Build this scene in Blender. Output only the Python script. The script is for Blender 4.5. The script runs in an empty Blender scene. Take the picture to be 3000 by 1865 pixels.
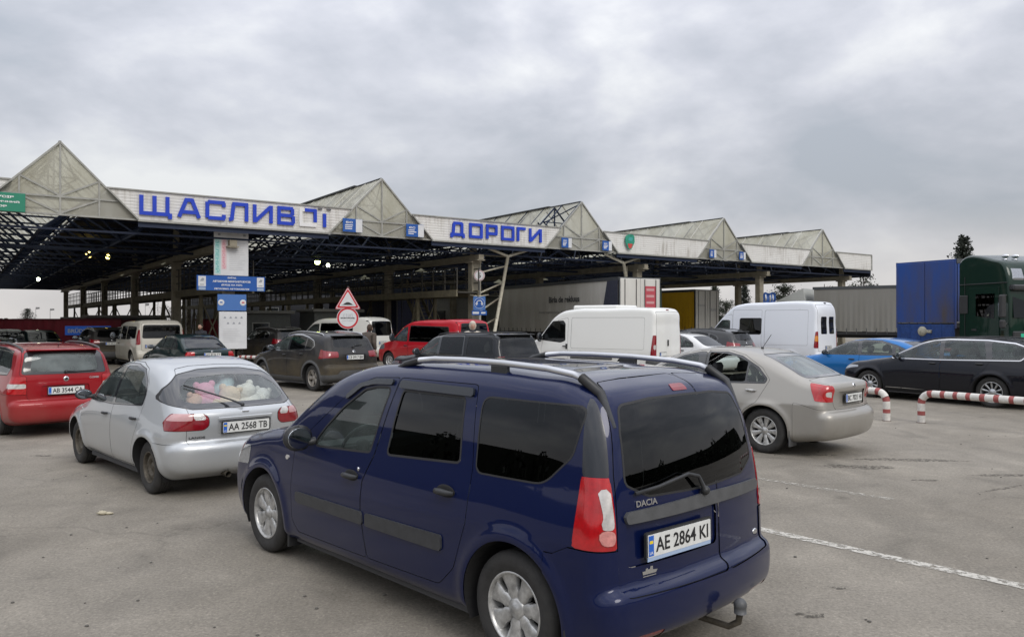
import bpy, math, random
import numpy as np
from mathutils import Vector, Matrix
random.seed(7)
RNG = np.random.default_rng(11)
C = bpy.context.scene.collection
R = math.radians

# ---------------------------------------------------------------- objects
def tag(o, label=None, cat=None, group=None, kind=None):
    if label: o['label'] = label
    if cat: o['category'] = cat
    if group: o['group'] = group
    if kind: o['kind'] = kind
    return o

def empty(name, loc=(0, 0, 0), rz=0.0, label=None, cat=None, group=None):
    o = bpy.data.objects.new(name, None)
    o.empty_display_size = 0.2
    C.objects.link(o)
    o.location = loc
    o.rotation_euler = (0, 0, rz)
    return tag(o, label, cat, group)

def mesh_obj(name, V, F, mat, parent=None, smooth=False, normals=None, label=None):
    """V (n,3) array, F list of index lists or (m,3)/(m,4) array"""
    me = bpy.data.meshes.new(name)
    V = np.asarray(V, dtype=np.float32)
    if isinstance(F, np.ndarray):
        m, k = F.shape
        me.vertices.add(len(V)); me.vertices.foreach_set('co', V.ravel())
        me.loops.add(m * k); me.loops.foreach_set('vertex_index', F.astype(np.int32).ravel())
        me.polygons.add(m)
        me.polygons.foreach_set('loop_start', np.arange(0, m * k, k, dtype=np.int32))
        me.polygons.foreach_set('loop_total', np.full(m, k, dtype=np.int32))
        me.update(calc_edges=True)
    else:
        me.from_pydata([tuple(v) for v in V.tolist()], [], [list(map(int, f)) for f in F])
        me.update()
    if smooth:
        me.polygons.foreach_set('use_smooth', np.ones(len(me.polygons), dtype=bool))
        if normals is not None:
            me.normals_split_custom_set_from_vertices([tuple(n) for n in np.asarray(normals).tolist()])
    if mat is not None: me.materials.append(mat)
    o = bpy.data.objects.new(name, me)
    C.objects.link(o)
    if parent is not None: o.parent = parent
    if label: o['label'] = label
    return o

def copy_tree(o, parent=None):
    c = o.copy(); C.objects.link(c)
    if parent is not None: c.parent = parent
    for ch in list(o.children): copy_tree(ch, c)
    return c

class MB:
    """collects primitives into one mesh"""
    def __init__(s): s.v = []; s.f = []; s.sm = []
    def add(s, V, F, smooth=False):
        b = len(s.v)
        s.v += [tuple(map(float, p)) for p in V]
        s.f += [[i + b for i in f] for f in F]
        s.sm += [smooth] * len(F)
        return s
    def box(s, x0, x1, y0, y1, z0, z1, M=None):
        V = [Vector(p) for p in ((x0,y0,z0),(x1,y0,z0),(x1,y1,z0),(x0,y1,z0),(x0,y0,z1),(x1,y0,z1),(x1,y1,z1),(x0,y1,z1))]
        if M: V = [M @ p for p in V]
        return s.add(V, [(0,3,2,1),(4,5,6,7),(0,1,5,4),(1,2,6,5),(2,3,7,6),(3,0,4,7)])
    def rbox(s, x0, x1, y0, y1, z0, z1, b=0.02, M=None):
        """box with chamfered edges"""
        V = []; idx = {}
        for i, (xa, xs) in enumerate(((x0, 1), (x1, -1))):
            for j, (ya, ys) in enumerate(((y0, 1), (y1, -1))):
                for k, (za, zs) in enumerate(((z0, 1), (z1, -1))):
                    for a in range(3):
                        p = [xa + xs*b*(a != 0), ya + ys*b*(a != 1), za + zs*b*(a != 2)]
                        idx[i, j, k, a] = len(V); V.append(Vector(p))
        F = []
        g = lambda *q: idx[q]
        for i in (0, 1):
            q = [g(i,0,0,0), g(i,1,0,0), g(i,1,1,0), g(i,0,1,0)]; F.append(q if i else q[::-1])
            q = [g(0,i,0,1), g(1,i,0,1), g(1,i,1,1), g(0,i,1,1)]; F.append(q[::-1] if i else q)
            q = [g(0,0,i,2), g(1,0,i,2), g(1,1,i,2), g(0,1,i,2)]; F.append(q if i else q[::-1])
        def orient(q):
            c = sum((V[t] for t in q), Vector()) / len(q)
            m = Vector(((x0+x1)/2, (y0+y1)/2, (z0+z1)/2))
            n = (V[q[1]]-V[q[0]]).cross(V[q[2]]-V[q[0]])
            return q if n.dot(c-m) > 0 else q[::-1]
        for a in (0, 1):
            for c in (0, 1):
                F.append(orient([g(0,a,c,1), g(1,a,c,1), g(1,a,c,2), g(0,a,c,2)]))
                F.append(orient([g(a,0,c,0), g(a,1,c,0), g(a,1,c,2), g(a,0,c,2)]))
                F.append(orient([g(a,c,0,0), g(a,c,1,0), g(a,c,1,1), g(a,c,0,1)]))
        for i in (0,1):
            for j in (0,1):
                for k in (0,1): F.append(orient([g(i,j,k,0), g(i,j,k,1), g(i,j,k,2)]))
        if M: V = [M @ p for p in V]
        return s.add(V, F)
    def tube(s, pts, r, n=8, smooth=True, caps=True, closed=False):
        pts = [Vector(p) for p in pts]
        m = len(pts)
        rs = r if isinstance(r, (list, tuple)) else [r]*m
        V = []; up = None
        for i, p in enumerate(pts):
            if closed: t = pts[(i+1) % m] - pts[i-1]
            else: t = pts[min(i+1, m-1)] - pts[max(i-1, 0)]
            t.normalize()
            if up is None:
                up = Vector((0,0,1)) if abs(t.z) < .9 else Vector((1,0,0))
            a = t.cross(up).normalized(); b = a.cross(t).normalized(); up = b
            for j in range(n):
                th = 2*math.pi*j/n + math.pi/n
                V.append(p + (a*math.cos(th) + b*math.sin(th))*rs[i])
        F = []
        for i in range(m if closed else m-1):
            for j in range(n):
                i2 = (i+1) % m
                F.append((i*n+j, i2*n+j, i2*n+(j+1) % n, i*n+(j+1) % n))
        F = [f[::-1] for f in F]
        s.add(V, F, smooth)
        if caps and not closed:
            b = len(s.v) - len(V)
            s.f.append([b+j for j in range(n)]); s.sm.append(False)
            s.f.append([b+(m-1)*n+j for j in reversed(range(n))]); s.sm.append(False)
        return s
    def bar(s, p, q, w, h=None, caps=True):
        """rectangular bar from p to q"""
        h = h or w
        p = Vector(p); q = Vector(q); t = (q-p).normalized()
        up = Vector((0,0,1)) if abs(t.z) < .95 else Vector((1,0,0))
        a = t.cross(up).normalized()*w/2; b = a.cross(t).normalized()*h/2
        V = [p-a-b, p+a-b, p+a+b, p-a+b, q-a-b, q+a-b, q+a+b, q-a+b]
        F = [(0,1,5,4),(1,2,6,5),(2,3,7,6),(3,0,4,7)]
        if caps: F += [(3,2,1,0),(4,5,6,7)]
        return s.add(V, F)
    def lathe(s, prof, n=32, axis='y', c=(0,0,0), smooth=True, closed=False):
        V = []; F = []
        for (r, h) in prof:
            for j in range(n):
                t = 2*math.pi*j/n
                a, b = r*math.cos(t), r*math.sin(t)
                p = (a, h, b) if axis == 'y' else ((a, b, h) if axis == 'z' else (h, a, b))
                V.append((p[0]+c[0], p[1]+c[1], p[2]+c[2]))
        m = len(prof)
        for i in range(m-1 if not closed else m):
            for j in range(n):
                i2 = (i+1) % m
                F.append((i*n+j, i*n+(j+1) % n, i2*n+(j+1) % n, i2*n+j))
        return s.add(V, F, smooth)
    def prism(s, poly, M, d):
        """poly 2D in local xy extruded along local z by d, placed by matrix M"""
        n = len(poly)
        V = [M @ Vector((p[0], p[1], 0)) for p in poly] + [M @ Vector((p[0], p[1], d)) for p in poly]
        F = [list(range(n))[::-1], list(range(n, 2*n))]
        for i in range(n): F.append([i, (i+1) % n, n+(i+1) % n, n+i])
        return s.add(V, F)
    def sphere(s, c, r, nu=16, nv=10, M=None, f=None):
        r = r if isinstance(r, (tuple, list)) else (r, r, r)
        V = []; F = []
        for i in range(nv+1):
            ph = math.pi*i/nv
            for j in range(nu):
                t = 2*math.pi*j/nu
                p = Vector((math.sin(ph)*math.cos(t), math.sin(ph)*math.sin(t), math.cos(ph)))
                if f: p = p*f(p)
                p = Vector((p.x*r[0], p.y*r[1], p.z*r[2]))
                if M: p = M @ p
                V.append(p + Vector(c))
        for i in range(nv):
            for j in range(nu):
                F.append((i*nu+j, (i+1)*nu+j, (i+1)*nu+(j+1) % nu, i*nu+(j+1) % nu))
        return s.add(V, F, True)
    def obj(s, name, mat, parent=None, label=None, smooth=None):
        me = bpy.data.meshes.new(name)
        me.from_pydata(s.v, [], s.f); me.update()
        sm = s.sm if smooth is None else [smooth]*len(s.f)
        me.polygons.foreach_set('use_smooth', sm)
        if mat is not None: me.materials.append(mat)
        o = bpy.data.objects.new(name, me); C.objects.link(o)
        if parent is not None: o.parent = parent
        if label: o['label'] = label
        return o

def frame(o, x, y=None, z=None):
    """matrix with origin o, local x, y axes"""
    x = Vector(x).normalized()
    if z is not None:
        z = Vector(z).normalized(); y = z.cross(x).normalized()
    else:
        y = Vector(y).normalized(); z = x.cross(y).normalized(); y = z.cross(x)
    M = Matrix.Identity(4)
    for i in range(3):
        M[i][0] = x[i]; M[i][1] = y[i]; M[i][2] = z[i]; M[i][3] = o[i]
    return M

# ---------------------------------------------------------------- text
def text_obj(name, body, size, M, mat, parent=None, depth=0.004, width=None, bold=0.0, align='CENTER', yscale=1.0, spacing=1.0, fit=None):
    cu = bpy.data.curves.new(name, 'FONT')
    cu.body = body; cu.size = size; cu.align_x = align; cu.align_y = 'CENTER'
    cu.extrude = depth/2; cu.offset = bold; cu.space_character = spacing; cu.resolution_u = 3
    t = bpy.data.objects.new(name, cu); C.objects.link(t)
    dg = bpy.context.evaluated_depsgraph_get(); dg.update()
    me = bpy.data.meshes.new_from_object(t.evaluated_get(dg))
    bpy.data.objects.remove(t)
    n = len(me.vertices)
    co = np.zeros(n*3, dtype=np.float32); me.vertices.foreach_get('co', co); co = co.reshape(-1, 3)
    if n:
        if fit:
            w = co[:,0].max()-co[:,0].min(); h = co[:,1].max()-co[:,1].min()
            co[:,0] = (co[:,0]-(co[:,0].max()+co[:,0].min())/2)*fit[0]/max(w, 1e-6)
            co[:,1] = (co[:,1]-(co[:,1].max()+co[:,1].min())/2)*fit[1]/max(h, 1e-6)
        else:
            co[:,1] *= yscale
        Mn = np.array(M)
        co = co @ Mn[:3,:3].T + Mn[:3,3]
        me.vertices.foreach_set('co', co.astype(np.float32).ravel())
    me.materials.clear(); me.materials.append(mat); me.update()
    me.name = name
    o = bpy.data.objects.new(name, me); C.objects.link(o)
    if parent is not None: o.parent = parent
    return o

# ---------------------------------------------------------------- materials
def new_mat(name):
    m = bpy.data.materials.new(name); m.use_nodes = True
    nt = m.node_tree
    return m, nt, nt.nodes, nt.links, nt.nodes['Principled BSDF']

def rgb(c):
    if isinstance(c, str):
        c = [int(c[i:i+2], 16)/255 for i in (0, 2, 4)]
        c = [x/12.92 if x <= .04045 else ((x+.055)/1.055)**2.4 for x in c]
    return (c[0], c[1], c[2], 1.0)

_cache = {}
def mat(name, col, rough=.5, metal=0., coat=0., spec=.5, noise=0., nscale=8., bump=0., bscale=60., emit=None, estr=0., stretch=None):
    key = (name,)
    if key in _cache: return _cache[key]
    m, nt, N, L, b = new_mat(name)
    b.inputs['Base Color'].default_value = rgb(col)
    b.inputs['Roughness'].default_value = rough
    b.inputs['Metallic'].default_value = metal
    b.inputs['Coat Weight'].default_value = coat
    b.inputs['Coat Roughness'].default_value = .06
    b.inputs['Specular IOR Level'].default_value = spec
    if noise or bump:
        tc = N.new('ShaderNodeTexCoord'); mp = N.new('ShaderNodeMapping')
        L.new(tc.outputs['Object'], mp.inputs['Vector'])
        if stretch: mp.inputs['Scale'].default_value = stretch
    if noise:
        t = N.new('ShaderNodeTexNoise'); t.inputs['Scale'].default_value = nscale
        t.inputs['Detail'].default_value = 6; t.inputs['Roughness'].default_value = .65
        L.new(mp.outputs['Vector'], t.inputs['Vector'])
        mr = N.new('ShaderNodeMapRange')
        mr.inputs['From Min'].default_value = .3; mr.inputs['From Max'].default_value = .7
        mr.inputs['To Min'].default_value = 1-noise; mr.inputs['To Max'].default_value = 1+noise
        L.new(t.outputs['Fac'], mr.inputs['Value'])
        mx = N.new('ShaderNodeMix'); mx.data_type = 'RGBA'; mx.blend_type = 'MULTIPLY'
        mx.inputs['Factor'].default_value = 1
        mx.inputs['A'].default_value = rgb(col)
        L.new(mr.outputs['Result'], mx.inputs['B'])
        L.new(mx.outputs['Result'], b.inputs['Base Color'])
    if bump:
        t2 = N.new('ShaderNodeTexNoise'); t2.inputs['Scale'].default_value = bscale; t2.inputs['Detail'].default_value = 4
        L.new(mp.outputs['Vector'], t2.inputs['Vector'])
        bp = N.new('ShaderNodeBump'); bp.inputs['Strength'].default_value = bump; bp.inputs['Distance'].default_value = .02
        L.new(t2.outputs['Fac'], bp.inputs['Height']); L.new(bp.outputs['Normal'], b.inputs['Normal'])
    if emit:
        b.inputs['Emission Color'].default_value = rgb(emit); b.inputs['Emission Strength'].default_value = estr
    _cache[key] = m
    return m

def paint_mat(name, col, metallic=.35, rough=.38, dirt=.25, dirtcol='8d8576', dz0=.15, dz1=.75, coat=1., allover=0.):
    """car paint with clear coat; road dust rises from the sills; inside (back) faces are trim"""
    m, nt, N, L, b = new_mat(name)
    b.inputs['Metallic'].default_value = metallic; b.inputs['Specular IOR Level'].default_value = .12
    b.inputs['Coat Roughness'].default_value = .03; b.inputs['Coat IOR'].default_value = 1.38
    tc = N.new('ShaderNodeTexCoord')
    sx = N.new('ShaderNodeSeparateXYZ'); L.new(tc.outputs['Object'], sx.inputs['Vector'])
    gz = N.new('ShaderNodeMapRange'); gz.inputs['From Min'].default_value = dz0; gz.inputs['From Max'].default_value = dz1
    gz.inputs['To Min'].default_value = 1; gz.inputs['To Max'].default_value = 0
    L.new(sx.outputs['Z'], gz.inputs['Value'])
    n1 = N.new('ShaderNodeTexNoise'); n1.inputs['Scale'].default_value = 2.3; n1.inputs['Detail'].default_value = 7; n1.inputs['Roughness'].default_value = .6
    L.new(tc.outputs['Object'], n1.inputs['Vector'])
    ad = N.new('ShaderNodeMath'); ad.operation = 'MULTIPLY_ADD'
    L.new(gz.outputs['Result'], ad.inputs[0]); ad.inputs[1].default_value = 1.0; ad.inputs[2].default_value = allover
    mu = N.new('ShaderNodeMath'); mu.operation = 'MULTIPLY'
    n1r = N.new('ShaderNodeMapRange'); n1r.inputs['From Min'].default_value = .3; n1r.inputs['From Max'].default_value = .7; n1r.inputs['To Min'].default_value = .35; n1r.inputs['To Max'].default_value = 1.3
    L.new(n1.outputs['Fac'], n1r.inputs['Value'])
    L.new(ad.outputs[0], mu.inputs[0]); L.new(n1r.outputs['Result'], mu.inputs[1])
    mu2 = N.new('ShaderNodeMath'); mu2.operation = 'MULTIPLY'; mu2.inputs[1].default_value = dirt; mu2.use_clamp = True
    L.new(mu.outputs[0], mu2.inputs[0])
    mx = N.new('ShaderNodeMix'); mx.data_type = 'RGBA'
    mx.inputs['A'].default_value = rgb(col); mx.inputs['B'].default_value = rgb(dirtcol)
    L.new(mu2.outputs[0], mx.inputs['Factor']); L.new(mx.outputs['Result'], b.inputs['Base Color'])
    rr = N.new('ShaderNodeMapRange'); rr.inputs['To Min'].default_value = rough; rr.inputs['To Max'].default_value = .85
    L.new(mu2.outputs[0], rr.inputs['Value']); L.new(rr.outputs['Result'], b.inputs['Roughness'])
    cw = N.new('ShaderNodeMapRange'); cw.inputs['To Min'].default_value = coat; cw.inputs['To Max'].default_value = 0.; cw.inputs['From Max'].default_value = .8
    L.new(mu2.outputs[0], cw.inputs['Value']); L.new(cw.outputs['Result'], b.inputs['Coat Weight'])
    # trim on inner faces
    ge = N.new('ShaderNodeNewGeometry')
    df = N.new('ShaderNodeBsdfDiffuse'); df.inputs['Color'].default_value = (.045, .045, .047, 1)
    ms = N.new('ShaderNodeMixShader'); out = [n for n in N if n.type == 'OUTPUT_MATERIAL'][0]
    L.new(ge.outputs['Backfacing'], ms.inputs['Fac']); L.new(b.outputs[0], ms.inputs[1]); L.new(df.outputs[0], ms.inputs[2])
    L.new(ms.outputs[0], out.inputs['Surface'])
    return m

def glass_mat(name, tint=(.6,.66,.63), rough=.01, film=.0, filmcol=(.35,.4,.4)):
    """sheet glass: tinted see-through with fresnel reflection and a thin dusty film"""
    m, nt, N, L, b = new_mat(name)
    out = [n for n in N if n.type == 'OUTPUT_MATERIAL'][0]
    N.remove(b)
    tr = N.new('ShaderNodeBsdfTransparent'); tr.inputs['Color'].default_value = (*tint, 1)
    gl = N.new('ShaderNodeBsdfGlossy'); gl.inputs['Roughness'].default_value = rough; gl.inputs['Color'].default_value = (.95, .97, 1, 1)
    df = N.new('ShaderNodeBsdfDiffuse'); df.inputs['Color'].default_value = (*filmcol, 1)
    fr = N.new('ShaderNodeFresnel'); fr.inputs['IOR'].default_value = 1.5
    ms0 = N.new('ShaderNodeMixShader'); ms0.inputs['Fac'].default_value = film
    if film:
        tc = N.new('ShaderNodeTexCoord'); n1 = N.new('ShaderNodeTexNoise'); n1.inputs['Scale'].default_value = 3; n1.inputs['Detail'].default_value = 6
        L.new(tc.outputs['Object'], n1.inputs['Vector'])
        mr = N.new('ShaderNodeMapRange'); mr.inputs['From Min'].default_value = .3; mr.inputs['From Max'].default_value = .75; mr.inputs['To Min'].default_value = film*.4; mr.inputs['To Max'].default_value = film*1.6
        L.new(n1.outputs['Fac'], mr.inputs['Value']); L.new(mr.outputs['Result'], ms0.inputs['Fac'])
    L.new(tr.outputs[0], ms0.inputs[1]); L.new(df.outputs[0], ms0.inputs[2])
    ms = N.new('ShaderNodeMixShader')
    L.new(fr.outputs[0], ms.inputs['Fac']); L.new(ms0.outputs[0], ms.inputs[1]); L.new(gl.outputs[0], ms.inputs[2])
    L.new(ms.outputs[0], out.inputs['Surface'])
    return m
# ---------------------------------------------------------------- curves
def spline(pts, closed=False, step=.02):
    """Catmull-Rom through points; a third value 1 marks a sharp corner"""
    P = [np.array(p[:2], float) for p in pts]; S = [len(p) > 2 and p[2] for p in pts]
    n = len(P); out = []
    for i in range(n if closed else n-1):
        p1, p2 = P[i], P[(i+1) % n]
        p0 = P[i-1] if (closed or i > 0) else p1
        p3 = P[(i+2) % n] if (closed or i+2 < n) else p2
        if S[i]: p0 = p1
        if S[(i+1) % n]: p3 = p2
        d = np.linalg.norm(p2-p1); m = max(2, int(d/step))
        # centripetal-like tangents, limited
        d0 = max(np.linalg.norm(p1-p0), 1e-6); d2 = max(np.linalg.norm(p3-p2), 1e-6)
        t1 = (p2-p1)/d if d0 < 1e-5 else ((p1-p0)/d0*d + (p2-p1)/d*d0)/(d0+d)
        t2 = (p2-p1)/d if d2 < 1e-5 else ((p2-p1)/d*d2 + (p3-p2)/d2*d)/(d2+d)
        for k in range(m):
            t = k/m
            h = (2*t**3-3*t**2+1, t**3-2*t**2+t, -2*t**3+3*t**2, t**3-t**2)
            out.append(h[0]*p1 + h[1]*d*t1 + h[2]*p2 + h[3]*d*t2)
    if not closed: out.append(P[-1])
    return np.array(out)

def curve1(pts):
    q = spline(pts, step=.03)
    xs = np.maximum.accumulate(q[:,0] + np.arange(len(q))*1e-9); ys = q[:,1]
    return lambda x: np.interp(x, xs, ys)

def fillet(poly, r, seg=4):
    n = len(poly); out = []
    P = [np.array(p[:2], float) for p in poly]
    for i in range(n):
        a, b, c = P[i-1], P[i], P[(i+1) % n]
        rr = poly[i][2] if len(poly[i]) > 2 else r
        u = a-b; v = c-b; lu = np.linalg.norm(u); lv = np.linalg.norm(v)
        u /= lu; v /= lv
        ang = math.acos(max(-1, min(1, float(u@v))))
        if rr <= 0 or ang > 3.1: out.append(b); continue
        d = min(rr/math.tan(ang/2), lu*.48, lv*.48)
        p, q = b+u*d, b+v*d
        for k in range(seg+1):
            t = k/seg
            out.append((1-t)**2*p + 2*t*(1-t)*b + t*t*q)
    return np.array(out)

def sdpoly(px, py, poly):
    px = np.asarray(px); py = np.asarray(py)
    d = np.full(px.shape, 1e9); ins = np.zeros(px.shape, bool)
    n = len(poly)
    for i in range(n):
        ax, ay = poly[i-1]; bx, by = poly[i]
        ex, ey = bx-ax, by-ay
        wx, wy = px-ax, py-ay
        L2 = ex*ex+ey*ey+1e-12
        t = np.clip((wx*ex+wy*ey)/L2, 0, 1)
        dx, dy = wx-ex*t, wy-ey*t
        d = np.minimum(d, dx*dx+dy*dy)
        c = ((ay <= py) != (by <= py))
        with np.errstate(divide='ignore', invalid='ignore'):
            xi = ax + (py-ay)/(by-ay+1e-15)*ex
        ins ^= c & (px < xi)
    d = np.sqrt(d)
    return np.where(ins, -d, d)

class Field2:
    """smooth sampled 2D distance field (cubic B-spline)"""
    def __init__(s, poly, h=.016, blur=1):
        lo = poly.min(0)-.35; hi = poly.max(0)+.35
        nx, ny = np.ceil((hi-lo)/h).astype(int)+4
        s.lo, s.h = lo, h
        X, Y = np.meshgrid(lo[0]+h*np.arange(nx), lo[1]+h*np.arange(ny), indexing='ij')
        G = sdpoly(X, Y, poly)
        for _ in range(blur):
            for ax in (0, 1):
                G = (np.roll(G, 1, ax)+2*G+np.roll(G, -1, ax))/4
        s.G = G; s.n = (nx, ny)
    def __call__(s, x, y):
        fx = (x-s.lo[0])/s.h; fy = (y-s.lo[1])/s.h
        ex = np.clip(fx, 1, s.n[0]-3.001); ey = np.clip(fy, 1, s.n[1]-3.001)
        extra = (np.abs(fx-ex)+np.abs(fy-ey))*s.h
        i = ex.astype(int); j = ey.astype(int); u = ex-i; v = ey-j
        def w(t): return ((1-t)**3/6, (3*t**3-6*t**2+4)/6, (-3*t**3+3*t**2+3*t+1)/6, t**3/6)
        wu, wv = w(u), w(v); r = 0
        for a in range(4):
            for b in range(4):
                r = r + wu[a]*wv[b]*s.G[i-1+a, j-1+b]
        return r+extra

def smax(a, b, k):
    h = np.maximum(k-np.abs(a-b), 0)/k
    return np.maximum(a, b)+h*h*k*.25
def smin(a, b, k): return -smax(-a, -b, k)

def nets(F, lo, hi, h):
    n = [int(round((hi[i]-lo[i])/h))+1 for i in range(3)]
    ax = [lo[i]+h*np.arange(n[i]) for i in range(3)]
    X, Y, Z = np.meshgrid(*ax, indexing='ij')
    G = F(X.ravel(), Y.ravel(), Z.ravel()).reshape(X.shape)
    ins = G < 0
    off = [(a, b, c) for a in (0,1) for b in (0,1) for c in (0,1)]
    sl = lambda A, o: A[o[0]:A.shape[0]-1+o[0], o[1]:A.shape[1]-1+o[1], o[2]:A.shape[2]-1+o[2]]
    cnt = sum(sl(ins, o).astype(int) for o in off)
    cells = np.argwhere((cnt > 0) & (cnt < 8))
    idx = -np.ones(cnt.shape, int); idx[tuple(cells.T)] = np.arange(len(cells))
    acc = np.zeros((len(cells), 3)); num = np.zeros(len(cells))
    for a in off:
        for d in range(3):
            if a[d]: continue
            b = list(a); b[d] = 1
            ga = G[tuple((cells+a).T)]; gb = G[tuple((cells+b).T)]
            m = (ga < 0) != (gb < 0)
            t = np.where(m, ga/(ga-gb+1e-20), 0)
            p = np.array(a, float)[None].repeat(len(cells), 0); p[:, d] = t
            acc[m] += p[m]; num[m] += 1
    V = (cells + acc/num[:, None])*h + np.array(lo)
    Q = []
    for d in range(3):
        s0 = [slice(None)]*3; s1 = [slice(None)]*3
        s0[d] = slice(0, -1); s1[d] = slice(1, None)
        diff = ins[tuple(s0)] != ins[tuple(s1)]
        e = np.argwhere(diff)
        e1, e2 = (d+1) % 3, (d+2) % 3
        ok = (e[:, e1] > 0) & (e[:, e2] > 0) & (e[:, e1] < n[e1]-1) & (e[:, e2] < n[e2]-1)
        e = e[ok]
        u = np.zeros(3, int); u[e1] = 1; v = np.zeros(3, int); v[e2] = 1
        q = np.stack([idx[tuple((e-u-v).T)], idx[tuple((e-v).T)], idx[tuple(e.T)], idx[tuple((e-u).T)]], 1)
        inside0 = ins[tuple(e.T)]
        q[~inside0] = q[~inside0][:, ::-1]
        Q.append(q)
    Q = np.concatenate(Q)
    # split quads along the shorter diagonal
    d1 = np.linalg.norm(V[Q[:,0]]-V[Q[:,2]], axis=1); d2 = np.linalg.norm(V[Q[:,1]]-V[Q[:,3]], axis=1)
    a = d1 <= d2
    T = np.concatenate([Q[a][:, [0,1,2]], Q[a][:, [0,2,3]], Q[~a][:, [0,1,3]], Q[~a][:, [1,2,3]]])
    return V, T

# ---------------------------------------------------------------- car shell
class Shell:
    def __init__(s, sp, h=.03):
        s.sp = sp; s.L = sp['L']; s.W = sp['W']/2; s.H = sp['H']; s.h = h
        poly = spline(sp['profile'], closed=True, step=.025)
        s.side = Field2(poly)
        s.belt = curve1(sp['belt'])
        zb = float(s.belt(s.L*.5))
        lw = sp.get('low') or [(.10, .86), (.20, .915), (.32, .965), (.46, .990), (.62, 1.0), (.78, .993), (zb, .965), (zb+.5, .93)]
        s.low = curve1(lw)
        s.plan = curve1(sp.get('plan') or [(-.1, .86), (0, .88), (.35, .95), (.9, .99), (1.5, 1), (s.L-1.3, 1), (s.L-.6, .985), (s.L-.2, .95), (s.L+.1, .92)])
        s.gplan = curve1(sp.get('gplan') or [(0, .9), (1.2, .985), (1.9, 1), (s.L-1.3, .99), (s.L-.5, .96), (s.L, .93)])
        s.tum = sp.get('tumble', .26); s.tc = sp.get('tcurve', .12); s.sh = sp.get('shoulder', .02)
        s.kl = sp.get('kl', .14); s.kt = sp.get('kt', .13)
        s.cf = sp.get('cf', .22); s.cr = sp.get('cr', .10); s.crown = sp.get('crown', .045)
        s.axles = sp['axles']; s.R = sp.get('R', .31); s.Ra = sp.get('Ra', s.R+.055)
        s.fl = sp.get('flare', .012)
        s.bulges = sp.get('bulges', [])
    def width(s, x, z):
        w1 = s.low(z)*s.plan(x)*s.W
        zb = s.belt(x); dz = np.maximum(z-zb, -.3)
        w2 = (s.low(zb)*s.W*s.gplan(x)) - s.sh - s.tum*dz - s.tc*np.maximum(dz, 0)**2
        w = smin(w1, w2, .035)
        for (xa, _) in s.axles:
            r = np.hypot(x-xa, z-s.R)
            w = w + s.fl*np.exp(-((r-s.Ra-.02)/.045)**2)
        return w
    def F(s, x, y, z):
        ay = np.abs(y); q = np.clip(ay/s.W, 0, 1.15)
        wf = np.clip(1-x/(.42*s.L), 0, 1); wr = np.clip((x-.55*s.L)/(.45*s.L), 0, 1)
        q2 = q**2.3
        xs = x - s.cf*q2*wf + s.cr*q2*wr
        zs = z + s.crown*q2*np.clip(z/s.H, 0, 1)**2
        s2 = s.side(xs, zs)
        s1 = ay-s.width(x, z)
        zb = s.belt(x)
        t = np.clip((z-zb+.05)/.25, 0, 1)
        k = s.kl+(s.kt-s.kl)*t
        f = smax(s2, s1, k)
        for (bx, by, bz, rx, ry, rz, amt) in s.bulges:
            f = f - amt*np.exp(-(((x-bx)/rx)**2+((ay-by)/ry)**2+((z-bz)/rz)**2))
        return f
    def grad(s, V, e=.004):
        x, y, z = V.T
        f = s.F
        g = np.stack([f(x+e, y, z)-f(x-e, y, z), f(x, y+e, z)-f(x, y-e, z), f(x, y, z+e)-f(x, y, z-e)], 1)/(2*e)
        return g
    def project(s, V, it=3):
        for _ in range(it):
            g = s.grad(V); f = s.F(*V.T)
            n2 = (g*g).sum(1); st = (f/np.maximum(n2, .2))
            st = np.clip(st, -.05, .05)
            V = V-g*st[:, None]
        return V
    def build(s):
        h = s.h
        lo = (-.12, -math.ceil((s.W+.12)/h)*h, -.03+.0); hi = (s.L+.12, math.ceil((s.W+.12)/h)*h, s.H+.12)
        V, T = nets(s.F, lo, hi, h)
        s.V = s.project(V); s.T = T
        # wheel arches
        s.T = s.cut(lambda V: min_arch(V, s), s.T)[1]
        s.norm = None
        return s
    def cut(s, gfun, T):
        """split triangles T by g<0; returns (inside, outside)"""
        V = s.V; g = gfun(V)
        g = np.where(np.abs(g) < 1e-6, 1e-6, g)
        gi = g[T] < 0; c = gi.sum(1)
        Ti = T[c == 3]; To = T[c == 0]
        M = T[(c == 1) | (c == 2)]
        if len(M) == 0: return Ti, To
        gm = g[M] < 0; cm = gm.sum(1)
        lone = np.where(cm == 1, gm.argmax(1), (~gm).argmax(1))
        r = np.arange(len(M))
        a = M[r, lone]; b = M[r, (lone+1) % 3]; d = M[r, (lone+2) % 3]
        E = np.concatenate([np.stack([a, b], 1), np.stack([a, d], 1)])
        Es = np.sort(E, 1); key = Es[:, 0].astype(np.int64)*(len(V)+1)+Es[:, 1]
        uk, first, inv = np.unique(key, return_index=True, return_inverse=True)
        p, q = Es[first, 0], Es[first, 1]
        t = g[p]/(g[p]-g[q])
        NV = V[p]+(V[q]-V[p])*t[:, None]
        NV = s.project(NV, 1)
        s.V = np.concatenate([V, NV])
        ab = len(V)+inv[:len(M)]; ad = len(V)+inv[len(M):]
        t1 = np.stack([a, ab, ad], 1); t2 = np.stack([ab, b, d], 1); t3 = np.stack([ab, d, ad], 1)
        li = gm[r, lone]
        Ti = np.concatenate([Ti, t1[li], t2[~li], t3[~li]])
        To = np.concatenate([To, t1[~li], t2[li], t3[li]])
        return Ti, To
    def point(s, x, z, side=-1):
        """surface point on the side of the body"""
        y = s.width(np.array([x]), np.array([z]))*side
        P = s.project(np.array([[x, float(y[0]), z]]), 4)[0]
        return Vector(P), Vector(s.grad(P[None])[0]).normalized()
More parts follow.
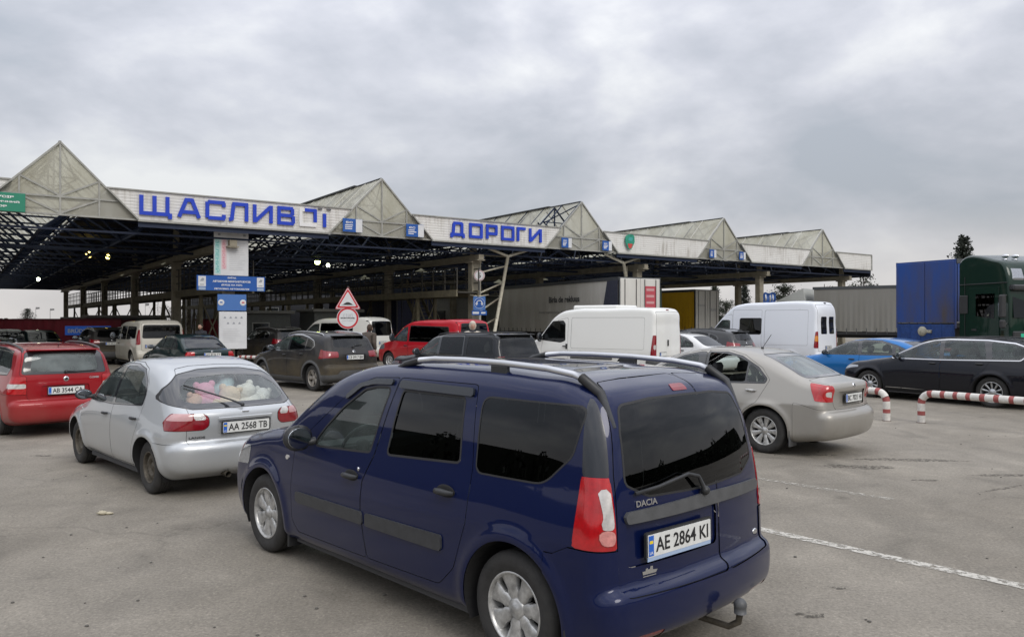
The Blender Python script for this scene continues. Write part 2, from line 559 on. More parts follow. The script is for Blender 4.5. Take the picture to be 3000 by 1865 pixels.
    def back(s, y, z, front=False, x0=None):
        x = np.linspace(s.L*.5, s.L+.1, 200) if not front else np.linspace(s.L*.5, -.1, 200)
        f = s.F(x, np.full(200, y), np.full(200, z))
        i = int(np.argmax(f > 0)); 
        P = s.project(np.array([[x[max(i-1,0)], y, z]]), 3)[0]
        return Vector(P), Vector(s.grad(P[None])[0]).normalized()
    def top(s, x, y):
        z = np.linspace(s.H*.4, s.H+.1, 200)
        f = s.F(np.full(200, x), np.full(200, y), z); i = int(np.argmax(f > 0))
        P = s.project(np.array([[x, y, z[max(i-1,0)]]]), 3)[0]
        return Vector(P), Vector(s.grad(P[None])[0]).normalized()

def min_arch(V, s):
    r = np.minimum.reduce([np.hypot(V[:,0]-xa, V[:,2]-zc)-s.Ra for xa, zc in s.axles])
    return np.maximum(r, .35-np.abs(V[:,1]))

def part_mesh(s, T, name, mat_, parent, off=0., thick=0., label=None):
    if len(T) == 0: return None
    u, inv = np.unique(T, return_inverse=True)
    V = s.V[u]; F = inv.reshape(-1, 3)
    n = s.grad(V, .007); n /= np.linalg.norm(n, axis=1)[:, None]+1e-9
    V2 = V+n*off
    if thick:
        E = np.concatenate([F[:, [0,1]], F[:, [1,2]], F[:, [2,0]]])
        k = np.sort(E, 1); k = k[:, 0]*len(V)+k[:, 1]
        _, i, c = np.unique(k, return_index=True, return_counts=True)
        B = E[i[c == 1]]
        a, b = B[:, 0], B[:, 1]
        P = np.concatenate([V2[a], V2[b], V2[b]-n[b]*thick, V2[a]-n[a]*thick])
        d = V2[b]-V2[a]; wn = np.cross(d, n[a]); wn /= np.linalg.norm(wn, axis=1)[:, None]+1e-9
        m = len(B); base = len(V2)
        r = np.arange(m)
        W1 = np.stack([base+r+m, base+r, base+r+3*m], 1); W2 = np.stack([base+r+m, base+r+3*m, base+r+2*m], 1)
        V2 = np.concatenate([V2, P]); F = np.concatenate([F, W1, W2]); n = np.concatenate([n, wn, wn, wn, wn])
    return mesh_obj(name, V2, F, mat_, parent, smooth=True, normals=n, label=label)

def cond(c):
    """condition -> function of V giving a signed distance (negative inside)"""
    k = c[0]
    if callable(k): return k
    if k in 'SLRBbFfT' :
        poly = fillet(c[1], c[2] if len(c) > 2 else .02)
        def g(V):
            x, y, z = V.T
            if k == 'S': return np.maximum(sdpoly(x, z, poly), .30-np.abs(y))
            if k == 'L': return np.maximum(sdpoly(x, z, poly), .30+y)
            if k == 'R': return np.maximum(sdpoly(x, z, poly), .30-y)
            if k == 'B': return sdpoly(np.abs(y), z, poly)
            if k == 'b': return sdpoly(y, z, poly)
            if k == 'F': return sdpoly(np.abs(y), z, poly)
            if k == 'T': return sdpoly(x, np.abs(y), poly)
        return g
    if k == 'x>': return lambda V: c[1]-V[:,0]
    if k == 'x<': return lambda V: V[:,0]-c[1]
    if k == 'z>': return lambda V: c[1]-V[:,2]
    if k == 'z<': return lambda V: V[:,2]-c[1]
    if k == 'y>': return lambda V: c[1]-np.abs(V[:,1])
    if k == 'y<': return lambda V: np.abs(V[:,1])-c[1]

def gmax(cs):
    fs = [cond(c) for c in cs]
    return lambda V: np.maximum.reduce([f(V) for f in fs])

# ---------------------------------------------------------------- wheels
def make_wheel(parent, c, Rt, w, rimR, style, mats, side, spin=0.0):
    """c: hub centre, side -1/+1: outboard direction along y"""
    root = bpy.data.objects.new('wheel', None); C.objects.link(root); root.parent = parent
    root.location = c; root.rotation_euler = (0, spin, 0) if side < 0 else (0, spin, math.pi)
    root.empty_display_size = .1
    # local outboard = -y
    b = MB(); hw = w/2
    pr = [(rimR-.012, -hw+.012), (rimR+.008, -hw+.002), (rimR+.03, -hw-.004), ((rimR+Rt)/2, -hw-.010), (Rt-.028, -hw-.002), (Rt-.010, -hw+.010),
          (Rt-.002, -hw+.028)]
    g = []
    ng = 4
    for i in range(ng):
        t0 = -hw+.034+(2*hw-.068)*(i/ng); t1 = -hw+.034+(2*hw-.068)*((i+1)/ng)
        g += [(Rt, t0+.004), (Rt, t1-.010), (Rt-.008, t1-.007), (Rt-.008, t1-.001)]
    pr = pr+g+[(Rt-.002, hw-.028), (Rt-.012, hw-.008), ((rimR+Rt)/2, hw+.008), (rimR, hw-.01)]
    b.lathe(pr, 56, 'y')
    b.obj('tyre', mats['tyre'], root)
    r = MB()
    ro = rimR
    yo = -hw+.012
    # barrel + lip
    r.lathe([(ro, yo-.004), (ro-.006, yo-.010), (ro-.014, yo-.006), (ro-.018, yo+.012), (ro-.03, yo+.10), (ro-.04, hw-.03)], 48, 'y')
    n, a0, a1, hr, dish, kind = style
    # style: spokes n, fraction of sector covered at hub / at rim, hub radius, dish depth, kind
    r0, r1 = hr, ro-.016
    seg = 2*math.pi/n; NR = 9; NA = 6
    for k in range(n):
        V = []; F = []
        for i in range(NR+1):
            t = i/NR; rr = r0+(r1-r0)*t
            fr = a0+(a1-a0)*t if kind != 'cap' else (a0 if t < .30 else (a1 if t > .44 else a0+(a1-a0)*(t-.30)/.14))
            if kind == 'disc':  # steel disc, holes in a band
                fr = 1.0 if (t < .42 or t > .72) else a1
            yb = yo+.006+dish*(1-t)**1.3*(1 if kind != 'bulge' else -1)
            if kind == 'disc': yb = yo+.035-.02*math.sin(math.pi*min(1, t*1.15))+.02*(t < .2)
            for j in range(NA+1):
                s_ = -1+2*j/NA if kind != 'cap' else (-1,-.9,-.45,0,.45,.9,1)[j]
                th = k*seg+s_*seg*.5*fr
                if kind == 'twin': th = k*seg+s_*seg*.5*fr
                cr = (.010*(1-s_**2) if kind != 'cap' else .008*(1-s_**6))
                V.append((rr*math.cos(th), yb+(.012-cr if kind != 'disc' else 0), rr*math.sin(th)))
        nb = NA+1
        for i in range(NR):
            for j in range(NA):
                F.append((i*nb+j, i*nb+j+1, (i+1)*nb+j+1, (i+1)*nb+j))
        # side walls
        m = len(V)
        for i in range(NR+1):
            for j in (0, NA):
                x, y, z = V[i*nb+j]; V.append((x*.995, y+.03, z*.995))
        for i in range(NR):
            a = i*nb; a2 = (i+1)*nb; c0 = m+2*i; c2 = m+2*(i+1)
            F.append((a, a2, c2, c0)); F.append((a+NA, c0+1, c2+1, a2+NA))
        r.add(V, F, True)
    yh = yo+.006+(dish if kind != 'disc' else .03)
    if kind == 'bulge': yh = yo+.006-dish
    r.lathe([(.001, yh-.012), (hr*.45, yh-.012), (hr*.55, yh-.004), (hr*.8, yh+.0), (hr*1.08, yh+.006), (hr*1.05, yh+.03)], 28, 'y')
    r.obj('rim', mats['rim'], root)
    d = MB(); d.lathe([(.001, yo+.075), (ro-.03, yo+.075)], 32, 'y')
    d.obj('brake_disc', mats['dark'], root)
    return root

# ---------------------------------------------------------------- vehicle
def place(root, sp, lx, ly, wx, wy, head):
    """put local point (lx,ly) of the vehicle at world (wx,wy), nose along head"""
    hx, hy = head; n = math.hypot(hx, hy); hx /= n; hy /= n
    a = math.atan2(-hy, -hx)
    root.rotation_euler = (0, 0, a)
    root.location = (wx-(lx*math.cos(a)-ly*math.sin(a)), wy-(lx*math.sin(a)+ly*math.cos(a)), 0)

def plate(parent, P, n, txt, mats, w=.52, h=.112, band='eu', flip=False, tilt=None):
    """number plate whose centre is P, facing n"""
    n = Vector(n); n.z = n.z*.3; n.normalize()
    x = Vector((0,0,1)).cross(n).normalized()
    M = frame(P+n*.012, x, z=n)
    b = MB(); b.prism(fillet([(-w/2-.012, -h/2-.012), (w/2+.012, -h/2-.012), (w/2+.012, h/2+.012), (-w/2-.012, h/2+.012)], .012), M @ Matrix.Translation((0,0,-.016)), .014)
    fr = b.obj('number_plate', mats['blackpl'], parent)
    b = MB(); b.prism(fillet([(-w/2, -h/2), (w/2, -h/2), (w/2, h/2), (-w/2, h/2)], .008), M @ Matrix.Translation((0,0,-.0015)), .003)
    b.obj('plate_face', mats['plate'], fr)
    if band:
        b = MB(); b.box(-w/2+.004, -w/2+.043, -h/2+.005, h/2-.005, .0018, .0026, M); b.obj('country_band', mats['pblue'], fr)
        if band == 'ua':
            b = MB(); b.box(-w/2+.010, -w/2+.037, h/2-.045, h/2-.030, .0028, .0034, M); b.obj('flag', mats['pyellow'], fr)
        text_obj('country_code', 'UA', .02, M @ Matrix.Translation((-w/2+.023, -h/2+.02, .003)), mats['white'], fr, .001)
    if txt:
        text_obj('plate_characters', txt, .1, M @ Matrix.Translation((.018, 0, .0032)), mats['black'], fr, .0012, fit=(w*.84, h*.66), bold=.0012)
    return fr

def seat(b, x, y, w=.5, zc=.42):
    b.rbox(x-.05, x+.48, y-w/2, y+w/2, zc-.14, zc+.06, .05)
    M = Matrix.Translation((x+.44, y, zc+.02)) @ Matrix.Rotation(R(14), 4, 'Y')
    b.rbox(-.06, .07, -w/2, w/2, 0, .56, .05, M)
    b.rbox(-.03, .07, -.13, .13, .60, .78, .04, M)

def interior(parent, s, mats, rows, zc=.42, wheel_=True, dashx=None):
    b = MB(); L = s.L
    x0 = s.axles[0][0]; x1 = s.axles[1][0]
    b.box(x0+.45, x1-.42, -s.W*.88, s.W*.88, .17, .22)
    b.obj('cabin_floor', mats['trim'], parent)
    for xr in rows:
        for yy in (-s.W*.45, s.W*.45):
            q = MB(); seat(q, xr, yy, .48, zc); q.obj('seat', mats['seat'], parent)
    dx = dashx or rows[0]-.62
    q = MB(); q.rbox(dx-.30, dx+.08, -s.W*.84, s.W*.84, zc+.08, zc+.42, .06); q.obj('dashboard', mats['trim'], parent)
    if wheel_:
        q = MB(); cx, cy, cz = dx+.20, -s.W*.45, zc+.42
        M = Matrix.Translation((cx, cy, cz)) @ Matrix.Rotation(R(-65), 4, 'Y')
        q.tube([M @ Vector((.185*math.cos(t), .185*math.sin(t), 0)) for t in [2*math.pi*i/24 for i in range(24)]], .014, 6, closed=True)
        q.tube([M @ Vector((0, -.18, 0)), M @ Vector((0, .18, 0))], .018, 6)
        q.tube([M @ Vector((-.17, 0, 0)), M @ Vector((0, 0, 0))], .018, 6)
        q.sphere((cx, cy, cz), .06, 12, 8)
        q.obj('steering_wheel', mats['trim'], parent)

def mirror(parent, s, x, z, mats, side=-1, col='blackpl', size=(.075, .105, .075), out=.11):
    P, n = s.point(x, z, side)
    q = MB()
    c = P+Vector((.0, side*out, .03))
    q.sphere(c, size, 16, 10, f=lambda p: 1 if p.x < 0.25 else 1/(max(p.x/.25, 1)))
    q.tube([P-Vector((0, side*.02, .0)), c-Vector((0, 0, size[2]*.5))], [.03, .022], 8)
    o = q.obj('side_mirror', mats[col], parent)
    q = MB(); q.sphere(c+Vector((size[0]*.27, 0, 0)), (.003, size[1]*.82, size[2]*.80), 16, 10); q.obj('mirror_glass', mats['mirror'], o)
    return o

def wiper(parent, pts, mats, r=.008, blade=True):
    q = MB(); q.tube(pts, [r*1.4]+[r]*(len(pts)-1), 6); q.sphere(pts[0], r*2.6, 10, 6)
    return q.obj('wiper', mats['blackpl'], parent)

def build_vehicle(sp, mats, name, label, cat, group=None):
    """sp: spec. Feature tuples: (part name, material key, [conditions], options)"""
    s = Shell(sp, sp.get('h', .035)).build()
    root = empty(name, label=label, cat=cat, group=group)
    T = s.T
    ctr = lambda T: s.V[T].mean(1)
    pm = sp['paint']
    made = {}
    gm = lambda k: pm if k == 'paint' else mats[k]
    for f in sp['features']:
        nm, mk, cs = f[0], f[1], f[2]; op = f[3] if len(f) > 3 else {}
        g = gmax(cs)
        seal = op.get('seal', 0)
        inn, T2 = s.cut(g, T)
        if seal:
            ring, T2 = s.cut(lambda V: g(V)-seal, T2)
        if op.get('gap'):   # a shut line round the region, cut from the rest
            gp, T2 = s.cut(lambda V: g(V)-op['gap'], T2)
            if len(gp): 
                o = part_mesh(s, gp, 'panel_gap', mats['gapm'], root, -.006)
        T = T2
        sides = [(-1, inn[ctr(inn)[:, 1] < 0]), (1, inn[ctr(inn)[:, 1] >= 0])] if op.get('pair') and len(inn) else [(0, inn)]
        if op.get('drop'): sides = []
        for sd, t in sides:
            if not len(t): continue
            par = root
            if op.get('on'): par = made.get((op['on'], sd)) or made.get((op['on'], 0)) or root
            o = part_mesh(s, t, nm, gm(mk), par, op.get('off', 0), op.get('thick', 0), op.get('label'))
            made[(op.get('id', nm), sd)] = o
            if seal and len(ring):
                if sd == 0: rt = ring
                else:
                    cc = ctr(ring)[:, 1]; rt = ring[(cc < 0) if sd < 0 else (cc >= 0)]
                part_mesh(s, rt, 'window_seal', mats[op.get('sealmat', 'rubber')], o or root, .001)
    body = part_mesh(s, T, 'body', pm, root)
    # wheel wells
    for xa, zc in s.axles:
        for sd in (-1, 1):
            q = MB(); V = []; F = []; n = 28
            for i in range(n+1):
                th = math.pi*(-.12+1.24*i/n)
                x, z = xa+s.Ra*math.cos(th), zc+s.Ra*math.sin(th)
                yo = float(s.width(np.array([x]), np.array([max(z, .2)]))[0])-.006
                zz = z
                for yy in (.42*s.W/.85, yo):
                    V.append((x, sd*yy, zz))
            for i in range(n): F.append((2*i, 2*i+1, 2*i+3, 2*i+2))
            k = len(V); V.append((xa, sd*.42*s.W/.85, zc))
            for i in range(n): F.append((2*i, 2*i+2, k))
            q.add(V, F, False); q.obj('wheel_well', mats['gapm'], root)
    # wheels
    tw = sp.get('tw', .185)
    for xa, zc in s.axles:
        for sd in (-1, 1):
            yy = float(s.width(np.array([xa]), np.array([.5]))[0])-tw/2-sp.get('winset', .022)-s.fl
            make_wheel(root, (xa, sd*yy, s.R), s.R, tw, sp.get('rimR', s.R-.105), sp.get('wheel', (5, .6, .35, .07, .03, 'spoke')), 
                       {'tyre': mats['tyre'], 'rim': mats[sp.get('rimmat', 'alloy')], 'dark': mats['gapm']}, sd, spin=random.uniform(0, 2))
    return root, s, made
def vehicle_mats():
    M = {}
    M['tyre'] = mat('tyre_rubber', (.028,.027,.026), .85, noise=.35, nscale=9, bump=.15, bscale=90)
    M['tyre_dusty'] = mat('dusty_tyre_rubber', (.075,.07,.062), .9, noise=.3, nscale=9)
    M['alloy'] = mat('alloy_rim', (.50,.51,.52), .3, .8, noise=.35, nscale=14)
    M['alloydirty'] = mat('dirty_alloy_rim', (.30,.28,.25), .5, .4, noise=.35, nscale=12)
    M['hubcap'] = mat('silver_hubcap', (.46,.46,.45), .34, .55, noise=.45, nscale=16)
    M['steel'] = mat('dusty_steel_rim', (.10,.088,.07), .6, .5, noise=.4, nscale=20)
    M['gapm'] = mat('dark_gap', (.010,.010,.011), .9)
    M['rubber'] = mat('rubber_seal', (.018,.018,.019), .55)
    M['blackpl'] = mat('black_plastic', (.025,.026,.028), .45, noise=.2, nscale=15)
    M['greypl'] = mat('grey_plastic', (.075,.077,.08), .5, noise=.2, nscale=12)
    M['strippl'] = mat('door_strip_plastic', (.036,.038,.042), .45, noise=.25, nscale=14)
    M['slateg'] = mat('gloss_slate_panel', (.014,.017,.023), .26, coat=.5)
    M['trim'] = mat('cabin_trim', (.05,.05,.052), .8)
    M['seat'] = mat('seat_fabric', (.075,.078,.085), .95, noise=.2)
    M['chrome'] = mat('chrome', (.72,.73,.75), .14, 1.)
    M['railalu'] = mat('brushed_rail', (.62,.63,.65), .3, .85)
    M['mirror'] = mat('mirror_glass', (.35,.38,.42), .04, 1.)
    M['plate'] = mat('plate_white', (.66,.67,.65), .45, noise=.1, nscale=20)
    M['pblue'] = mat('plate_blue', (.02,.12,.5), .4)
    M['pyellow'] = mat('plate_yellow', (.8,.6,.02), .4)
    M['white'] = mat('white_ink', (.75,.75,.75), .5)
    M['black'] = mat('black_ink', (.012,.012,.014), .5)
    M['red'] = mat('red_lens', (.40,.004,.008), .12, coat=1., noise=.25, nscale=18)
    M['redd'] = mat('deep_red_lens', (.22,.006,.012), .15, coat=1., noise=.2, nscale=18)
    M['pink'] = mat('pale_red_lens', (.52,.30,.30), .15, coat=1.)
    M['lensring'] = mat('round_reverse_lens', (.55,.22,.20), .12, coat=1., noise=.3, nscale=30)
    M['clear'] = mat('clear_lens', (.62,.60,.58), .1, .3, coat=1., noise=.2, nscale=25)
    M['amber'] = mat('amber_lens', (.6,.22,.03), .15, coat=1.)
    M['head'] = mat('headlamp_lens', (.35,.37,.40), .06, .6, coat=1., noise=.3, nscale=30)
    M['glass'] = glass_mat('clear_glass', (.76,.86,.81), film=.10, filmcol=(.4,.47,.46))
    M['glassd'] = glass_mat('tinted_glass', (.085,.10,.105), film=.015, filmcol=(.2,.22,.22))
    M['glassv'] = glass_mat('privacy_glass', (.025,.03,.034))
    M['glassr'] = glass_mat('rear_glass_clear', (.86,.9,.88), film=.17, filmcol=(.5,.55,.55))
    M['glasss'] = glass_mat('dusty_glass', (.40,.48,.47), film=.40, filmcol=(.30,.345,.34))
    M['frit'] = mat('black_glass_border', (.03,.032,.036), .08, coat=1.)
    return M
MT = vehicle_mats()
def blue_estate():
    L = 4.45
    sp = dict(L=L, W=1.715, H=1.60, h=.024, R=.312, Ra=.372, axles=[(.83, .312), (3.735, .312)], flare=.014,
        profile=[(.03,.30),(.0,.42),(.0,.58),(.05,.74),(.16,.86),(.5,.955),(.95,1.03,1),(1.35,1.27),(1.75,1.475),(2.05,1.555),(2.5,1.595),(3.1,1.605),(3.7,1.59),
                 (4.12,1.548),(4.235,1.50),(4.305,1.38),(4.37,1.15),(4.40,.95),(4.415,.72),(4.42,.55,1),(4.47,.53),(4.485,.44),(4.46,.30),(4.36,.24),(3.6,.2),(2.2,.19),(.5,.19),(.12,.22)],
        belt=[(0,.78),(.9,.90),(1.5,.945),(2.4,.985),(3.2,1.02),(4.2,1.05),(4.5,1.05)],
        low=[(.10,.91),(.19,.935),(.26,.955),(.34,.972),(.46,.992),(.60,1.0),(.74,.997),(.84,.982),(.93,.955),(1.0,.935),(1.3,.89),(1.7,.85)],
        plan=[(-.1,.74),(0,.80),(.2,.90),(.5,.965),(1.0,.985),(1.6,1),(3.3,1.0),(3.9,.99),(4.2,.965),(4.45,.925)],
        gplan=[(0,.9),(1.2,.97),(1.9,.995),(3.4,1.0),(4.0,.985),(4.3,.955),(4.6,.94)],
        tumble=.15, tcurve=.16, shoulder=.004, kl=.11, kt=.12, cf=.30, cr=.11, crown=.05,
        paint=paint_mat('blue_paint', (.0030,.0080,.048), .15, .30, dirt=.15, dz0=.12, dz1=.5, dirtcol='4a4a54'),
        wheel=(7, .99, .70, .055, .006, 'cap'), rimmat='hubcap', rimR=.205, tw=.19, winset=.012)
    fw = [(1.60,.955),(1.74,1.09),(1.95,1.255),(2.17,1.385),(2.30,1.41),(2.47,1.418),(2.345,.995)]
    rw = [(2.55,1.005),(2.62,1.408),(3.235,1.405),(3.265,1.045)]
    qw = [(3.42,1.01,.05),(3.40,1.425,.06),(4.165,1.425,.05),(4.11,1.18,.1),(3.94,1.02,.16)]
    ft = [
        ('side_window','glass',[('S',fw,.03)],dict(seal=.014,pair=1,off=-.006,id='fwin')),
        ('side_window','glassv',[('S',rw,.025)],dict(seal=.014,pair=1,off=-.006,id='rwin')),
        ('side_window','glassv',[('S',qw,.05)],dict(seal=.010,pair=1,off=-.001,id='qwin')),
        ('windscreen','glass',[('F',[(-.72,.98),(.72,.98),(.60,1.50),(-.60,1.50)],.05),('x<',1.95),('z>',1.0)],dict(seal=.012,off=-.002)),
        ('door_strip','strippl',[('S',[(1.42,.515),(1.42,.592),(2.325,.60),(2.345,.515)],.015)],dict(pair=1,off=.014,thick=.016)),
        ('door_strip','strippl',[('S',[(2.375,.515),(2.375,.60),(3.17,.61),(3.17,.515)],.015)],dict(pair=1,off=.014,thick=.016)),
        ('wind_deflector','slateg',[('S',[(1.98,1.31),(2.14,1.405),(2.29,1.432),(2.49,1.44),(2.50,1.475),(2.28,1.468),(2.10,1.425),(1.95,1.335)],.01)],dict(pair=1,off=.018,thick=.016)),
        ('wind_deflector','slateg',[('S',[(2.575,1.425),(3.32,1.42),(3.31,1.468),(2.585,1.475)],.01)],dict(pair=1,off=.018,thick=.016)),
        ('door','paint',[('S',[(1.335,.36,.05),(1.33,.90),(1.40,.965),(1.85,1.27),(2.08,1.42),(2.25,1.475),(2.55,1.49),(2.40,.98),(2.30,.80),(2.30,.60),(2.36,.30,.02),(1.42,.285,.05)],.02)],dict(gap=.0045,pair=1,id='fdoor')),
        ('door','paint',[('S',[(2.372,.30,.02),(2.312,.60),(2.312,.80),(2.412,.985),(2.562,1.49,.02),(3.33,1.49,.03),(3.385,1.02),(3.375,.72),(3.27,.44,.08),(3.13,.315,.08)],.02)],dict(gap=.0045,pair=1,id='rdoor')),
        ('window_pillar','slateg',[(lambda V: .685-np.abs(V[:,1])- (V[:,2]-1.09)*.13,),('z>',1.09),('z<',1.475),(lambda V: 4.185-.10*(V[:,2]-1.09)-V[:,0],)],dict(pair=1,off=.001)),
        ('lens','lensring',[('B',[(.692,.765),(.76,.765),(.76,.84),(.692,.84)],.035),('x>',4.2)],dict(pair=1,off=.012)),
        ('lens','clear',[('B',[(.692,.84),(.755,.84),(.735,.90),(.735,1.03),(.692,1.04)],.02),('x>',4.2)],dict(pair=1,off=.008,id='cl')),
        ('tail_light','red',[('y>',.685),('z>',.742),('z<',1.088),(lambda V: 4.165+.05*(V[:,2]-.74)-V[:,0],)],dict(pair=1,off=.005,thick=.012)),
        ('brake_light','redd',[('b',[(-.075,1.478),(.075,1.478),(.06,1.512),(-.06,1.512)],.01),('x>',4.0)],dict(off=.004,thick=.006)),
        ('rear_window','glassv',[('B',[(-.6,.97),(0,.965),(.45,.98),(.60,1.05,.04),(.575,1.30),(.535,1.425,.05),(.3,1.447),(0,1.45),(-.5,1.45)],.05),(lambda V: .006-np.abs(V[:,1]-.14),),('x>',4.0)],dict(seal=.012)),
        ('trim_bar','greypl',[('B',[(-.6,.862),(.625,.858),(.635,.915),(0,.93),(-.6,.93)],.02),('x>',4.0)],dict(off=.022,thick=.024)),
        ('plate_recess','paint',[('b',[(-.62,.64),(.11,.64),(.12,.858),(-.62,.858)],.03),('x>',4.0)],dict(off=-.012)),
        ('tailgate','paint',[('b',[(-.675,.515),(.135,.50),(.135,1.56),(-.5,1.545),(-.60,1.47),(-.662,1.10),(-.675,.80)],.03),('x>',4.08)],dict(gap=.005,id='tg1')),
        ('tailgate','paint',[('b',[(.148,.50),(.675,.515),(.675,.80),(.662,1.10),(.60,1.47),(.5,1.545),(.148,1.56)],.03),('x>',4.08)],dict(gap=.005,id='tg2')),
        ('reflector','redd',[('B',[(.42,.27),(.66,.27),(.66,.32),(.42,.32)],.01),('x>',4.1)],dict(pair=1,off=.003,thick=.006)),
        ('bumper','paint',[('x>',3.99),(lambda V: V[:,2]-.735+np.clip(4.14-V[:,0],0,.1)*.5,)],dict(gap=.004,off=.006)),
        ('headlight','head',[('F',[(.42,.60),(.80,.66),(.86,.84),(.72,.82),(.45,.74)],.04),('x<',.55)],dict(pair=1,off=.002)),
        ('turn_signal','clear',[('S',[(1.20,.80),(1.26,.80),(1.26,.835),(1.20,.835)],.012)],dict(pair=1,off=.004,thick=.006)),
    ]
    sp['features'] = ft
    root, s, made = build_vehicle(sp, MT, 'estate_car', 'large dark blue estate car with roof rails, nearest the camera', 'car')
    # split rear glass line
    mirror(root, s, 1.60, .985, MT, -1, out=.13, size=(.085,.115,.095)); mirror(root, s, 1.60, .985, MT, 1, out=.13, size=(.085,.115,.095))
    # handles
    for sd in (-1, 1):
        for (x, z, d) in ((2.17, .815, ('fdoor', sd)), (3.18, .865, ('rdoor', sd))):
            P, n = s.point(x, z, sd); q = MB()
            q.sphere(P, (.085,.010,.040), 16, 8); q.obj('handle_recess_shade', MT['gapm'], made.get(d, root))  # dark flattened blob stands in for the shade of the recess
            q = MB(); a = P+n*.008
            q.tube([a+Vector((-.075,0,-.004)), a+Vector((-.05,sd*.028,.0)), a+Vector((0,sd*.034,.002)), a+Vector((.05,sd*.028,0)), a+Vector((.075,0,-.004))], [.012,.018,.02,.018,.012], 8)
            q.obj('handle', MT['blackpl'], made.get(d, root))
        P, n = s.point(2.245, .865, sd); q = MB(); q.sphere(P+n*.002, (.012,.006,.016), 10, 6); q.obj('door_lock', MT['chrome'], made.get(('fdoor', sd), root))
        # roof rails
        q = MB(); yy = sd*.60
        def rp(x, dz):
            P, n = s.top(x, yy); return P+Vector((0,0,dz))
        q.tube([rp(2.62,.035), rp(2.8,.046), rp(3.1,.05), rp(3.45,.05), rp(3.8,.048), rp(4.0,.042), rp(4.08,.036)], .019, 10)
        ra = q.obj('roof_rail', MT['railalu'], root)
        q = MB()
        q.tube([rp(2.40,-.012), rp(2.50,.014), rp(2.64,.034)], [.012,.022,.026], 8); q.obj('rail_foot', MT['blackpl'], ra); q = MB()
        q.tube([rp(4.27,-.016), rp(4.18,.014), rp(4.05,.040)], [.012,.026,.027], 8); q.obj('rail_foot', MT['blackpl'], ra); q = MB()
        M_ = Matrix.Translation(rp(3.42, 0)); q.rbox(-.07,.07,-.016,.016,-.02,.036,.006,M_); q.obj('rail_foot', MT['blackpl'], ra)
        # mud flaps
        q = MB(); q.rbox(1.205, 1.225, sd*.70-.10, sd*.70+.12, .12, .34, .006); q.obj('mud_flap', MT['blackpl'], root)
        q = MB(); q.rbox(4.115, 4.135, sd*.72-.10, sd*.72+.12, .14, .40, .006); q.obj('mud_flap', MT['blackpl'], root)
    # plate, badge, wiper
    P, n = s.back(-.25, .735); plate(root, P+n*.008, n, 'AE 2864 KI', MT, band='ua')
    P1, n1 = s.back(-.25, .665); n1.z = 0; n1.normalize(); M_ = frame(P+n1*.020-Vector((0,0,.064)), Vector((0,0,1)).cross(n1), z=n1)
    q = MB(); q.box(-.262,.262,-.012,.010,-.004,.001,M_); o = q.obj('plate_holder_strip', mat('strip_pale_blue', (.35,.45,.62), .5), root)
    def bk(y, z, d): 
        P, n = s.back(y, z); return P+n*d
    x_ = Vector((0,1,0))
    P, n = s.back(-.50, .985); n0 = n.copy()
    P, n = s.back(-.47, .945); text_obj('badge', 'DACIA', .05, frame(P+n*.003, Vector((0,0,1)).cross(n), z=n), MT['chrome'], root, .003, fit=(.15,.032), bold=.001)
    P, n = s.back(-.47, .605); M_ = frame(P+n*.002, Vector((0,0,1)).cross(n), z=n) @ Matrix.Scale(.72, 4)
    q = MB(); q.prism([(-.07,-.02),(.06,-.02),(.075,.0),(.03,.004),(.028,.03),(.005,.03),(.0,.012),(-.02,.012),(-.022,.022),(-.04,.02),(-.045,.004),(-.075,.004)], M_, .003)
    q.box(-.07,.06,-.036,-.03,0,.003,M_); q.obj('ship_emblem', MT['chrome'], root)
    q = MB(); q.sphere(bk(.60,.60,.004), (.006,.03,.02), 8, 6); q.obj('badge', MT['chrome'], root)
    wiper(root, [bk(-.02,.945,.03), bk(-.09,1.03,.045), bk(-.17,1.05,.04), bk(-.40,1.015,.03), bk(-.56,1.0,.02)], MT, .010)
    # tow hook
    q = MB(); q.tube([(4.10,.10,.26),(4.30,.10,.20),(4.50,.10,.20),(4.56,.10,.24),(4.57,.10,.30)], [.016,.017,.018,.018,.02], 10)
    h = q.obj('tow_hook', MT['steel'], root)
    q = MB(); q.sphere((4.57,.10,.335), (.036,.036,.036), 14, 10); q.tube([(4.57,.10,.29),(4.57,.10,.345)], .034, 12); q.obj('ball_cover', MT['greypl'], h)
    q = MB(); q.tube([(3.9,.35,.27),(4.38,.35,.25)], .022, 10); q.obj('exhaust_pipe', MT['steel'], root)
    interior(root, s, MT, [1.95, 2.85], .48, dashx=1.42)
    place(root, sp, 3.735, -.855, -.035, 4.157, (-2.007, 2.11))
    return root
def bk(s, y, z, d=0.):
    P, n = s.back(y, z); return P+n*d
def handles(root, s, made, lst, m='blackpl', sides=(-1, 1), L_=.075):
    for sd in sides:
        for x, z, d in lst:
            P, n = s.point(x, z, sd); q = MB(); a = P+n*.006
            q.tube([a+Vector((-L_,0,-.003)), a+Vector((-L_*.6,sd*.026,0)), a+Vector((L_*.6,sd*.026,0)), a+Vector((L_,0,-.003))], [.012,.017,.017,.012], 8)
            q.obj('handle', MT[m], made.get((d, sd), root))
def badge(root, s, y, z, r=.04, m='chrome'):
    P, n = s.back(y, z); M_ = frame(P+n*.002, Vector((0,0,1)).cross(n), z=n)
    q = MB(); q.lathe([(.0005,.010),(r*.8,.009),(r,.003),(r*1.02,-.008)], 20, 'z'); q.v = [tuple(M_ @ Vector(v)) for v in q.v]
    o = q.obj('badge', MT[m], root)
    q = MB(); q.lathe([(.0005,.0125),(r*.55,.0125),(r*.6,.009)], 16, 'z'); q.v = [tuple(M_ @ Vector(v)) for v in q.v]; q.obj('emblem', MT['blackpl'], o)
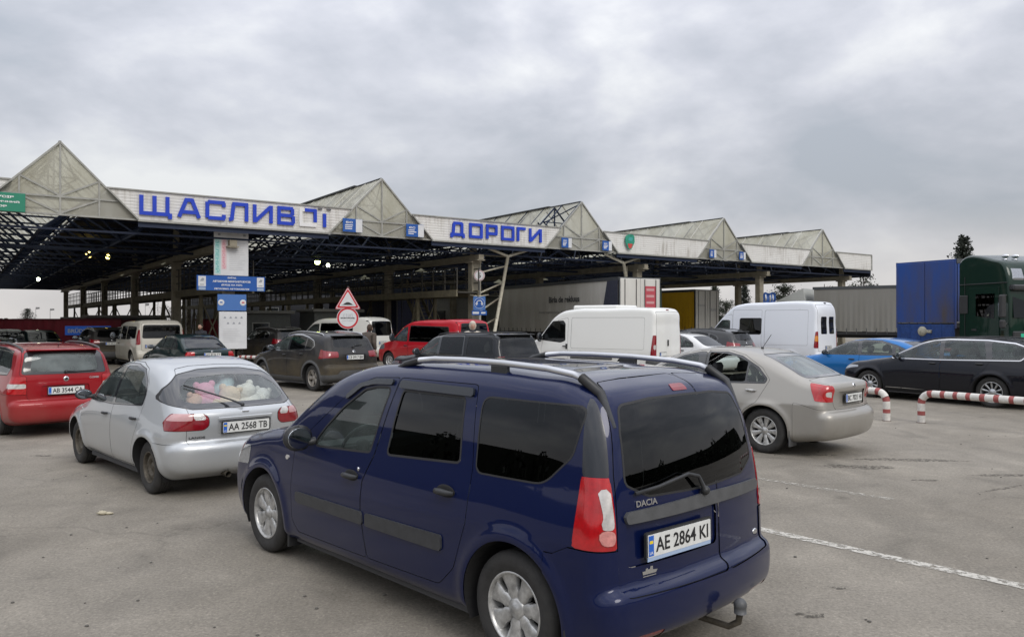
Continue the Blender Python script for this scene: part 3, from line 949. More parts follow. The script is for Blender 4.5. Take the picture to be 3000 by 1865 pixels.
def btext(root, s, y, z, t, w, h, m='chrome'):
    P, n = s.back(y, z); return text_obj('badge', t, .05, frame(P+n*.003, Vector((0,0,1)).cross(n), z=n), MT[m], root, .003, fit=(w, h), bold=.001)
def rails(root, s, x0, x1, y, m='railalu', h=.03, r=.016, ft='blackpl'):
    for sd in (-1, 1):
        def rp(x, dz):
            P, n = s.top(x, sd*y); return P+Vector((0,0,dz))
        n = 8; q = MB()
        q.tube([rp(x0, -.01)]+[rp(x0+.06+(x1-x0-.12)*i/n, h) for i in range(n+1)]+[rp(x1, -.01)], [r*.7]+[r]*(n+1)+[r*.7], 8)
        q.obj('roof_rail', MT[m], root)
def dlo(glasses, outline, seal='rubber', sw=.012, r=.03, pil='frit', gl='glass'):
    """side glazing: list of panes, then the black pillars and trim round them"""
    ft = []
    for g in glasses:
        mk = g[1] if len(g) > 1 else gl
        ft.append(('side_window', mk, [('S', g[0], .025)], dict(pair=1, off=-.003)))
    ft.append(('window_pillar', pil, [('S', outline, r)], dict(pair=1, seal=sw, sealmat=seal)))
    return ft
def fronts(L, H, belt, hw=.60, lam=(.42,.58,.80,.78), wx=1.95):
    return [('windscreen','glass',[('F',[(-hw-.10,belt),(hw+.10,belt),(hw-.02,H-.10),(-hw+.02,H-.10)],.05),('x<',wx),('z>',belt)],dict(seal=.01,off=-.002)),
            ('headlight','head',[('F',[(lam[0],lam[1]),(lam[2],lam[1]+.05),(lam[2]+.05,lam[3]),(lam[0]+.03,lam[3]-.06)],.03),('x<',.6)],dict(pair=1,off=.002)),
            ('grille','blackpl',[('b',[(-.34,lam[1]),(.34,lam[1]),(.30,lam[3]-.05),(-.30,lam[3]-.05)],.03),('x<',.4)],dict(off=.001)),
            ('grille','blackpl',[('b',[(-.45,.30),(.45,.30),(.38,.44),(-.38,.44)],.03),('x<',.4)],dict(off=.001))]
def doors(fd, rd, gap=.0045):
    return [('door','paint',[('S',fd,.04)],dict(gap=gap,pair=1,id='fdoor')),('door','paint',[('S',rd,.04)],dict(gap=gap,pair=1,id='rdoor'))]
def fuel_etc(): pass

def silver_hatch():
    L = 4.03
    sp = dict(L=L, W=1.678, H=1.43, h=.028, R=.285, Ra=.335, axles=[(.77,.285),(3.29,.285)], flare=.016,
        profile=[(.04,.30),(.0,.44),(.03,.60),(.2,.71),(.6,.80),(1.05,.885,1),(1.45,1.16),(1.78,1.335),(2.05,1.40),(2.4,1.43),(2.85,1.415),(3.18,1.36),(3.40,1.275),(3.72,1.07),(3.90,.94),
                 (3.965,.905),(3.985,.80),(3.965,.60,1),(4.02,.565),(4.035,.44),(3.99,.30),(3.86,.23),(3.0,.19),(1.5,.185),(.5,.19),(.12,.23)],
        belt=[(0,.70),(.9,.80),(1.4,.885),(2.2,.905),(3.0,.93),(3.6,.94),(4.1,.93)],
        plan=[(-.1,.70),(0,.76),(.25,.90),(.6,.965),(1.2,.99),(2,1),(3.0,.995),(3.5,.97),(3.8,.93),(4.05,.88)],
        gplan=[(0,.85),(1.2,.96),(1.9,.995),(2.8,.985),(3.2,.95),(3.6,.90),(4.0,.84)],
        tumble=.30, tcurve=.25, shoulder=.012, kl=.16, kt=.13, cf=.30, cr=.20, crown=.05,
        paint=paint_mat('silver_paint', (.50,.52,.535), .5, .34, dirt=.22, dz0=.12, dz1=.6, dirtcol='77716a'),
        wheel=(14, .9, .62, .06, .02, 'disc'), rimmat='steel', rimR=.172, tw=.17, winset=.03)
    ft = dlo([([(1.22,.90),(1.42,1.045),(1.66,1.19),(1.90,1.285),(2.13,1.325),(2.20,.905)],), ([(2.27,.91),(2.21,1.332),(2.5,1.338),(2.78,1.29),(2.97,1.17),(3.05,1.04),(3.06,.95)],)],
             [(1.16,.885),(1.42,1.075),(1.66,1.215),(1.92,1.315),(2.2,1.358),(2.5,1.362),(2.80,1.315),(3.00,1.19),(3.085,1.05),(3.085,.935),(2.2,.892)], sw=.006)
    ft += [('rear_glass','glassr',[('B',[(.0,.985),(.46,.985),(.60,1.02,.06),(.53,1.15,.1),(.40,1.235),(0,1.26),(-.1,1.1)],.03),('x>',3.2)],dict(off=-.002)),
        ('rear_window_border','frit',[('B',[(0,.935),(.52,.935),(.73,.985,.12),(.66,1.13,.12),(.50,1.27,.12),(.25,1.315),(0,1.325),(-.1,1.1)],.03),('x>',3.1)],dict(seal=.007)),
        ('lens','clear',[('B',[(.40,.822),(.535,.822),(.535,.895),(.45,.895)],.03),('x>',3.5)],dict(pair=1,off=.004)),
        ('lens','pink',[('y>',.545),('z>',.822),('z<',.893),(lambda V: 3.66+np.abs(V[:,2]-.80)*.9-V[:,0],)],dict(pair=1,off=.004)),
        ('tail_light','redd',[('y>',.39),(lambda V: np.hypot((V[:,2]-.805)/.084, np.clip(.47-np.abs(V[:,1]),0,1)/.085)*.09-.09,),(lambda V: 3.64+np.abs(V[:,2]-.80)*.9-V[:,0],)],dict(pair=1,off=.004,thick=.01,seal=.006)),
        ('number_recess','paint',[('b',[(-.30,.665),(.30,.665),(.30,.80),(-.30,.80)],.02),('x>',3.6)],dict(off=-.006)),
        ('tailgate','paint',[('B',[(-.1,.56),(.60,.575,.05),(.60,.74),(.57,.93),(.575,.97),(.56,1.18),(.47,1.325),(.3,1.352),(0,1.36),(-.1,1.3)],.03),('x>',3.1)],dict(gap=.004,id='tg')),
        ('bumper','paint',[('x>',3.52),('z<',.575)],dict(gap=.003,off=.008))]
    ft += doors([(1.03,.35),(1.02,.80),(1.15,.885),(1.45,1.11),(1.75,1.29),(2.02,1.37),(2.235,1.385,.01),(2.235,.62),(2.20,.26,.02),(1.12,.26)], [(2.215,.26,.02),(2.25,.62),(2.25,1.385,.01),(2.6,1.38),(2.86,1.32),(3.05,1.17),(3.11,.95),(3.06,.70),(2.93,.48),(2.86,.26)])
    ft += fronts(L, 1.43, .90)
    sp['features'] = ft
    root, s, made = build_vehicle(sp, MT, 'hatchback_car', 'silver hatchback car with plush toys piled behind its rear window', 'car')
    mirror(root, s, 1.30, .92, MT, -1, 'blackpl', (.07,.10,.065)); mirror(root, s, 1.30, .92, MT, 1, 'blackpl', (.07,.10,.065))
    handles(root, s, made, [(2.06,.775,'fdoor'),(2.97,.79,'rdoor')], L_=.06)
    P, n = s.back(0, .735); plate(root, P+n*.006, n, 'AA 2568 TB', MT, band='ua')
    btext(root, s, -.50, .645, 'LANOS', .16, .022, 'black')
    q = MB(); M_ = Matrix.Translation(bk(s, 0, .83, .008)); q.rbox(-.01,.012,-.30,.30,-.018,.014,.006,M_); q.obj('number_trim', sp['paint'], root)
    q = MB(); M_ = Matrix.Translation(bk(s, 0, .885, .004)); q.rbox(-.012,.008,-.04,.04,-.012,.012,.005,M_); q.obj('badge', MT['chrome'], root)
    wiper(root, [bk(s,-.02,.925,.035), bk(s,-.12,.975,.045), bk(s,-.36,1.09,.03), bk(s,-.50,1.15,.02)], MT, .009)
    q = MB(); q.tube([(3.75,-.20,.245),(4.0,-.20,.235)], .032, 12, caps=False); q.obj('exhaust_pipe', MT['steel'], root)
    for sd in (-1,1):
        q = MB(); P, n = s.point(.98, .74, sd); q.sphere(P+n*.002, (.03,.006,.02), 8, 6); q.obj('turn_signal', MT['clear'], root)
    interior(root, s, MT, [1.75, 2.55], .40)
    q = MB(); q.box(3.05, 3.75, -.55, .55, .70, .74); q.obj('parcel_shelf', MT['trim'], root)
    place(root, sp, 3.29, -.80, -3.94, 8.38, (-.697, .717))
    bpy.context.view_layer.update()
    # plush toys on the shelf
    cols = [('pink', (.62,.25,.38)), ('white', (.62,.60,.56)), ('cream', (.60,.48,.36)), ('pale blue', (.42,.55,.60)), ('peach', (.62,.38,.28)), ('white', (.66,.65,.63))]
    toys = [(3.50,-.38,.92,.12,4),(3.44,-.22,1.00,.14,0),(3.54,.0,.94,.15,2),(3.50,.25,.96,.15,1),(3.44,.44,.93,.12,5),(3.28,.06,1.08,.13,3)]
    desc = ['peach plush toy behind the left corner of the rear window', 'pink plush toy left of centre behind the rear window', 'cream plush bear in the middle behind the rear window',
            'white plush toy right of the cream bear behind the rear window','pale white plush toy in the right corner of the rear window','pale blue plush toy on top of the pile behind the rear window']
    for i, (x, y, z, r, ci) in enumerate(toys):
        mm = mat('plush_'+str(ci), tuple(min(.9, c*1.25) for c in cols[ci][1]), .95, noise=.15, nscale=6, bump=.6, bscale=40)
        q = MB(); q.sphere((0,0,-.02), (r*1.05,r*1.1,r*.9), 14, 10)
        q.sphere((.02,0,r*.75), (r*.72,r*.78,r*.68), 12, 8); q.sphere((.02,-r*.6,r*1.25), r*.28, 8, 6); q.sphere((.02,r*.6,r*1.25), r*.28, 8, 6)
        q.sphere((r*.7,-r*.8,-.02), r*.35, 8, 6); q.sphere((r*.7,r*.8,-.02), r*.35, 8, 6)
        o = q.obj('plush_toy', mm); tag(o, desc[i], 'plush toy', 'plush toys behind the rear window')
        o.location = root.matrix_world @ Vector((x, y, z-.02)); o.rotation_euler = (random.uniform(-.4,.4), random.uniform(-.3,.3), root.rotation_euler.z+random.uniform(-.5,.5))
    return root

def red_estate():
    L = 4.24
    sp = dict(L=L, W=1.642, H=1.47, h=.03, R=.30, Ra=.35, axles=[(.82,.30),(3.28,.30)],
        profile=[(.04,.30),(.0,.46),(.03,.66),(.2,.80),(.6,.90),(1.0,.97,1),(1.4,1.22),(1.7,1.38),(2.0,1.45),(2.6,1.475),(3.2,1.465),(3.8,1.42),(4.0,1.385),(4.06,1.33),(4.13,1.12),(4.16,1.0),
                 (4.165,.72),(4.155,.60,1),(4.215,.575),(4.235,.42),(4.19,.28),(4.0,.22),(3,.19),(1.5,.19),(.4,.19),(.1,.23)],
        belt=[(0,.75),(.9,.88),(1.4,.94),(2.6,.985),(3.6,1.0),(4.3,1.0)],
        gplan=[(0,.88),(1.2,.97),(1.9,1),(3.2,.985),(3.8,.95),(4.2,.91)], plan=[(-.1,.8),(0,.84),(.3,.93),(.9,.985),(1.5,1),(3.2,1),(3.8,.985),(4.1,.955),(4.3,.93)],
        tumble=.25, tcurve=.16, kl=.13, kt=.11, cr=.13, cf=.28, paint=paint_mat('red_paint', (.30,.010,.016), .1, .34, dirt=.30, dirtcol='8a6a60'),
        wheel=(5,.6,.4,.06,.02,'spoke'), rimR=.19)
    ft = dlo([([(1.25,.95),(1.65,1.22),(1.98,1.37),(2.12,1.39),(2.15,.985)],),([(2.22,.985),(2.20,1.395),(2.95,1.385),(3.02,1.01)],),([(3.12,1.03),(3.08,1.37),(3.62,1.33),(3.78,1.10),(3.72,1.03)],)],
             [(1.19,.935),(1.64,1.245),(1.95,1.395),(2.3,1.42),(3.0,1.41),(3.65,1.36),(3.84,1.11),(3.74,1.0),(2.0,.955)])
    ft += [('rear_glass','glasss',[('B',[(-.1,1.045),(.50,1.05,.05),(.45,1.325,.06),(-.1,1.335)],.02),('x>',3.7)],dict(off=-.002)),
        ('rear_window_border','frit',[('B',[(-.1,1.01),(.615,1.01,.04),(.545,1.355,.05),(-.1,1.36)],.02),('x>',3.7)],dict(seal=.006)),
        ('lens','clear',[('B',[(.555,.79),(.80,.79),(.80,.865),(.555,.865)],.02),('x>',3.9)],dict(pair=1,off=.004)),
        ('tail_light','red',[('y>',.55),('z>',.70),('z<',.975),(lambda V: 3.93+.25*np.abs(V[:,2]-.82)-V[:,0],)],dict(pair=1,off=.005,thick=.01)),
        ('plate_recess','paint',[('B',[(-.1,.655),(.36,.655),(.34,.83),(-.1,.83)],.03),('x>',3.8)],dict(off=-.02)),
        ('tailgate','paint',[('B',[(-.1,.595),(.54,.605,.06),(.545,.98),(.64,1.0),(.57,1.385),(-.1,1.40)],.03),('x>',3.7)],dict(gap=.005,id='tg')),
        ('bumper','paint',[('x>',3.66),('z<',.69)],dict(gap=.003,off=.006))]
    ft += doors([(1.05,.35),(1.05,.85),(1.2,.95),(1.6,1.25),(1.95,1.41),(2.18,1.43,.01),(2.17,.26,.01),(1.15,.26)],[(2.19,.26,.01),(2.2,1.43,.01),(3.04,1.41),(3.10,1.0),(3.0,.60),(2.88,.26)])
    ft += fronts(L, 1.47, .98)
    sp['features'] = ft
    root, s, made = build_vehicle(sp, MT, 'estate_car', 'red estate car with roof rails, cut off by the left edge', 'car')
    rails(root, s, 1.9, 3.95, .56, 'greypl', .035); handles(root, s, made, [(2.05,.84,'fdoor'),(2.95,.87,'rdoor')])
    mirror(root, s, 1.35, .98, MT, -1); mirror(root, s, 1.35, .98, MT, 1)
    P, n = s.back(0, .745); plate(root, P+n*.012, n, 'AB 3544 CA', MT, band='eu')
    badge(root, s, 0, .925, .042); btext(root, s, .42, .93, 'COMBI', .15, .03)
    q = MB(); q.rbox(3.93,4.12,-.52,.52,1.382,1.402,.008); q.obj('spoiler', sp['paint'], root)
    wiper(root, [bk(s,0,1.035,.03), bk(s,.14,1.03,.03), bk(s,.44,1.04,.02)], MT, .010)
    P, n = s.top(3.7, 0); q = MB(); q.tube([P, P+Vector((.03,0,.05))], .008, 6); q.obj('antenna', MT['blackpl'], root)
    interior(root, s, MT, [1.75, 2.6], .45)
    place(root, sp, 4.2, 0, -7.2, 12.6, (-.697, .717))
    return root

def grey_saloon():
    L = 4.483
    sp = dict(L=L, W=1.706, H=1.461, h=.03, R=.315, Ra=.365, axles=[(.87,.315),(3.472,.315)], flare=.016,
        profile=[(.04,.30),(.0,.46),(.03,.66),(.2,.79),(.7,.90),(1.15,.985,1),(1.55,1.20),(1.95,1.375),(2.3,1.445),(2.7,1.461),(3.1,1.43),(3.4,1.36),(3.8,1.19),(4.08,1.065),(4.2,1.04),(4.38,1.015,1),
                 (4.41,.96),(4.385,.82),(4.40,.64,1),(4.465,.61),(4.483,.42),(4.42,.28),(4.2,.23),(3,.20),(1.5,.19),(.4,.20),(.1,.24)],
        belt=[(0,.75),(.9,.87),(1.4,.935),(2.4,.965),(3.4,.995),(4.0,1.02),(4.5,1.02)],
        gplan=[(0,.88),(1.2,.97),(1.9,1),(2.9,.985),(3.5,.93),(4.0,.86),(4.4,.82)], plan=[(-.1,.8),(0,.84),(.3,.93),(.9,.985),(1.5,1),(3.3,1),(3.9,.985),(4.3,.945),(4.5,.92)],
        tumble=.32, tcurve=.22, kl=.12, kt=.12, cr=.15, cf=.28,
        paint=paint_mat('grey_beige_paint', (.37,.355,.325), .45, .36, dirt=.34, dirtcol='6b6357', dz1=.85, coat=.8),
        wheel=(9,.86,.66,.05,.012,'cap'), rimmat='hubcap', rimR=.205, tw=.19, winset=.02)
    g = [([(1.38,.955),(1.72,1.13),(2.06,1.30),(2.33,1.362),(2.40,.965)],)]
    ft = dlo(g, [(1.32,.94),(1.72,1.16),(2.05,1.325),(2.36,1.39),(2.465,1.39),(2.49,.95)], sw=.006)
    ft += [('side_window','glass',[('R',[(2.54,.97),(2.52,1.385),(2.8,1.375),(3.02,1.33),(3.17,1.265),(3.17,.99)],.02)],dict(off=-.003)),
           ('open_window','glass',[('L',[(2.54,.97),(2.52,1.385),(2.8,1.375),(3.02,1.33),(3.17,1.265),(3.17,.99)],.02)],dict(drop=1)),
           ('side_window','glass',[('S',[(3.20,.992),(3.20,1.252),(3.33,1.17),(3.47,1.035),(3.44,.998)],.015)],dict(pair=1,off=-.003)),
           ('window_pillar','frit',[('S',[(2.50,.95),(2.48,1.395),(2.8,1.398),(3.06,1.345),(3.34,1.20),(3.50,1.04),(3.47,.98),(3.0,.965)],.03)],dict(pair=1,seal=.006))]
    ft += [('rear_glass','glasss',[('B',[(-.1,1.10),(.50,1.10,.05),(.40,1.335,.05),(-.1,1.345)],.02),('x>',3.3)],dict(off=-.002)),
        ('rear_window_border','frit',[('B',[(-.1,1.075),(.585,1.075,.04),(.49,1.37,.05),(-.1,1.38)],.02),('x>',3.15)],dict(seal=.006)),
        ('lens','clear',[('B',[(.55,.82),(.66,.84),(.66,.90),(.58,.905)],.01),('x>',4.1)],dict(pair=1,off=.005)),
        ('tail_light','red',[(lambda V: .525+.25*np.clip(V[:,2]-.92,0,1)-np.abs(V[:,1]),),(lambda V: .755+.12*(4.4-V[:,0])-V[:,2],),(lambda V: V[:,2]-.975-.12*(4.4-V[:,0]),),(lambda V: 4.19-.45*(V[:,2]-.78)-V[:,0],)],dict(pair=1,off=.005,thick=.01)),
        ('plate_recess','paint',[('B',[(-.1,.70),(.42,.70),(.44,.90),(-.1,.90)],.03),('x>',4.0)],dict(off=-.018)),
        ('boot_lid','paint',[(lambda V: np.maximum(sdpoly(np.abs(V[:,1]),V[:,2],fillet([(-.2,.66),(.50,.66,.06),(.555,.92),(.60,1.04),(.60,1.3),(-.2,1.3)],.02)),0-0*V[:,0]) if False else sdpoly(np.abs(V[:,1]),V[:,2],fillet([(-.2,.66),(.50,.66,.06),(.555,.92),(.61,1.035),(.60,1.07),(-.2,1.07)],.02)),),('x>',4.05)],dict(gap=.005,id='tg')),
        ('bumper','paint',[('x>',3.90),(lambda V: V[:,2]-.66-.25*np.clip(4.25-V[:,0],0,.3),)],dict(gap=.003,off=.006))]
    ft += doors([(1.12,.36),(1.12,.86),(1.28,.955),(1.7,1.18),(2.04,1.35),(2.32,1.41,.02),(2.49,1.42,.01),(2.46,.6),(2.45,.27,.01),(1.22,.27)],[(2.465,.27,.01),(2.475,.6),(2.505,1.42,.01),(2.84,1.42),(3.10,1.36),(3.40,1.19),(3.535,1.03),(3.38,.72,.10),(3.20,.60),(3.05,.27)])
    ft += fronts(L, 1.46, .99)
    sp['features'] = ft
    root, s, made = build_vehicle(sp, MT, 'saloon_car', 'dusty grey beige saloon car with its rear side window open', 'car')
    handles(root, s, made, [(2.32,.84,'fdoor'),(3.28,.875,'rdoor')], 'hubcap')
    mirror(root, s, 1.45, .98, MT, -1); mirror(root, s, 1.45, .98, MT, 1)
    P, n = s.back(0, .80); plate(root, P+n*.012, n, 'BC 7021 HI', MT, band='eu')
    badge(root, s, 0, .965, .032)
    P, n = s.top(3.02, -.0); q = MB(); q.tube([P-Vector((0,0,.01)), P+Vector((.01,0,.02))], .022, 8); q.tube([P, P+Vector((.15,0,.21))], .0045, 6); q.obj('antenna', MT['blackpl'], root)
    for sd in (-1, 1):
        q = MB(); q.rbox(3.85,3.868, sd*.70-.11, sd*.70+.10, .13, .36, .006); q.obj('mud_flap', MT['greypl'], root)
    q = MB(); q.rbox(3.6,3.98,-.52,.52,1.10,1.115,.004,Matrix.Translation((0,0,-.11))); q.obj('parcel_shelf', MT['trim'], root)
    interior(root, s, MT, [1.85, 2.75], .45)
    place(root, sp, 3.472, -.83, 3.515, 10.95, (-.69, .724))
    return root

def black_estate():
    L = 4.767
    sp = dict(L=L, W=1.832, H=1.49, h=.034, R=.33, Ra=.38, axles=[(.88,.33),(3.67,.33)], flare=.016,
        profile=[(.04,.30),(.0,.46),(.02,.66),(.15,.78),(.7,.91),(1.3,1.00,1),(1.75,1.23),(2.15,1.40),(2.6,1.475),(3.3,1.49),(4.0,1.455),(4.38,1.395),(4.48,1.34),(4.62,1.08),(4.68,.96),
                 (4.68,.64,1),(4.745,.60),(4.765,.42),(4.70,.28),(4.4,.22),(3,.19),(1.5,.18),(.4,.19),(.1,.24)],
        belt=[(0,.76),(.9,.90),(1.5,.965),(2.6,.985),(3.8,1.01),(4.5,1.03),(4.8,1.03)],
        gplan=[(0,.88),(1.3,.97),(2.0,1),(3.3,.99),(4.1,.95),(4.7,.90)], plan=[(-.1,.8),(0,.84),(.3,.93),(.9,.985),(1.5,1),(3.6,1),(4.2,.985),(4.6,.95),(4.8,.93)],
        tumble=.34, tcurve=.2, shoulder=.03, kl=.11, kt=.12, cr=.14, cf=.28,
        paint=paint_mat('black_paint', (.006,.007,.012), .1, .3, dirt=.05, dirtcol='565350', dz1=.5),
        wheel=(10,.52,.30,.075,.02,'twin'), rimR=.225, tw=.21, winset=.015)
    ft = dlo([([(1.52,1.0),(1.85,1.17),(2.12,1.30),(2.36,1.375),(2.52,1.39),(2.56,1.005)],),([(2.66,1.008),(2.62,1.402),(3.45,1.40),(3.55,1.03)],),([(3.67,1.04),(3.60,1.392),(4.02,1.345),(4.26,1.27,.05),(4.31,1.18,.05),(4.18,1.055)],)],
             [(1.37,.985),(1.85,1.20),(2.12,1.335),(2.38,1.408),(2.7,1.43),(3.5,1.425),(4.05,1.37),(4.31,1.285,.07),(4.37,1.17,.06),(4.20,1.03),(2.6,.99)], seal='chrome', sw=.018)
    ft += [('rear_window','glassv',[('B',[(-.1,1.05),(.60,1.05,.04),(.50,1.35,.05),(-.1,1.36)],.02),('x>',4.2)],dict(seal=.01)),
        ('tail_light','redd',[('y>',.50),('z>',.80),('z<',.97),(lambda V: 4.45-V[:,0],)],dict(pair=1,off=.004,thick=.01)),
        ('tailgate','paint',[('B',[(-.1,.62),(.60,.62,.06),(.60,1.0),(.62,1.36),(-.1,1.40)],.03),('x>',4.2)],dict(gap=.005,id='tg')),
        ('side_trim','chrome',[('S',[(1.15,.285),(3.22,.285),(3.22,.298),(1.15,.298)],.003)],dict(pair=1,off=.006,thick=.01)),
        ('dark_panel_line','gapm',[('S',[(1.1,.868),(4.5,.918),(4.5,.924),(1.1,.874)],.002)],dict(pair=1)),]  # crease drawn as a flat dark line, its shade painted in
    ft += doors([(1.22,.40),(1.20,.90),(1.42,1.0),(1.85,1.225),(2.12,1.355),(2.4,1.43),(2.60,1.445,.01),(2.585,.27,.01),(1.32,.27)],[(2.60,.27,.01),(2.615,1.445,.01),(3.50,1.44),(3.64,1.03),(3.50,.76,.1),(3.30,.62),(3.18,.27)])
    ft += fronts(L, 1.49, 1.0, lam=(.44,.62,.82,.78))
    sp['features'] = ft
    root, s, made = build_vehicle(sp, MT, 'estate_car', 'black estate car with chrome window surround, side-on behind the striped barrier', 'car')
    rails(root, s, 2.0, 4.2, .56, 'blackpl', .018, .014); handles(root, s, made, [(2.42,.90,'fdoor'),(3.42,.925,'rdoor')])
    for sd in (-1,1): mirror(root, s, 1.62, 1.01, MT, sd, 'blackpl', (.08,.11,.07))
    P, n = s.back(0, .80); plate(root, P+n*.006, n, 'BC 4410 EK', MT)
    interior(root, s, MT, [2.05, 3.0], .46)
    place(root, sp, 3.67, -.9, 10.2, 16.6, (-.56, .83))
    return root

def blue_fastback():
    L = 4.75
    sp = dict(L=L, W=1.85, H=1.40, h=.04, R=.335, Ra=.385, axles=[(.9,.335),(3.72,.335)], flare=.02,
        profile=[(.04,.30),(.0,.46),(.02,.64),(.15,.74),(.7,.86),(1.3,.95,1),(1.8,1.17),(2.2,1.33),(2.6,1.395),(3.0,1.40),(3.5,1.33),(4.1,1.12),(4.45,1.0),(4.66,.96,1),
                 (4.70,.90),(4.66,.62,1),(4.73,.58),(4.75,.40),(4.68,.28),(4.4,.22),(3,.18),(1.5,.17),(.4,.18),(.1,.24)],
        belt=[(0,.72),(.9,.85),(1.5,.925),(2.6,.955),(3.8,.985),(4.8,.97)], tumble=.36, tcurve=.25, shoulder=.03,
        gplan=[(0,.88),(1.3,.97),(2.0,1),(3.0,.98),(3.8,.90),(4.4,.82)], cr=.16, cf=.3,
        paint=paint_mat('bright_blue_paint', (.015,.15,.42), .35, .3, dirt=.12), wheel=(5,.5,.4,.07,.02,'spoke'), rimR=.235, tw=.2)
    ft = dlo([([(1.50,.965),(1.85,1.13),(2.2,1.27),(2.45,1.30),(2.5,.97)],),([(2.6,.975),(2.56,1.315),(3.0,1.30),(3.35,1.21),(3.38,1.0)],),([(3.45,1.01),(3.45,1.18),(3.80,1.04),(3.75,1.01)],)],
             [(1.40,.95),(1.85,1.16),(2.2,1.30),(2.6,1.345),(3.05,1.33),(3.45,1.22),(3.92,1.02),(3.6,.975)], seal='blackpl')
    ft += [('rear_window','glassv',[('B',[(-.1,1.05),(.60,1.05,.04),(.50,1.30,.05),(-.1,1.31)],.02),('x>',3.4)],dict(seal=.01)),
           ('tail_light','redd',[('y>',.5),('z>',.80),('z<',.92),(lambda V: 4.4-V[:,0],)],dict(pair=1,off=.004))]
    ft += doors([(1.25,.40),(1.22,.86),(1.45,.97),(1.85,1.19),(2.2,1.33),(2.54,1.365,.01),(2.535,.27,.01),(1.35,.27)],[(2.55,.27,.01),(2.56,1.365,.01),(3.1,1.35),(3.5,1.22),(3.9,1.04),(3.5,.76,.1),(3.3,.62),(3.2,.27)])
    ft += fronts(L, 1.4, .95)
    sp['features'] = ft
    root, s, made = build_vehicle(sp, MT, 'fastback_car', 'bright blue low fastback car, half hidden behind the black estate', 'car')
    for sd in (-1,1): mirror(root, s, 1.62, .97, MT, sd, 'blackpl', (.08,.11,.07))
    handles(root, s, made, [(2.35,.84,'fdoor'),(3.3,.87,'rdoor')], 'blackpl')
    interior(root, s, MT, [2.0, 2.85], .42)
    place(root, sp, 2.4, 0, 9.75, 21.2, (-.62, .785))
    return root

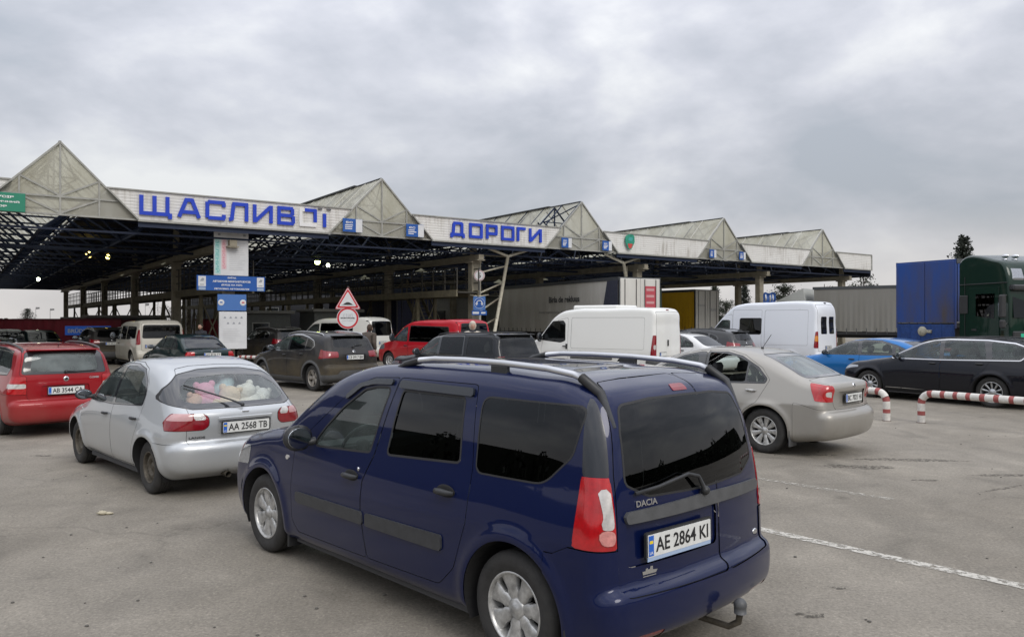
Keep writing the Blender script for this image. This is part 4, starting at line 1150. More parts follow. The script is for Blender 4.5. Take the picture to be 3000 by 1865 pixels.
def crossover(name, label, col, W=1.806, L=4.377, H=1.57, anchor=None, dirt=1.0, dirtcol='575043', h=.032, seal='chrome', pl='CE 0917 BH', group=None, tt='redd'):
    sp = dict(L=L, W=W, H=H, h=h, R=.345, Ra=.405, axles=[(.90,.345),(3.546,.345)], flare=.022,
        profile=[(.05,.34),(.0,.50),(.03,.74),(.2,.88),(.7,.98),(1.15,1.06,1),(1.55,1.30),(1.9,1.47),(2.3,1.55),(2.8,1.57),(3.4,1.545),(3.85,1.48),(4.0,1.43),(4.12,1.26),(4.23,1.06),(4.27,.98),
                 (4.27,.70,1),(4.35,.66),(4.377,.50),(4.33,.34),(4.15,.27),(3,.22),(1.5,.21),(.4,.23),(.1,.27)],
        belt=[(0,.82),(.9,.98),(1.4,1.02),(2.4,1.05),(3.2,1.09),(3.9,1.14),(4.4,1.14)], tumble=.30, tcurve=.22, shoulder=.02,
        gplan=[(0,.88),(1.2,.97),(1.9,1),(2.9,.985),(3.6,.94),(4.2,.88)], cr=.16, cf=.3, kl=.13,
        paint=paint_mat(name+'_paint'+str(h), col, .2, .36, dirt=dirt, dirtcol=dirtcol, dz0=.30, dz1=1.02, allover=.22 if dirt > .5 else 0),
        wheel=(5,.74,.36,.07,.02,'spoke'), rimmat='alloydirty' if dirt > .5 else 'alloy', rimR=.225, tw=.2)
    ft = dlo([([(1.38,1.06),(1.7,1.25),(1.98,1.39),(2.25,1.44),(2.30,1.065)],),([(2.38,1.07),(2.34,1.45),(2.8,1.445),(3.10,1.395),(3.13,1.11)],'glassd'),([(3.18,1.12),(3.17,1.375),(3.40,1.30),(3.50,1.20),(3.42,1.13)],'glassd')],
             [(1.28,1.045),(1.7,1.285),(1.98,1.42),(2.35,1.475),(2.8,1.472),(3.15,1.415),(3.45,1.325),(3.57,1.20),(3.45,1.10),(2.4,1.045)], seal=seal, sw=.016)
    ft += [('rear_window','glassd',[('B',[(-.1,1.14),(.56,1.16,.05),(.50,1.36),(.44,1.42,.05),(-.1,1.435)],.02),('x>',3.7)],dict(seal=.01)),
        ('tail_light',tt,[(lambda V: .47-np.abs(V[:,1]),),(lambda V: .90-V[:,2]-.10*(4.3-V[:,0]),),(lambda V: V[:,2]-1.03-.18*(4.3-V[:,0]),),(lambda V: 3.88-V[:,0],)],dict(pair=1,off=.004,thick=.008)),
        ('plate_recess','paint',[('B',[(-.1,.82),(.33,.82),(.36,.97),(-.1,.97)],.03),('x>',4.0)],dict(off=-.015)),
        ('tailgate','paint',[('B',[(-.1,.72),(.50,.72,.06),(.58,.90),(.60,1.05),(.57,1.30),(.50,1.45),(-.1,1.47)],.03),('x>',3.7)],dict(gap=.005,id='tg')),
        ('wheel_arch_trim','greypl',[(lambda V: np.maximum(np.minimum.reduce([np.hypot(V[:,0]-xa,V[:,2]-.345) for xa in (.90,3.546)])-.465, .3-np.abs(V[:,1])),)],dict(off=.006,thick=.01)),
        ('sill_trim','greypl',[('S',[(1.2,.15),(3.2,.15),(3.2,.36),(1.2,.36)],.02)],dict(pair=1,off=.005)),
        ('bumper_trim','greypl',[('B',[(-.1,.2),(1.0,.2),(1.0,.44),(.55,.46),(.45,.56),(-.1,.56)],.02),('x>',4.0)],dict(off=.006,thick=.01)),
        ('bumper','paint',[('x>',3.95),('z<',.72)],dict(gap=.003,off=.004))]
    ft += doors([(1.2,.42),(1.16,.95),(1.32,1.055),(1.7,1.305),(1.98,1.44),(2.33,1.495,.01),(2.33,.36,.01),(1.25,.36)],[(2.345,.36,.01),(2.345,1.495,.01),(2.82,1.49),(3.17,1.43),(3.38,1.34),(3.42,1.0),(3.25,.80,.1),(3.06,.60),(3.0,.36)])
    ft += fronts(L, H, 1.06, lam=(.46,.70,.82,.88))
    sp['features'] = ft
    root, s, made = build_vehicle(sp, MT, name, label, 'car', group)
    rails(root, s, 1.9, 3.75, .60, 'railalu' if seal == 'chrome' else 'blackpl', .025, .016); handles(root, s, made, [(2.17,.93,'fdoor'),(3.05,.97,'rdoor')])
    for sd in (-1,1): mirror(root, s, 1.5, 1.08, MT, sd, 'blackpl', (.09,.12,.08))
    P, n = s.back(0, .895); plate(root, P+n*.01, n, pl, MT)
    badge(root, s, 0, 1.04, .04)
    q = MB(); q.rbox(3.82,4.08,-.50,.50,1.445,1.465,.008); q.obj('spoiler', sp['paint'], root)
    wiper(root, [bk(s,0,1.15,.03), bk(s,.1,1.19,.03), bk(s,.30,1.20,.02)], MT, .010)
    for sd in (-1,1):
        q = MB(); q.rbox(3.97,3.985, sd*.74-.12, sd*.74+.10, .18, .42, .006); q.obj('mud_flap', MT['greypl'], root)
    interior(root, s, MT, [1.9, 2.7], .52)
    if anchor: place(root, sp, *anchor)
    return root

def dark_wagon():
    L = 4.45
    sp = dict(L=L, W=1.735, H=1.55, h=.035, R=.33, Ra=.39, axles=[(.9,.33),(3.42,.33)], flare=.02,
        profile=[(.05,.34),(.0,.50),(.03,.70),(.15,.84),(.7,.93),(1.15,.99,1),(1.5,1.22),(1.85,1.44),(2.1,1.51),(2.6,1.545),(3.3,1.55),(4.0,1.53),(4.14,1.50),(4.28,1.2),(4.36,1.0),
                 (4.37,.66,1),(4.44,.62),(4.45,.45),(4.40,.32),(4.2,.26),(3,.22),(1.5,.21),(.4,.23),(.1,.27)],
        belt=[(0,.80),(.9,.93),(1.4,.98),(3.0,1.0),(4.5,1.02)], tumble=.27, tcurve=.12, shoulder=.02, crown=.03, kt=.09,
        gplan=[(0,.88),(1.2,.97),(1.9,1),(3.4,.99),(4.3,.96)], cr=.08,
        paint=paint_mat('charcoal_paint', (.014,.016,.020), .2, .36, dirt=.2, dirtcol='6b6355'), wheel=(5,.6,.4,.06,.02,'spoke'), rimR=.21)
    ft = dlo([([(1.3,1.0),(1.65,1.26),(1.92,1.41),(2.1,1.445),(2.14,1.0)],),([(2.22,1.005),(2.20,1.455),(3.0,1.46),(3.06,1.01)],'glassd')],
             [(1.22,.99),(1.62,1.28),(1.9,1.44),(2.2,1.48),(3.03,1.485),(3.11,.99)])
    ft += [('side_window','glassd',[('S',[(3.20,1.02),(3.16,1.46),(3.98,1.45),(4.10,1.04)],.03)],dict(pair=1,seal=.012,off=-.003)),
        ('rear_window','glassd',[('B',[(-.1,1.03),(.66,1.03,.04),(.59,1.45,.05),(-.1,1.46)],.02),('x>',4.0)],dict(seal=.01)),
        ('tail_light','redd',[('y>',.60),('z>',.72),('z<',1.0),(lambda V: 4.25-V[:,0],)],dict(pair=1,off=.004)),
        ('tailgate','paint',[('B',[(-.1,.66),(.62,.66,.06),(.70,1.0),(.64,1.49),(-.1,1.50)],.03),('x>',4.0)],dict(gap=.005,id='tg'))]
    ft += doors([(1.1,.40),(1.08,.9),(1.2,1.0),(1.6,1.30),(1.9,1.46),(2.18,1.50,.01),(2.18,.32,.01),(1.2,.32)],[(2.195,.32,.01),(2.195,1.50,.01),(3.06,1.50),(3.14,1.0),(3.0,.7),(2.9,.32)])
    ft += fronts(L, 1.55, 1.0)
    sp['features'] = ft
    root, s, made = build_vehicle(sp, MT, 'estate_car', 'charcoal boxy estate car directly behind the roof of the dark blue car', 'car')
    rails(root, s, 1.95, 4.0, .60, 'blackpl', .03, .016); handles(root, s, made, [(2.02,.88,'fdoor'),(2.95,.9,'rdoor')])
    for sd in (-1,1): mirror(root, s, 1.42, 1.03, MT, sd, 'blackpl', (.09,.12,.09))
    q = MB(); q.rbox(4.02,4.24,-.58,.58,1.505,1.53,.008); q.obj('spoiler', MT['blackpl'], root)
    P, n = s.back(0, .85); plate(root, P+n*.006, n, 'AC 6135 BM', MT)
    interior(root, s, MT, [1.8, 2.65], .5)
    place(root, sp, 4.3, -.8, -.33, 18.4, (-.728, .685))
    return root

def small_saloon(name, label, col, W, L, H, anchor, lampc='redd', pl='', metallic=.3, h=.04, group=None):
    k = L/4.55
    X = lambda pts: [(p[0]*k,)+tuple(p[1:]) for p in pts]
    sp = dict(L=L, W=W, H=H, h=h, R=.31, Ra=.36, axles=[(.88*k,.31),(3.55*k,.31)],
        profile=X([(.05,.30),(.0,.46),(.03,.66),(.2,.76),(.7,.86),(1.15,.94,1),(1.6,1.18),(2.0,1.36),(2.4,1.415),(2.9,1.40),(3.3,1.33),(3.75,1.12),(4.02,.99,1),(4.2,.975),(4.42,.95,1),
                 (4.46,.90),(4.46,.62,1),(4.53,.58),(4.55,.42),(4.49,.28),(4.3,.22),(3,.19),(1.5,.18),(.4,.19),(.1,.24)]),
        belt=X([(0,.72),(.9,.84),(1.4,.91),(2.6,.94),(3.8,.96),(4.6,.95)]), tumble=.34, tcurve=.25,
        gplan=X([(0,.88),(1.2,.97),(1.9,1),(2.9,.98),(3.6,.90),(4.2,.84)]), cr=.14,
        paint=paint_mat(name+label[:6]+'_paint', col, metallic, .34, dirt=.25), wheel=(7,.6,.4,.06,.02,'spoke'), rimR=.205)
    ft = dlo([(X([(1.42,.95),(1.8,1.18),(2.15,1.31),(2.28,1.325),(2.32,.955)]),),(X([(2.4,.96),(2.37,1.335),(2.8,1.325),(3.08,1.26),(3.10,.98)]),),(X([(3.16,.985),(3.16,1.22),(3.38,1.09),(3.44,.99)]),)],
             X([(1.32,.935),(1.8,1.21),(2.15,1.34),(2.5,1.37),(2.85,1.355),(3.15,1.27),(3.45,1.10),(3.52,.97),(2.6,.94)]))
    ft += [('rear_window','glassd',[('B',[(-.1,1.01),(.60,1.01,.05),(.46,1.30,.05),(-.1,1.32)],.02),('x>',2.9*k)],dict(seal=.012)),
        ('tail_light',lampc,[('y>',.52),('z>',.74),('z<',.89),(lambda V: 4.25*k-V[:,0],)],dict(pair=1,off=.004)),
        ('boot_lid','paint',[('B',[(-.1,.64),(.50,.64,.06),(.55,.9),(.58,.985),(-.1,.985)],.03),('x>',4.1*k)],dict(gap=.006,id='tg')),
        ('bumper','paint',[('x>',4.05*k),('z<',.60)],dict(gap=.004,off=.006))]
    ft += doors(X([(1.1,.38),(1.1,.85),(1.3,.95),(1.8,1.23),(2.15,1.365),(2.34,1.39,.01),(2.345,.28,.01),(1.2,.28)]),X([(2.36,.28,.01),(2.36,1.39,.01),(2.9,1.375),(3.2,1.28),(3.55,1.0),(3.35,.72,.1),(3.15,.55),(3.0,.28)]))
    ft += fronts(L, H, .94)
    sp['features'] = ft
    root, s, made = build_vehicle(sp, MT, name, label, 'car', group)
    for sd in (-1,1): mirror(root, s, 1.5*k, .96, MT, sd, 'blackpl', (.08,.11,.07))
    handles(root, s, made, [(2.2*k,.82,'fdoor'),(3.1*k,.85,'rdoor')])
    P, n = s.back(0, .80); plate(root, P+n*.006, n, pl, MT)
    badge(root, s, 0, .90, .03)
    interior(root, s, MT, [1.85*k, 2.7*k], .42)
    place(root, sp, *anchor)
    return root

def van(kind):
    if kind == 'panel':
        L, W, H = 5.41, 2.05, 2.27
        col, nm, lab = (.74,.745,.72), 'panel_van', 'white panel van with a raised roof unit and no rear windows'
        prof = [(.08,.35),(.0,.55),(.03,.85),(.15,1.02),(.55,1.16),(.80,1.25,1),(1.15,1.62),(1.50,1.98),(1.85,2.17),(2.4,2.255),(3.5,2.27),(5.0,2.265),(5.25,2.24),(5.33,2.16),(5.37,1.7),(5.385,.7,1),(5.41,.66),(5.41,.45),(5.36,.36),(4,.32),(1.8,.30),(.4,.32)]
        ax = [(.95,.34),(4.40,.34)]
        sw = [([(1.02,1.22),(1.30,1.56),(1.56,1.82),(1.98,1.84),(2.06,1.75),(2.08,1.20),(1.9,1.14)],'glassd')]
        out = [(.93,1.16),(1.25,1.56),(1.52,1.85),(2.0,1.875),(2.10,1.78),(2.12,1.16),(1.9,1.10)]
        anchor = (5.35,-.98,4.39,24.0,(-.80,.60)); belt = 1.15
    elif kind == 'tall':
        L, W, H = 5.64, 1.93, 2.56
        col, nm, lab = (.72,.75,.80), 'panel_van', 'tall white van with barred rear door windows and orange tail light'
        prof = [(.08,.35),(.0,.55),(.03,.85),(.2,1.02),(.70,1.18),(1.0,1.28,1),(1.45,1.75),(1.85,2.15),(2.2,2.42),(2.6,2.52),(3.5,2.555),(5.2,2.56),(5.42,2.53),(5.50,2.42),(5.57,1.7),(5.60,.7,1),(5.64,.66),(5.64,.45),(5.58,.36),(4,.32),(1.8,.30),(.4,.32)]
        ax = [(1.0,.34),(4.55,.34)]
        sw = [([(1.28,1.35),(1.52,1.62),(1.76,1.86),(2.10,1.86),(2.10,1.35)],'glass')]
        out = [(1.18,1.30),(1.50,1.65),(1.74,1.89),(2.13,1.89),(2.13,1.30)]
        anchor = (5.6,-.94,10.99,28.0,(-.712,.702)); belt = 1.30
    elif kind == 'redvan':
        L, W, H = 4.75, 1.90, 1.89
        col, nm, lab = (.42,.010,.020), 'passenger_van', 'bright red passenger van with dark side and rear glass'
        prof = [(.06,.33),(.0,.5),(.03,.80),(.15,.94),(.5,1.04),(.85,1.11,1),(1.3,1.44),(1.7,1.70),(2.1,1.83),(2.6,1.88),(3.6,1.89),(4.4,1.865),(4.52,1.82),(4.60,1.5),(4.66,1.1),(4.67,.68,1),(4.73,.64),(4.75,.45),(4.68,.34),(4,.28),(1.8,.26),(.4,.28)]
        ax = [(.9,.33),(3.9,.33)]
        sw = [([(1.17,1.12),(1.45,1.36),(1.72,1.57),(1.95,1.62),(2.0,1.10)],'glass'), ([(2.12,1.10),(2.10,1.66),(4.10,1.62),(4.22,1.25),(4.10,1.10)],'glassv')]
        out = None
        anchor = (4.7,-.9,-1.84,27.0,(-.749,.663)); belt = 1.08
    elif kind == 'beigevan':
        L, W, H = 4.78, 1.88, 1.85
        col, nm, lab = (.56,.54,.48), 'passenger_van', 'dusty off-white passenger van with wide tinted rear window'
        prof = [(.06,.33),(.0,.5),(.03,.80),(.15,.94),(.5,1.06),(.80,1.13,1),(1.2,1.46),(1.6,1.72),(2.0,1.81),(2.6,1.845),(3.6,1.85),(4.5,1.83),(4.62,1.78),(4.68,1.4),(4.71,1.1),(4.71,.68,1),(4.76,.64),(4.78,.45),(4.70,.34),(4,.28),(1.8,.26),(.4,.28)]
        ax = [(.9,.33),(3.85,.33)]
        sw = [([(1.10,1.12),(1.40,1.40),(1.65,1.56),(1.95,1.58),(1.98,1.10)],'glass'), ([(3.15,1.12),(3.13,1.62),(4.30,1.60),(4.38,1.18)],'glassd'), ([(2.15,1.12),(2.13,1.62),(3.03,1.62),(3.05,1.12)],'glassd')]
        out = None
        anchor = (4.7,0,-13.7,30.5,(-.633,.775)); belt = 1.08
    else:
        L, W, H = 5.0, 1.90, 1.98
        col, nm, lab = (.70,.70,.66), 'passenger_van', 'white van with long dark side window behind the round sign'
        prof = [(.06,.33),(.0,.5),(.03,.85),(.15,1.0),(.5,1.10),(.85,1.18,1),(1.25,1.55),(1.6,1.82),(2.0,1.94),(2.6,1.97),(3.6,1.98),(4.7,1.96),(4.85,1.90),(4.92,1.5),(4.95,1.1),(4.95,.68,1),(4.99,.64),(5.0,.45),(4.93,.34),(4,.28),(1.8,.26),(.4,.28)]
        ax = [(.9,.33),(3.95,.33)]
        sw = [([(1.12,1.17),(1.42,1.48),(1.66,1.66),(2.0,1.70),(2.02,1.15)],'glass'), ([(2.14,1.15),(2.12,1.72),(3.95,1.72),(4.0,1.17)],'glassv')]
        out = None
        anchor = (4.95,-.9,-6.2,34,(-.884,.467)); belt = 1.12
    tall = kind in ('panel', 'tall')
    lowt = [(.20,.90),(.34,.955),(.55,.985),(.8,1.0),(belt,.99),(belt+.5,.95),(2.6,.9)]
    sp = dict(L=L, W=W, H=H, h=.045, R=.335, Ra=.40, axles=ax, profile=prof, low=lowt, belt=[(0,.95),(.6,belt-.05),(1.2,belt),(L,belt)], flare=.012,
        tumble=.07 if tall else .16, tcurve=.03 if tall else .08, shoulder=.008, kl=.10, kt=.12 if tall else .13, cf=.30, cr=.05, crown=.05,
        gplan=[(0,.8),(.8,.90),(1.4,.96),(2.2,1),(L-.6,1),(L-.1,.975)], plan=[(-.1,.78),(0,.83),(.3,.93),(.9,.985),(1.5,1),(L-.4,1),(L,.98)],
        paint=paint_mat(kind+'_paint', col, .0 if kind != 'redvan' else .1, .36, dirt=.40, dirtcol='8b8272', dz0=.2, dz1=1.0, coat=.7),
        wheel=(14,.9,.62,.06,.02,'disc'), rimmat='hubcap', rimR=.20, tw=.2)
    ft = []
    for g in sw:
        ft.append(('side_window', g[1], [('S', g[0], .04)], dict(pair=1, off=-.004, seal=.02, sealmat='rubber')))
    if kind == 'tall':
        ft.append(('side_window','glassv',[('S',[(2.55,1.35),(2.55,1.93),(3.42,1.93),(3.42,1.35)],.05)],dict(pair=1,off=.002,seal=.025)))
        ft.append(('rear_window','glassv',[('B',[(.12,1.38),(.56,1.38),(.54,1.98),(.12,1.98)],.03),('x>',5.0)],dict(pair=1,seal=.02)))
        rd = [(-.1,.74),(.80,.74),(.78,2.42),(-.1,2.44)]
    elif kind == 'panel': rd = [(-.1,.74),(.86,.74),(.82,2.12),(-.1,2.14)]
    elif kind == 'redvan':
        ft.append(('rear_window','glassv',[('B',[(-.1,1.15),(.72,1.15,.04),(.62,1.74,.05),(-.1,1.76)],.02),('x>',4.2)],dict(seal=.02)))
        rd = [(-.1,.70),(.78,.70),(.75,1.80),(-.1,1.83)]
    elif kind == 'beigevan':
        ft.append(('rear_window','glassd',[('B',[(.02,1.18),(.70,1.18,.04),(.66,1.67,.05),(.02,1.67)],.02),('x>',4.2)],dict(pair=1,seal=.02)))
        rd = [(-.1,.70),(.74,.70),(.72,1.74),(-.1,1.76)]
    else:
        ft.append(('rear_window','glassv',[('B',[(-.1,1.2),(.72,1.2,.04),(.66,1.80,.05),(-.1,1.82)],.02),('x>',4.2)],dict(seal=.02)))
        rd = [(-.1,.70),(.78,.70),(.76,1.86),(-.1,1.88)]
    if kind == 'panel':
        ft += [('lens','clear',[('y>',.88),('z>',.95),('z<',1.10),(lambda V: L-.10-V[:,0],)],dict(pair=1,off=.006)),
               ('tail_light','redd',[('y>',.86),('z>',.72),('z<',1.40),(lambda V: L-.20+.1*(V[:,2]-.7)-V[:,0],)],dict(pair=1,off=.006,thick=.01))]
    elif kind == 'tall':
        ft += [('lens','amber',[('y>',.80),('z>',1.10),('z<',1.30),(lambda V: L-.16-V[:,0],)],dict(pair=1,off=.006)),
               ('tail_light','redd',[('y>',.80),('z>',.86),('z<',1.46),(lambda V: L-.19+.08*(V[:,2]-.86)-V[:,0],)],dict(pair=1,off=.006,thick=.01))]
    else:
        ft += [('tail_light','redd',[('y>',.78),('z>',.92),('z<',1.50),(lambda V: L-.24-V[:,0],)],dict(pair=1,off=.006,thick=.01))]
    ft += [('rear_door','paint',[('B',rd,.04),('x>',L-.8),(lambda V: .006-np.abs(V[:,1]),)],dict(pair=1,gap=.009)),
           ('bumper','greypl' if kind in ('panel','tall') else 'paint',[('z<',.62),('x>',L-.35)],dict(gap=.004,off=.006)),
           ('bumper','greypl' if kind in ('panel','tall') else 'paint',[('z<',.60),('x<',.45)],dict(gap=.004,off=.006))]
    xb = sw[0][0][-2][0]+.12
    ft += [('door','paint',[('S',[(xb-1.05,.42),(xb-1.12,.9),(xb-1.05,belt+.02),(xb-.62,belt+.52),(xb-.42,belt+.72 if tall else belt+.52),(xb-.02,belt+.80 if tall else belt+.62),(xb,.42,.03)],.05)],dict(gap=.007,pair=1,id='fdoor'))]
    if tall:
        if kind == 'tall': ft += [('dark_panel_line','gapm',[('S',[(xa_,z_),(L-.25,z_),(L-.25,z_+.009),(xa_,z_+.009)],.002)],dict(pair=1)) for xa_, z_ in ((2.2,2.27),(3.6,1.49),(2.3,.90))]
        zt = H-.32
        ft += [('side_panel','paint',[('S',[(xb+1.35 if kind=='tall' else xb+.12,.95),(L-.42,.95),(L-.42,zt),(xb+1.35 if kind=='tall' else xb+.12,zt)],.06)],dict(gap=.006,pair=1,off=-.004)),
               ('sliding_door','paint',[('S',[(xb+.02,.45),(xb+.02,zt+.02),(xb+1.22,zt+.02),(xb+1.22,.45)],.04)],dict(gap=.006,pair=1)) if kind == 'tall' else
               ('rub_strip','greypl',[('S',[(xb+.1,.60),(ax[1][0]-.5,.60),(ax[1][0]-.5,.68),(xb+.1,.68)],.01)],dict(pair=1,off=.01,thick=.012))]
        if kind == 'panel':
            ft += [('dark_panel_line','gapm',[('S',[(xb+.12,z_),(L-.42,z_),(L-.42,z_+.008),(xb+.12,z_+.008)],.002)],dict(pair=1)) for z_ in (.90,1.52)]  # flat near-black lines painted in place of shade along the panel creases
    else:
        ft += [('sliding_door','paint',[('S',[(xb+.02,.42),(xb+.02,belt+.66),(xb+1.1,belt+.66),(xb+1.1,.42)],.04)],dict(gap=.007,pair=1))]
    ft += fronts(L, H, belt+.05, hw=.66, lam=(.50,.72,.86,.98), wx=1.7)
    sp['features'] = ft
    root, s, made = build_vehicle(sp, MT, nm, lab, 'van')
    handles(root, s, made, [(xb-.12,belt-.14,'fdoor')], L_=.09)
    for sd in (-1,1): mirror(root, s, sw[0][0][0][0]+.10, belt+.12, MT, sd, 'blackpl', (.10,.12,.16), out=.16)
    if kind == 'panel':
        q = MB(); P, n = s.point(xb-.05, belt-.15, -1); q.rbox(-.035,.035,-.02,.02,-.09,.09,.01,Matrix.Translation(P)); q.obj('handle', MT['blackpl'], root)
        q = MB(); q.rbox(2.2,3.9,-.70,.70,2.2,2.36,.05); q.obj('roof_unit', sp['paint'], root)
        q = MB(); q.rbox(L-.02,L+.02,-.16,-.12,1.05,1.25,.008); q.obj('handle', MT['blackpl'], root)
        q = MB(); q.rbox(-.01,.02,-.08,.08,-.02,.02,.006,Matrix.Translation(bk(s,0,2.19,.0))); q.obj('brake_light', MT['redd'], root)
        P, n = s.back(-.45, .80); plate(root, P+n*.006, n, '', MT, w=.4)
    else:
        P, n = s.back(-.35 if kind == 'beigevan' else 0, .86); plate(root, P+n*.006, n, 'BC 2290 IA' if kind != 'redvan' else 'KA 5581 EO', MT)
    if kind == 'beigevan':
        q = MB(); q.sphere(bk(s,0,1.02,.01), (.02,.05,.09), 10, 8); q.obj('handle', MT['blackpl'], root)
    if kind == 'tall':
        for sd in (-1,1):
            q = MB()
            for z in [1.45+.075*i for i in range(7)]:
                q.tube([bk(s,sd*.14,z,.008), bk(s,sd*.53,z,.008)], .006, 4)
            q.obj('window_bars', MT['greypl'], root)
        q = MB(); q.rbox(-.02,.03,-.07,.07,-.03,.02,.008,Matrix.Translation(bk(s,0,2.50,.0))); q.obj('brake_light', MT['blackpl'], root)
    interior(root, s, MT, [1.45], .62, dashx=1.02)
    place(root, sp, *anchor)
    return root
def setup_camera():
    cd = bpy.data.cameras.new('camera'); cam = bpy.data.objects.new('camera', cd); C.objects.link(cam)
    cd.sensor_width = 36; cd.lens = 36*1850/2432; cd.clip_end = 3000; cd.clip_start = .05
    cam.location = (0, 0, 1.87); cam.rotation_euler = (R(90)+math.atan(4/1850), 0, 0)
    bpy.context.scene.camera = cam

SUN_EL, SUN_AZ = R(38), R(150)
def setup_light():
    sc = bpy.context.scene
    w = bpy.data.worlds.new('World'); sc.world = w; w.use_nodes = True
    nt = w.node_tree; N, L = nt.nodes, nt.links
    for n in list(N): N.remove(n)
    out = N.new('ShaderNodeOutputWorld'); bg = N.new('ShaderNodeBackground'); L.new(bg.outputs[0], out.inputs['Surface'])
    sky = N.new('ShaderNodeTexSky'); sky.sky_type = 'NISHITA'; sky.sun_disc = False
    sky.sun_elevation = SUN_EL; sky.sun_rotation = SUN_AZ; sky.air_density = 1.5; sky.dust_density = 3
    tc = N.new('ShaderNodeTexCoord'); sp = N.new('ShaderNodeSeparateXYZ'); L.new(tc.outputs['Generated'], sp.inputs[0])
    def math_(op, a, b=None, c=None, clamp=False):
        m = N.new('ShaderNodeMath'); m.operation = op; m.use_clamp = clamp
        for i, v in enumerate((a, b, c)):
            if v is None: continue
            if isinstance(v, (int, float)): m.inputs[i].default_value = v
            else: L.new(v, m.inputs[i])
        return m.outputs[0]
    z = math_('MAXIMUM', sp.outputs['Z'], 0.0)
    cb = N.new('ShaderNodeCombineXYZ'); L.new(sp.outputs['X'], cb.inputs[0]); L.new(sp.outputs['Y'], cb.inputs[1]); L.new(z, cb.inputs[2])
    mp = N.new('ShaderNodeMapping'); mp.inputs['Rotation'].default_value = (0, R(24), 0); mp.inputs['Scale'].default_value = (1.15, 1.0, 2.3)
    mp.inputs['Location'].default_value = (3.4, 1.7, .2)
    L.new(cb.outputs[0], mp.inputs['Vector'])
    n1 = N.new('ShaderNodeTexNoise'); n1.inputs['Scale'].default_value = 2.6; n1.inputs['Detail'].default_value = 8; n1.inputs['Roughness'].default_value = .47; n1.inputs['Distortion'].default_value = .5
    L.new(mp.outputs[0], n1.inputs['Vector'])
    n2 = N.new('ShaderNodeTexNoise'); n2.inputs['Scale'].default_value = 7.5; n2.inputs['Detail'].default_value = 7; n2.inputs['Roughness'].default_value = .55
    L.new(mp.outputs[0], n2.inputs['Vector'])
    mix = math_('MULTIPLY_ADD', n2.outputs['Fac'], .30, math_('MULTIPLY', n1.outputs['Fac'], .80))
    cr = N.new('ShaderNodeValToRGB'); e = cr.color_ramp.elements
    e[0].position = .42; e[0].color = (.375, .40, .45, 1)
    e[1].position = .71; e[1].color = (.72, .725, .735, 1)
    a = e.new(.50); a.color = (.44, .455, .505, 1)
    a = e.new(.58); a.color = (.53, .54, .59, 1)
    L.new(mix, cr.inputs['Fac'])
    # overcast brightening overhead, pale warm band at the horizon
    br = math_('MULTIPLY_ADD', math_('POWER', z, 1.6), 1.8, .84)
    hz = math_('MULTIPLY', math_('SUBTRACT', .13, z, clamp=True), 6.2, clamp=True)
    mh = N.new('ShaderNodeMix'); mh.data_type = 'RGBA'; mh.inputs['B'].default_value = (.74, .70, .665, 1)
    L.new(cr.outputs['Color'], mh.inputs['A']); L.new(math_('MULTIPLY', hz, .85), mh.inputs['Factor'])
    vm = N.new('ShaderNodeVectorMath'); vm.operation = 'SCALE'; L.new(mh.outputs['Result'], vm.inputs[0]); L.new(br, vm.inputs['Scale'])
    # a little of the clear sky behind
    vs = N.new('ShaderNodeVectorMath'); vs.operation = 'SCALE'; vs.inputs['Scale'].default_value = .012; L.new(sky.outputs[0], vs.inputs[0])
    va = N.new('ShaderNodeVectorMath'); va.operation = 'ADD'; L.new(vm.outputs[0], va.inputs[0]); L.new(vs.outputs[0], va.inputs[1])
    L.new(va.outputs[0], bg.inputs['Color']); bg.inputs['Strength'].default_value = 1.0
    sd = bpy.data.lights.new('sun', 'SUN'); sd.energy = 1.1; sd.angle = R(25); sd.color = (1, .96, .9)
    so = bpy.data.objects.new('sun', sd); C.objects.link(so)
    # light travels away from the sun: azimuth measured like the sky texture
    d = Vector((math.sin(SUN_AZ)*math.cos(SUN_EL), math.cos(SUN_AZ)*math.cos(SUN_EL), math.sin(SUN_EL)))
    so.rotation_euler = d.to_track_quat('Z', 'Y').to_euler(); so.location = (0, 0, 30)
    vs_ = sc.view_settings; vs_.view_transform = 'Standard'; vs_.look = 'None'; vs_.exposure = .2; vs_.gamma = 1
    sc.cycles.max_bounces = 8; sc.cycles.transparent_max_bounces = 16; sc.cycles.diffuse_bounces = 3; sc.cycles.glossy_bounces = 3
    sc.cycles.use_denoising = True

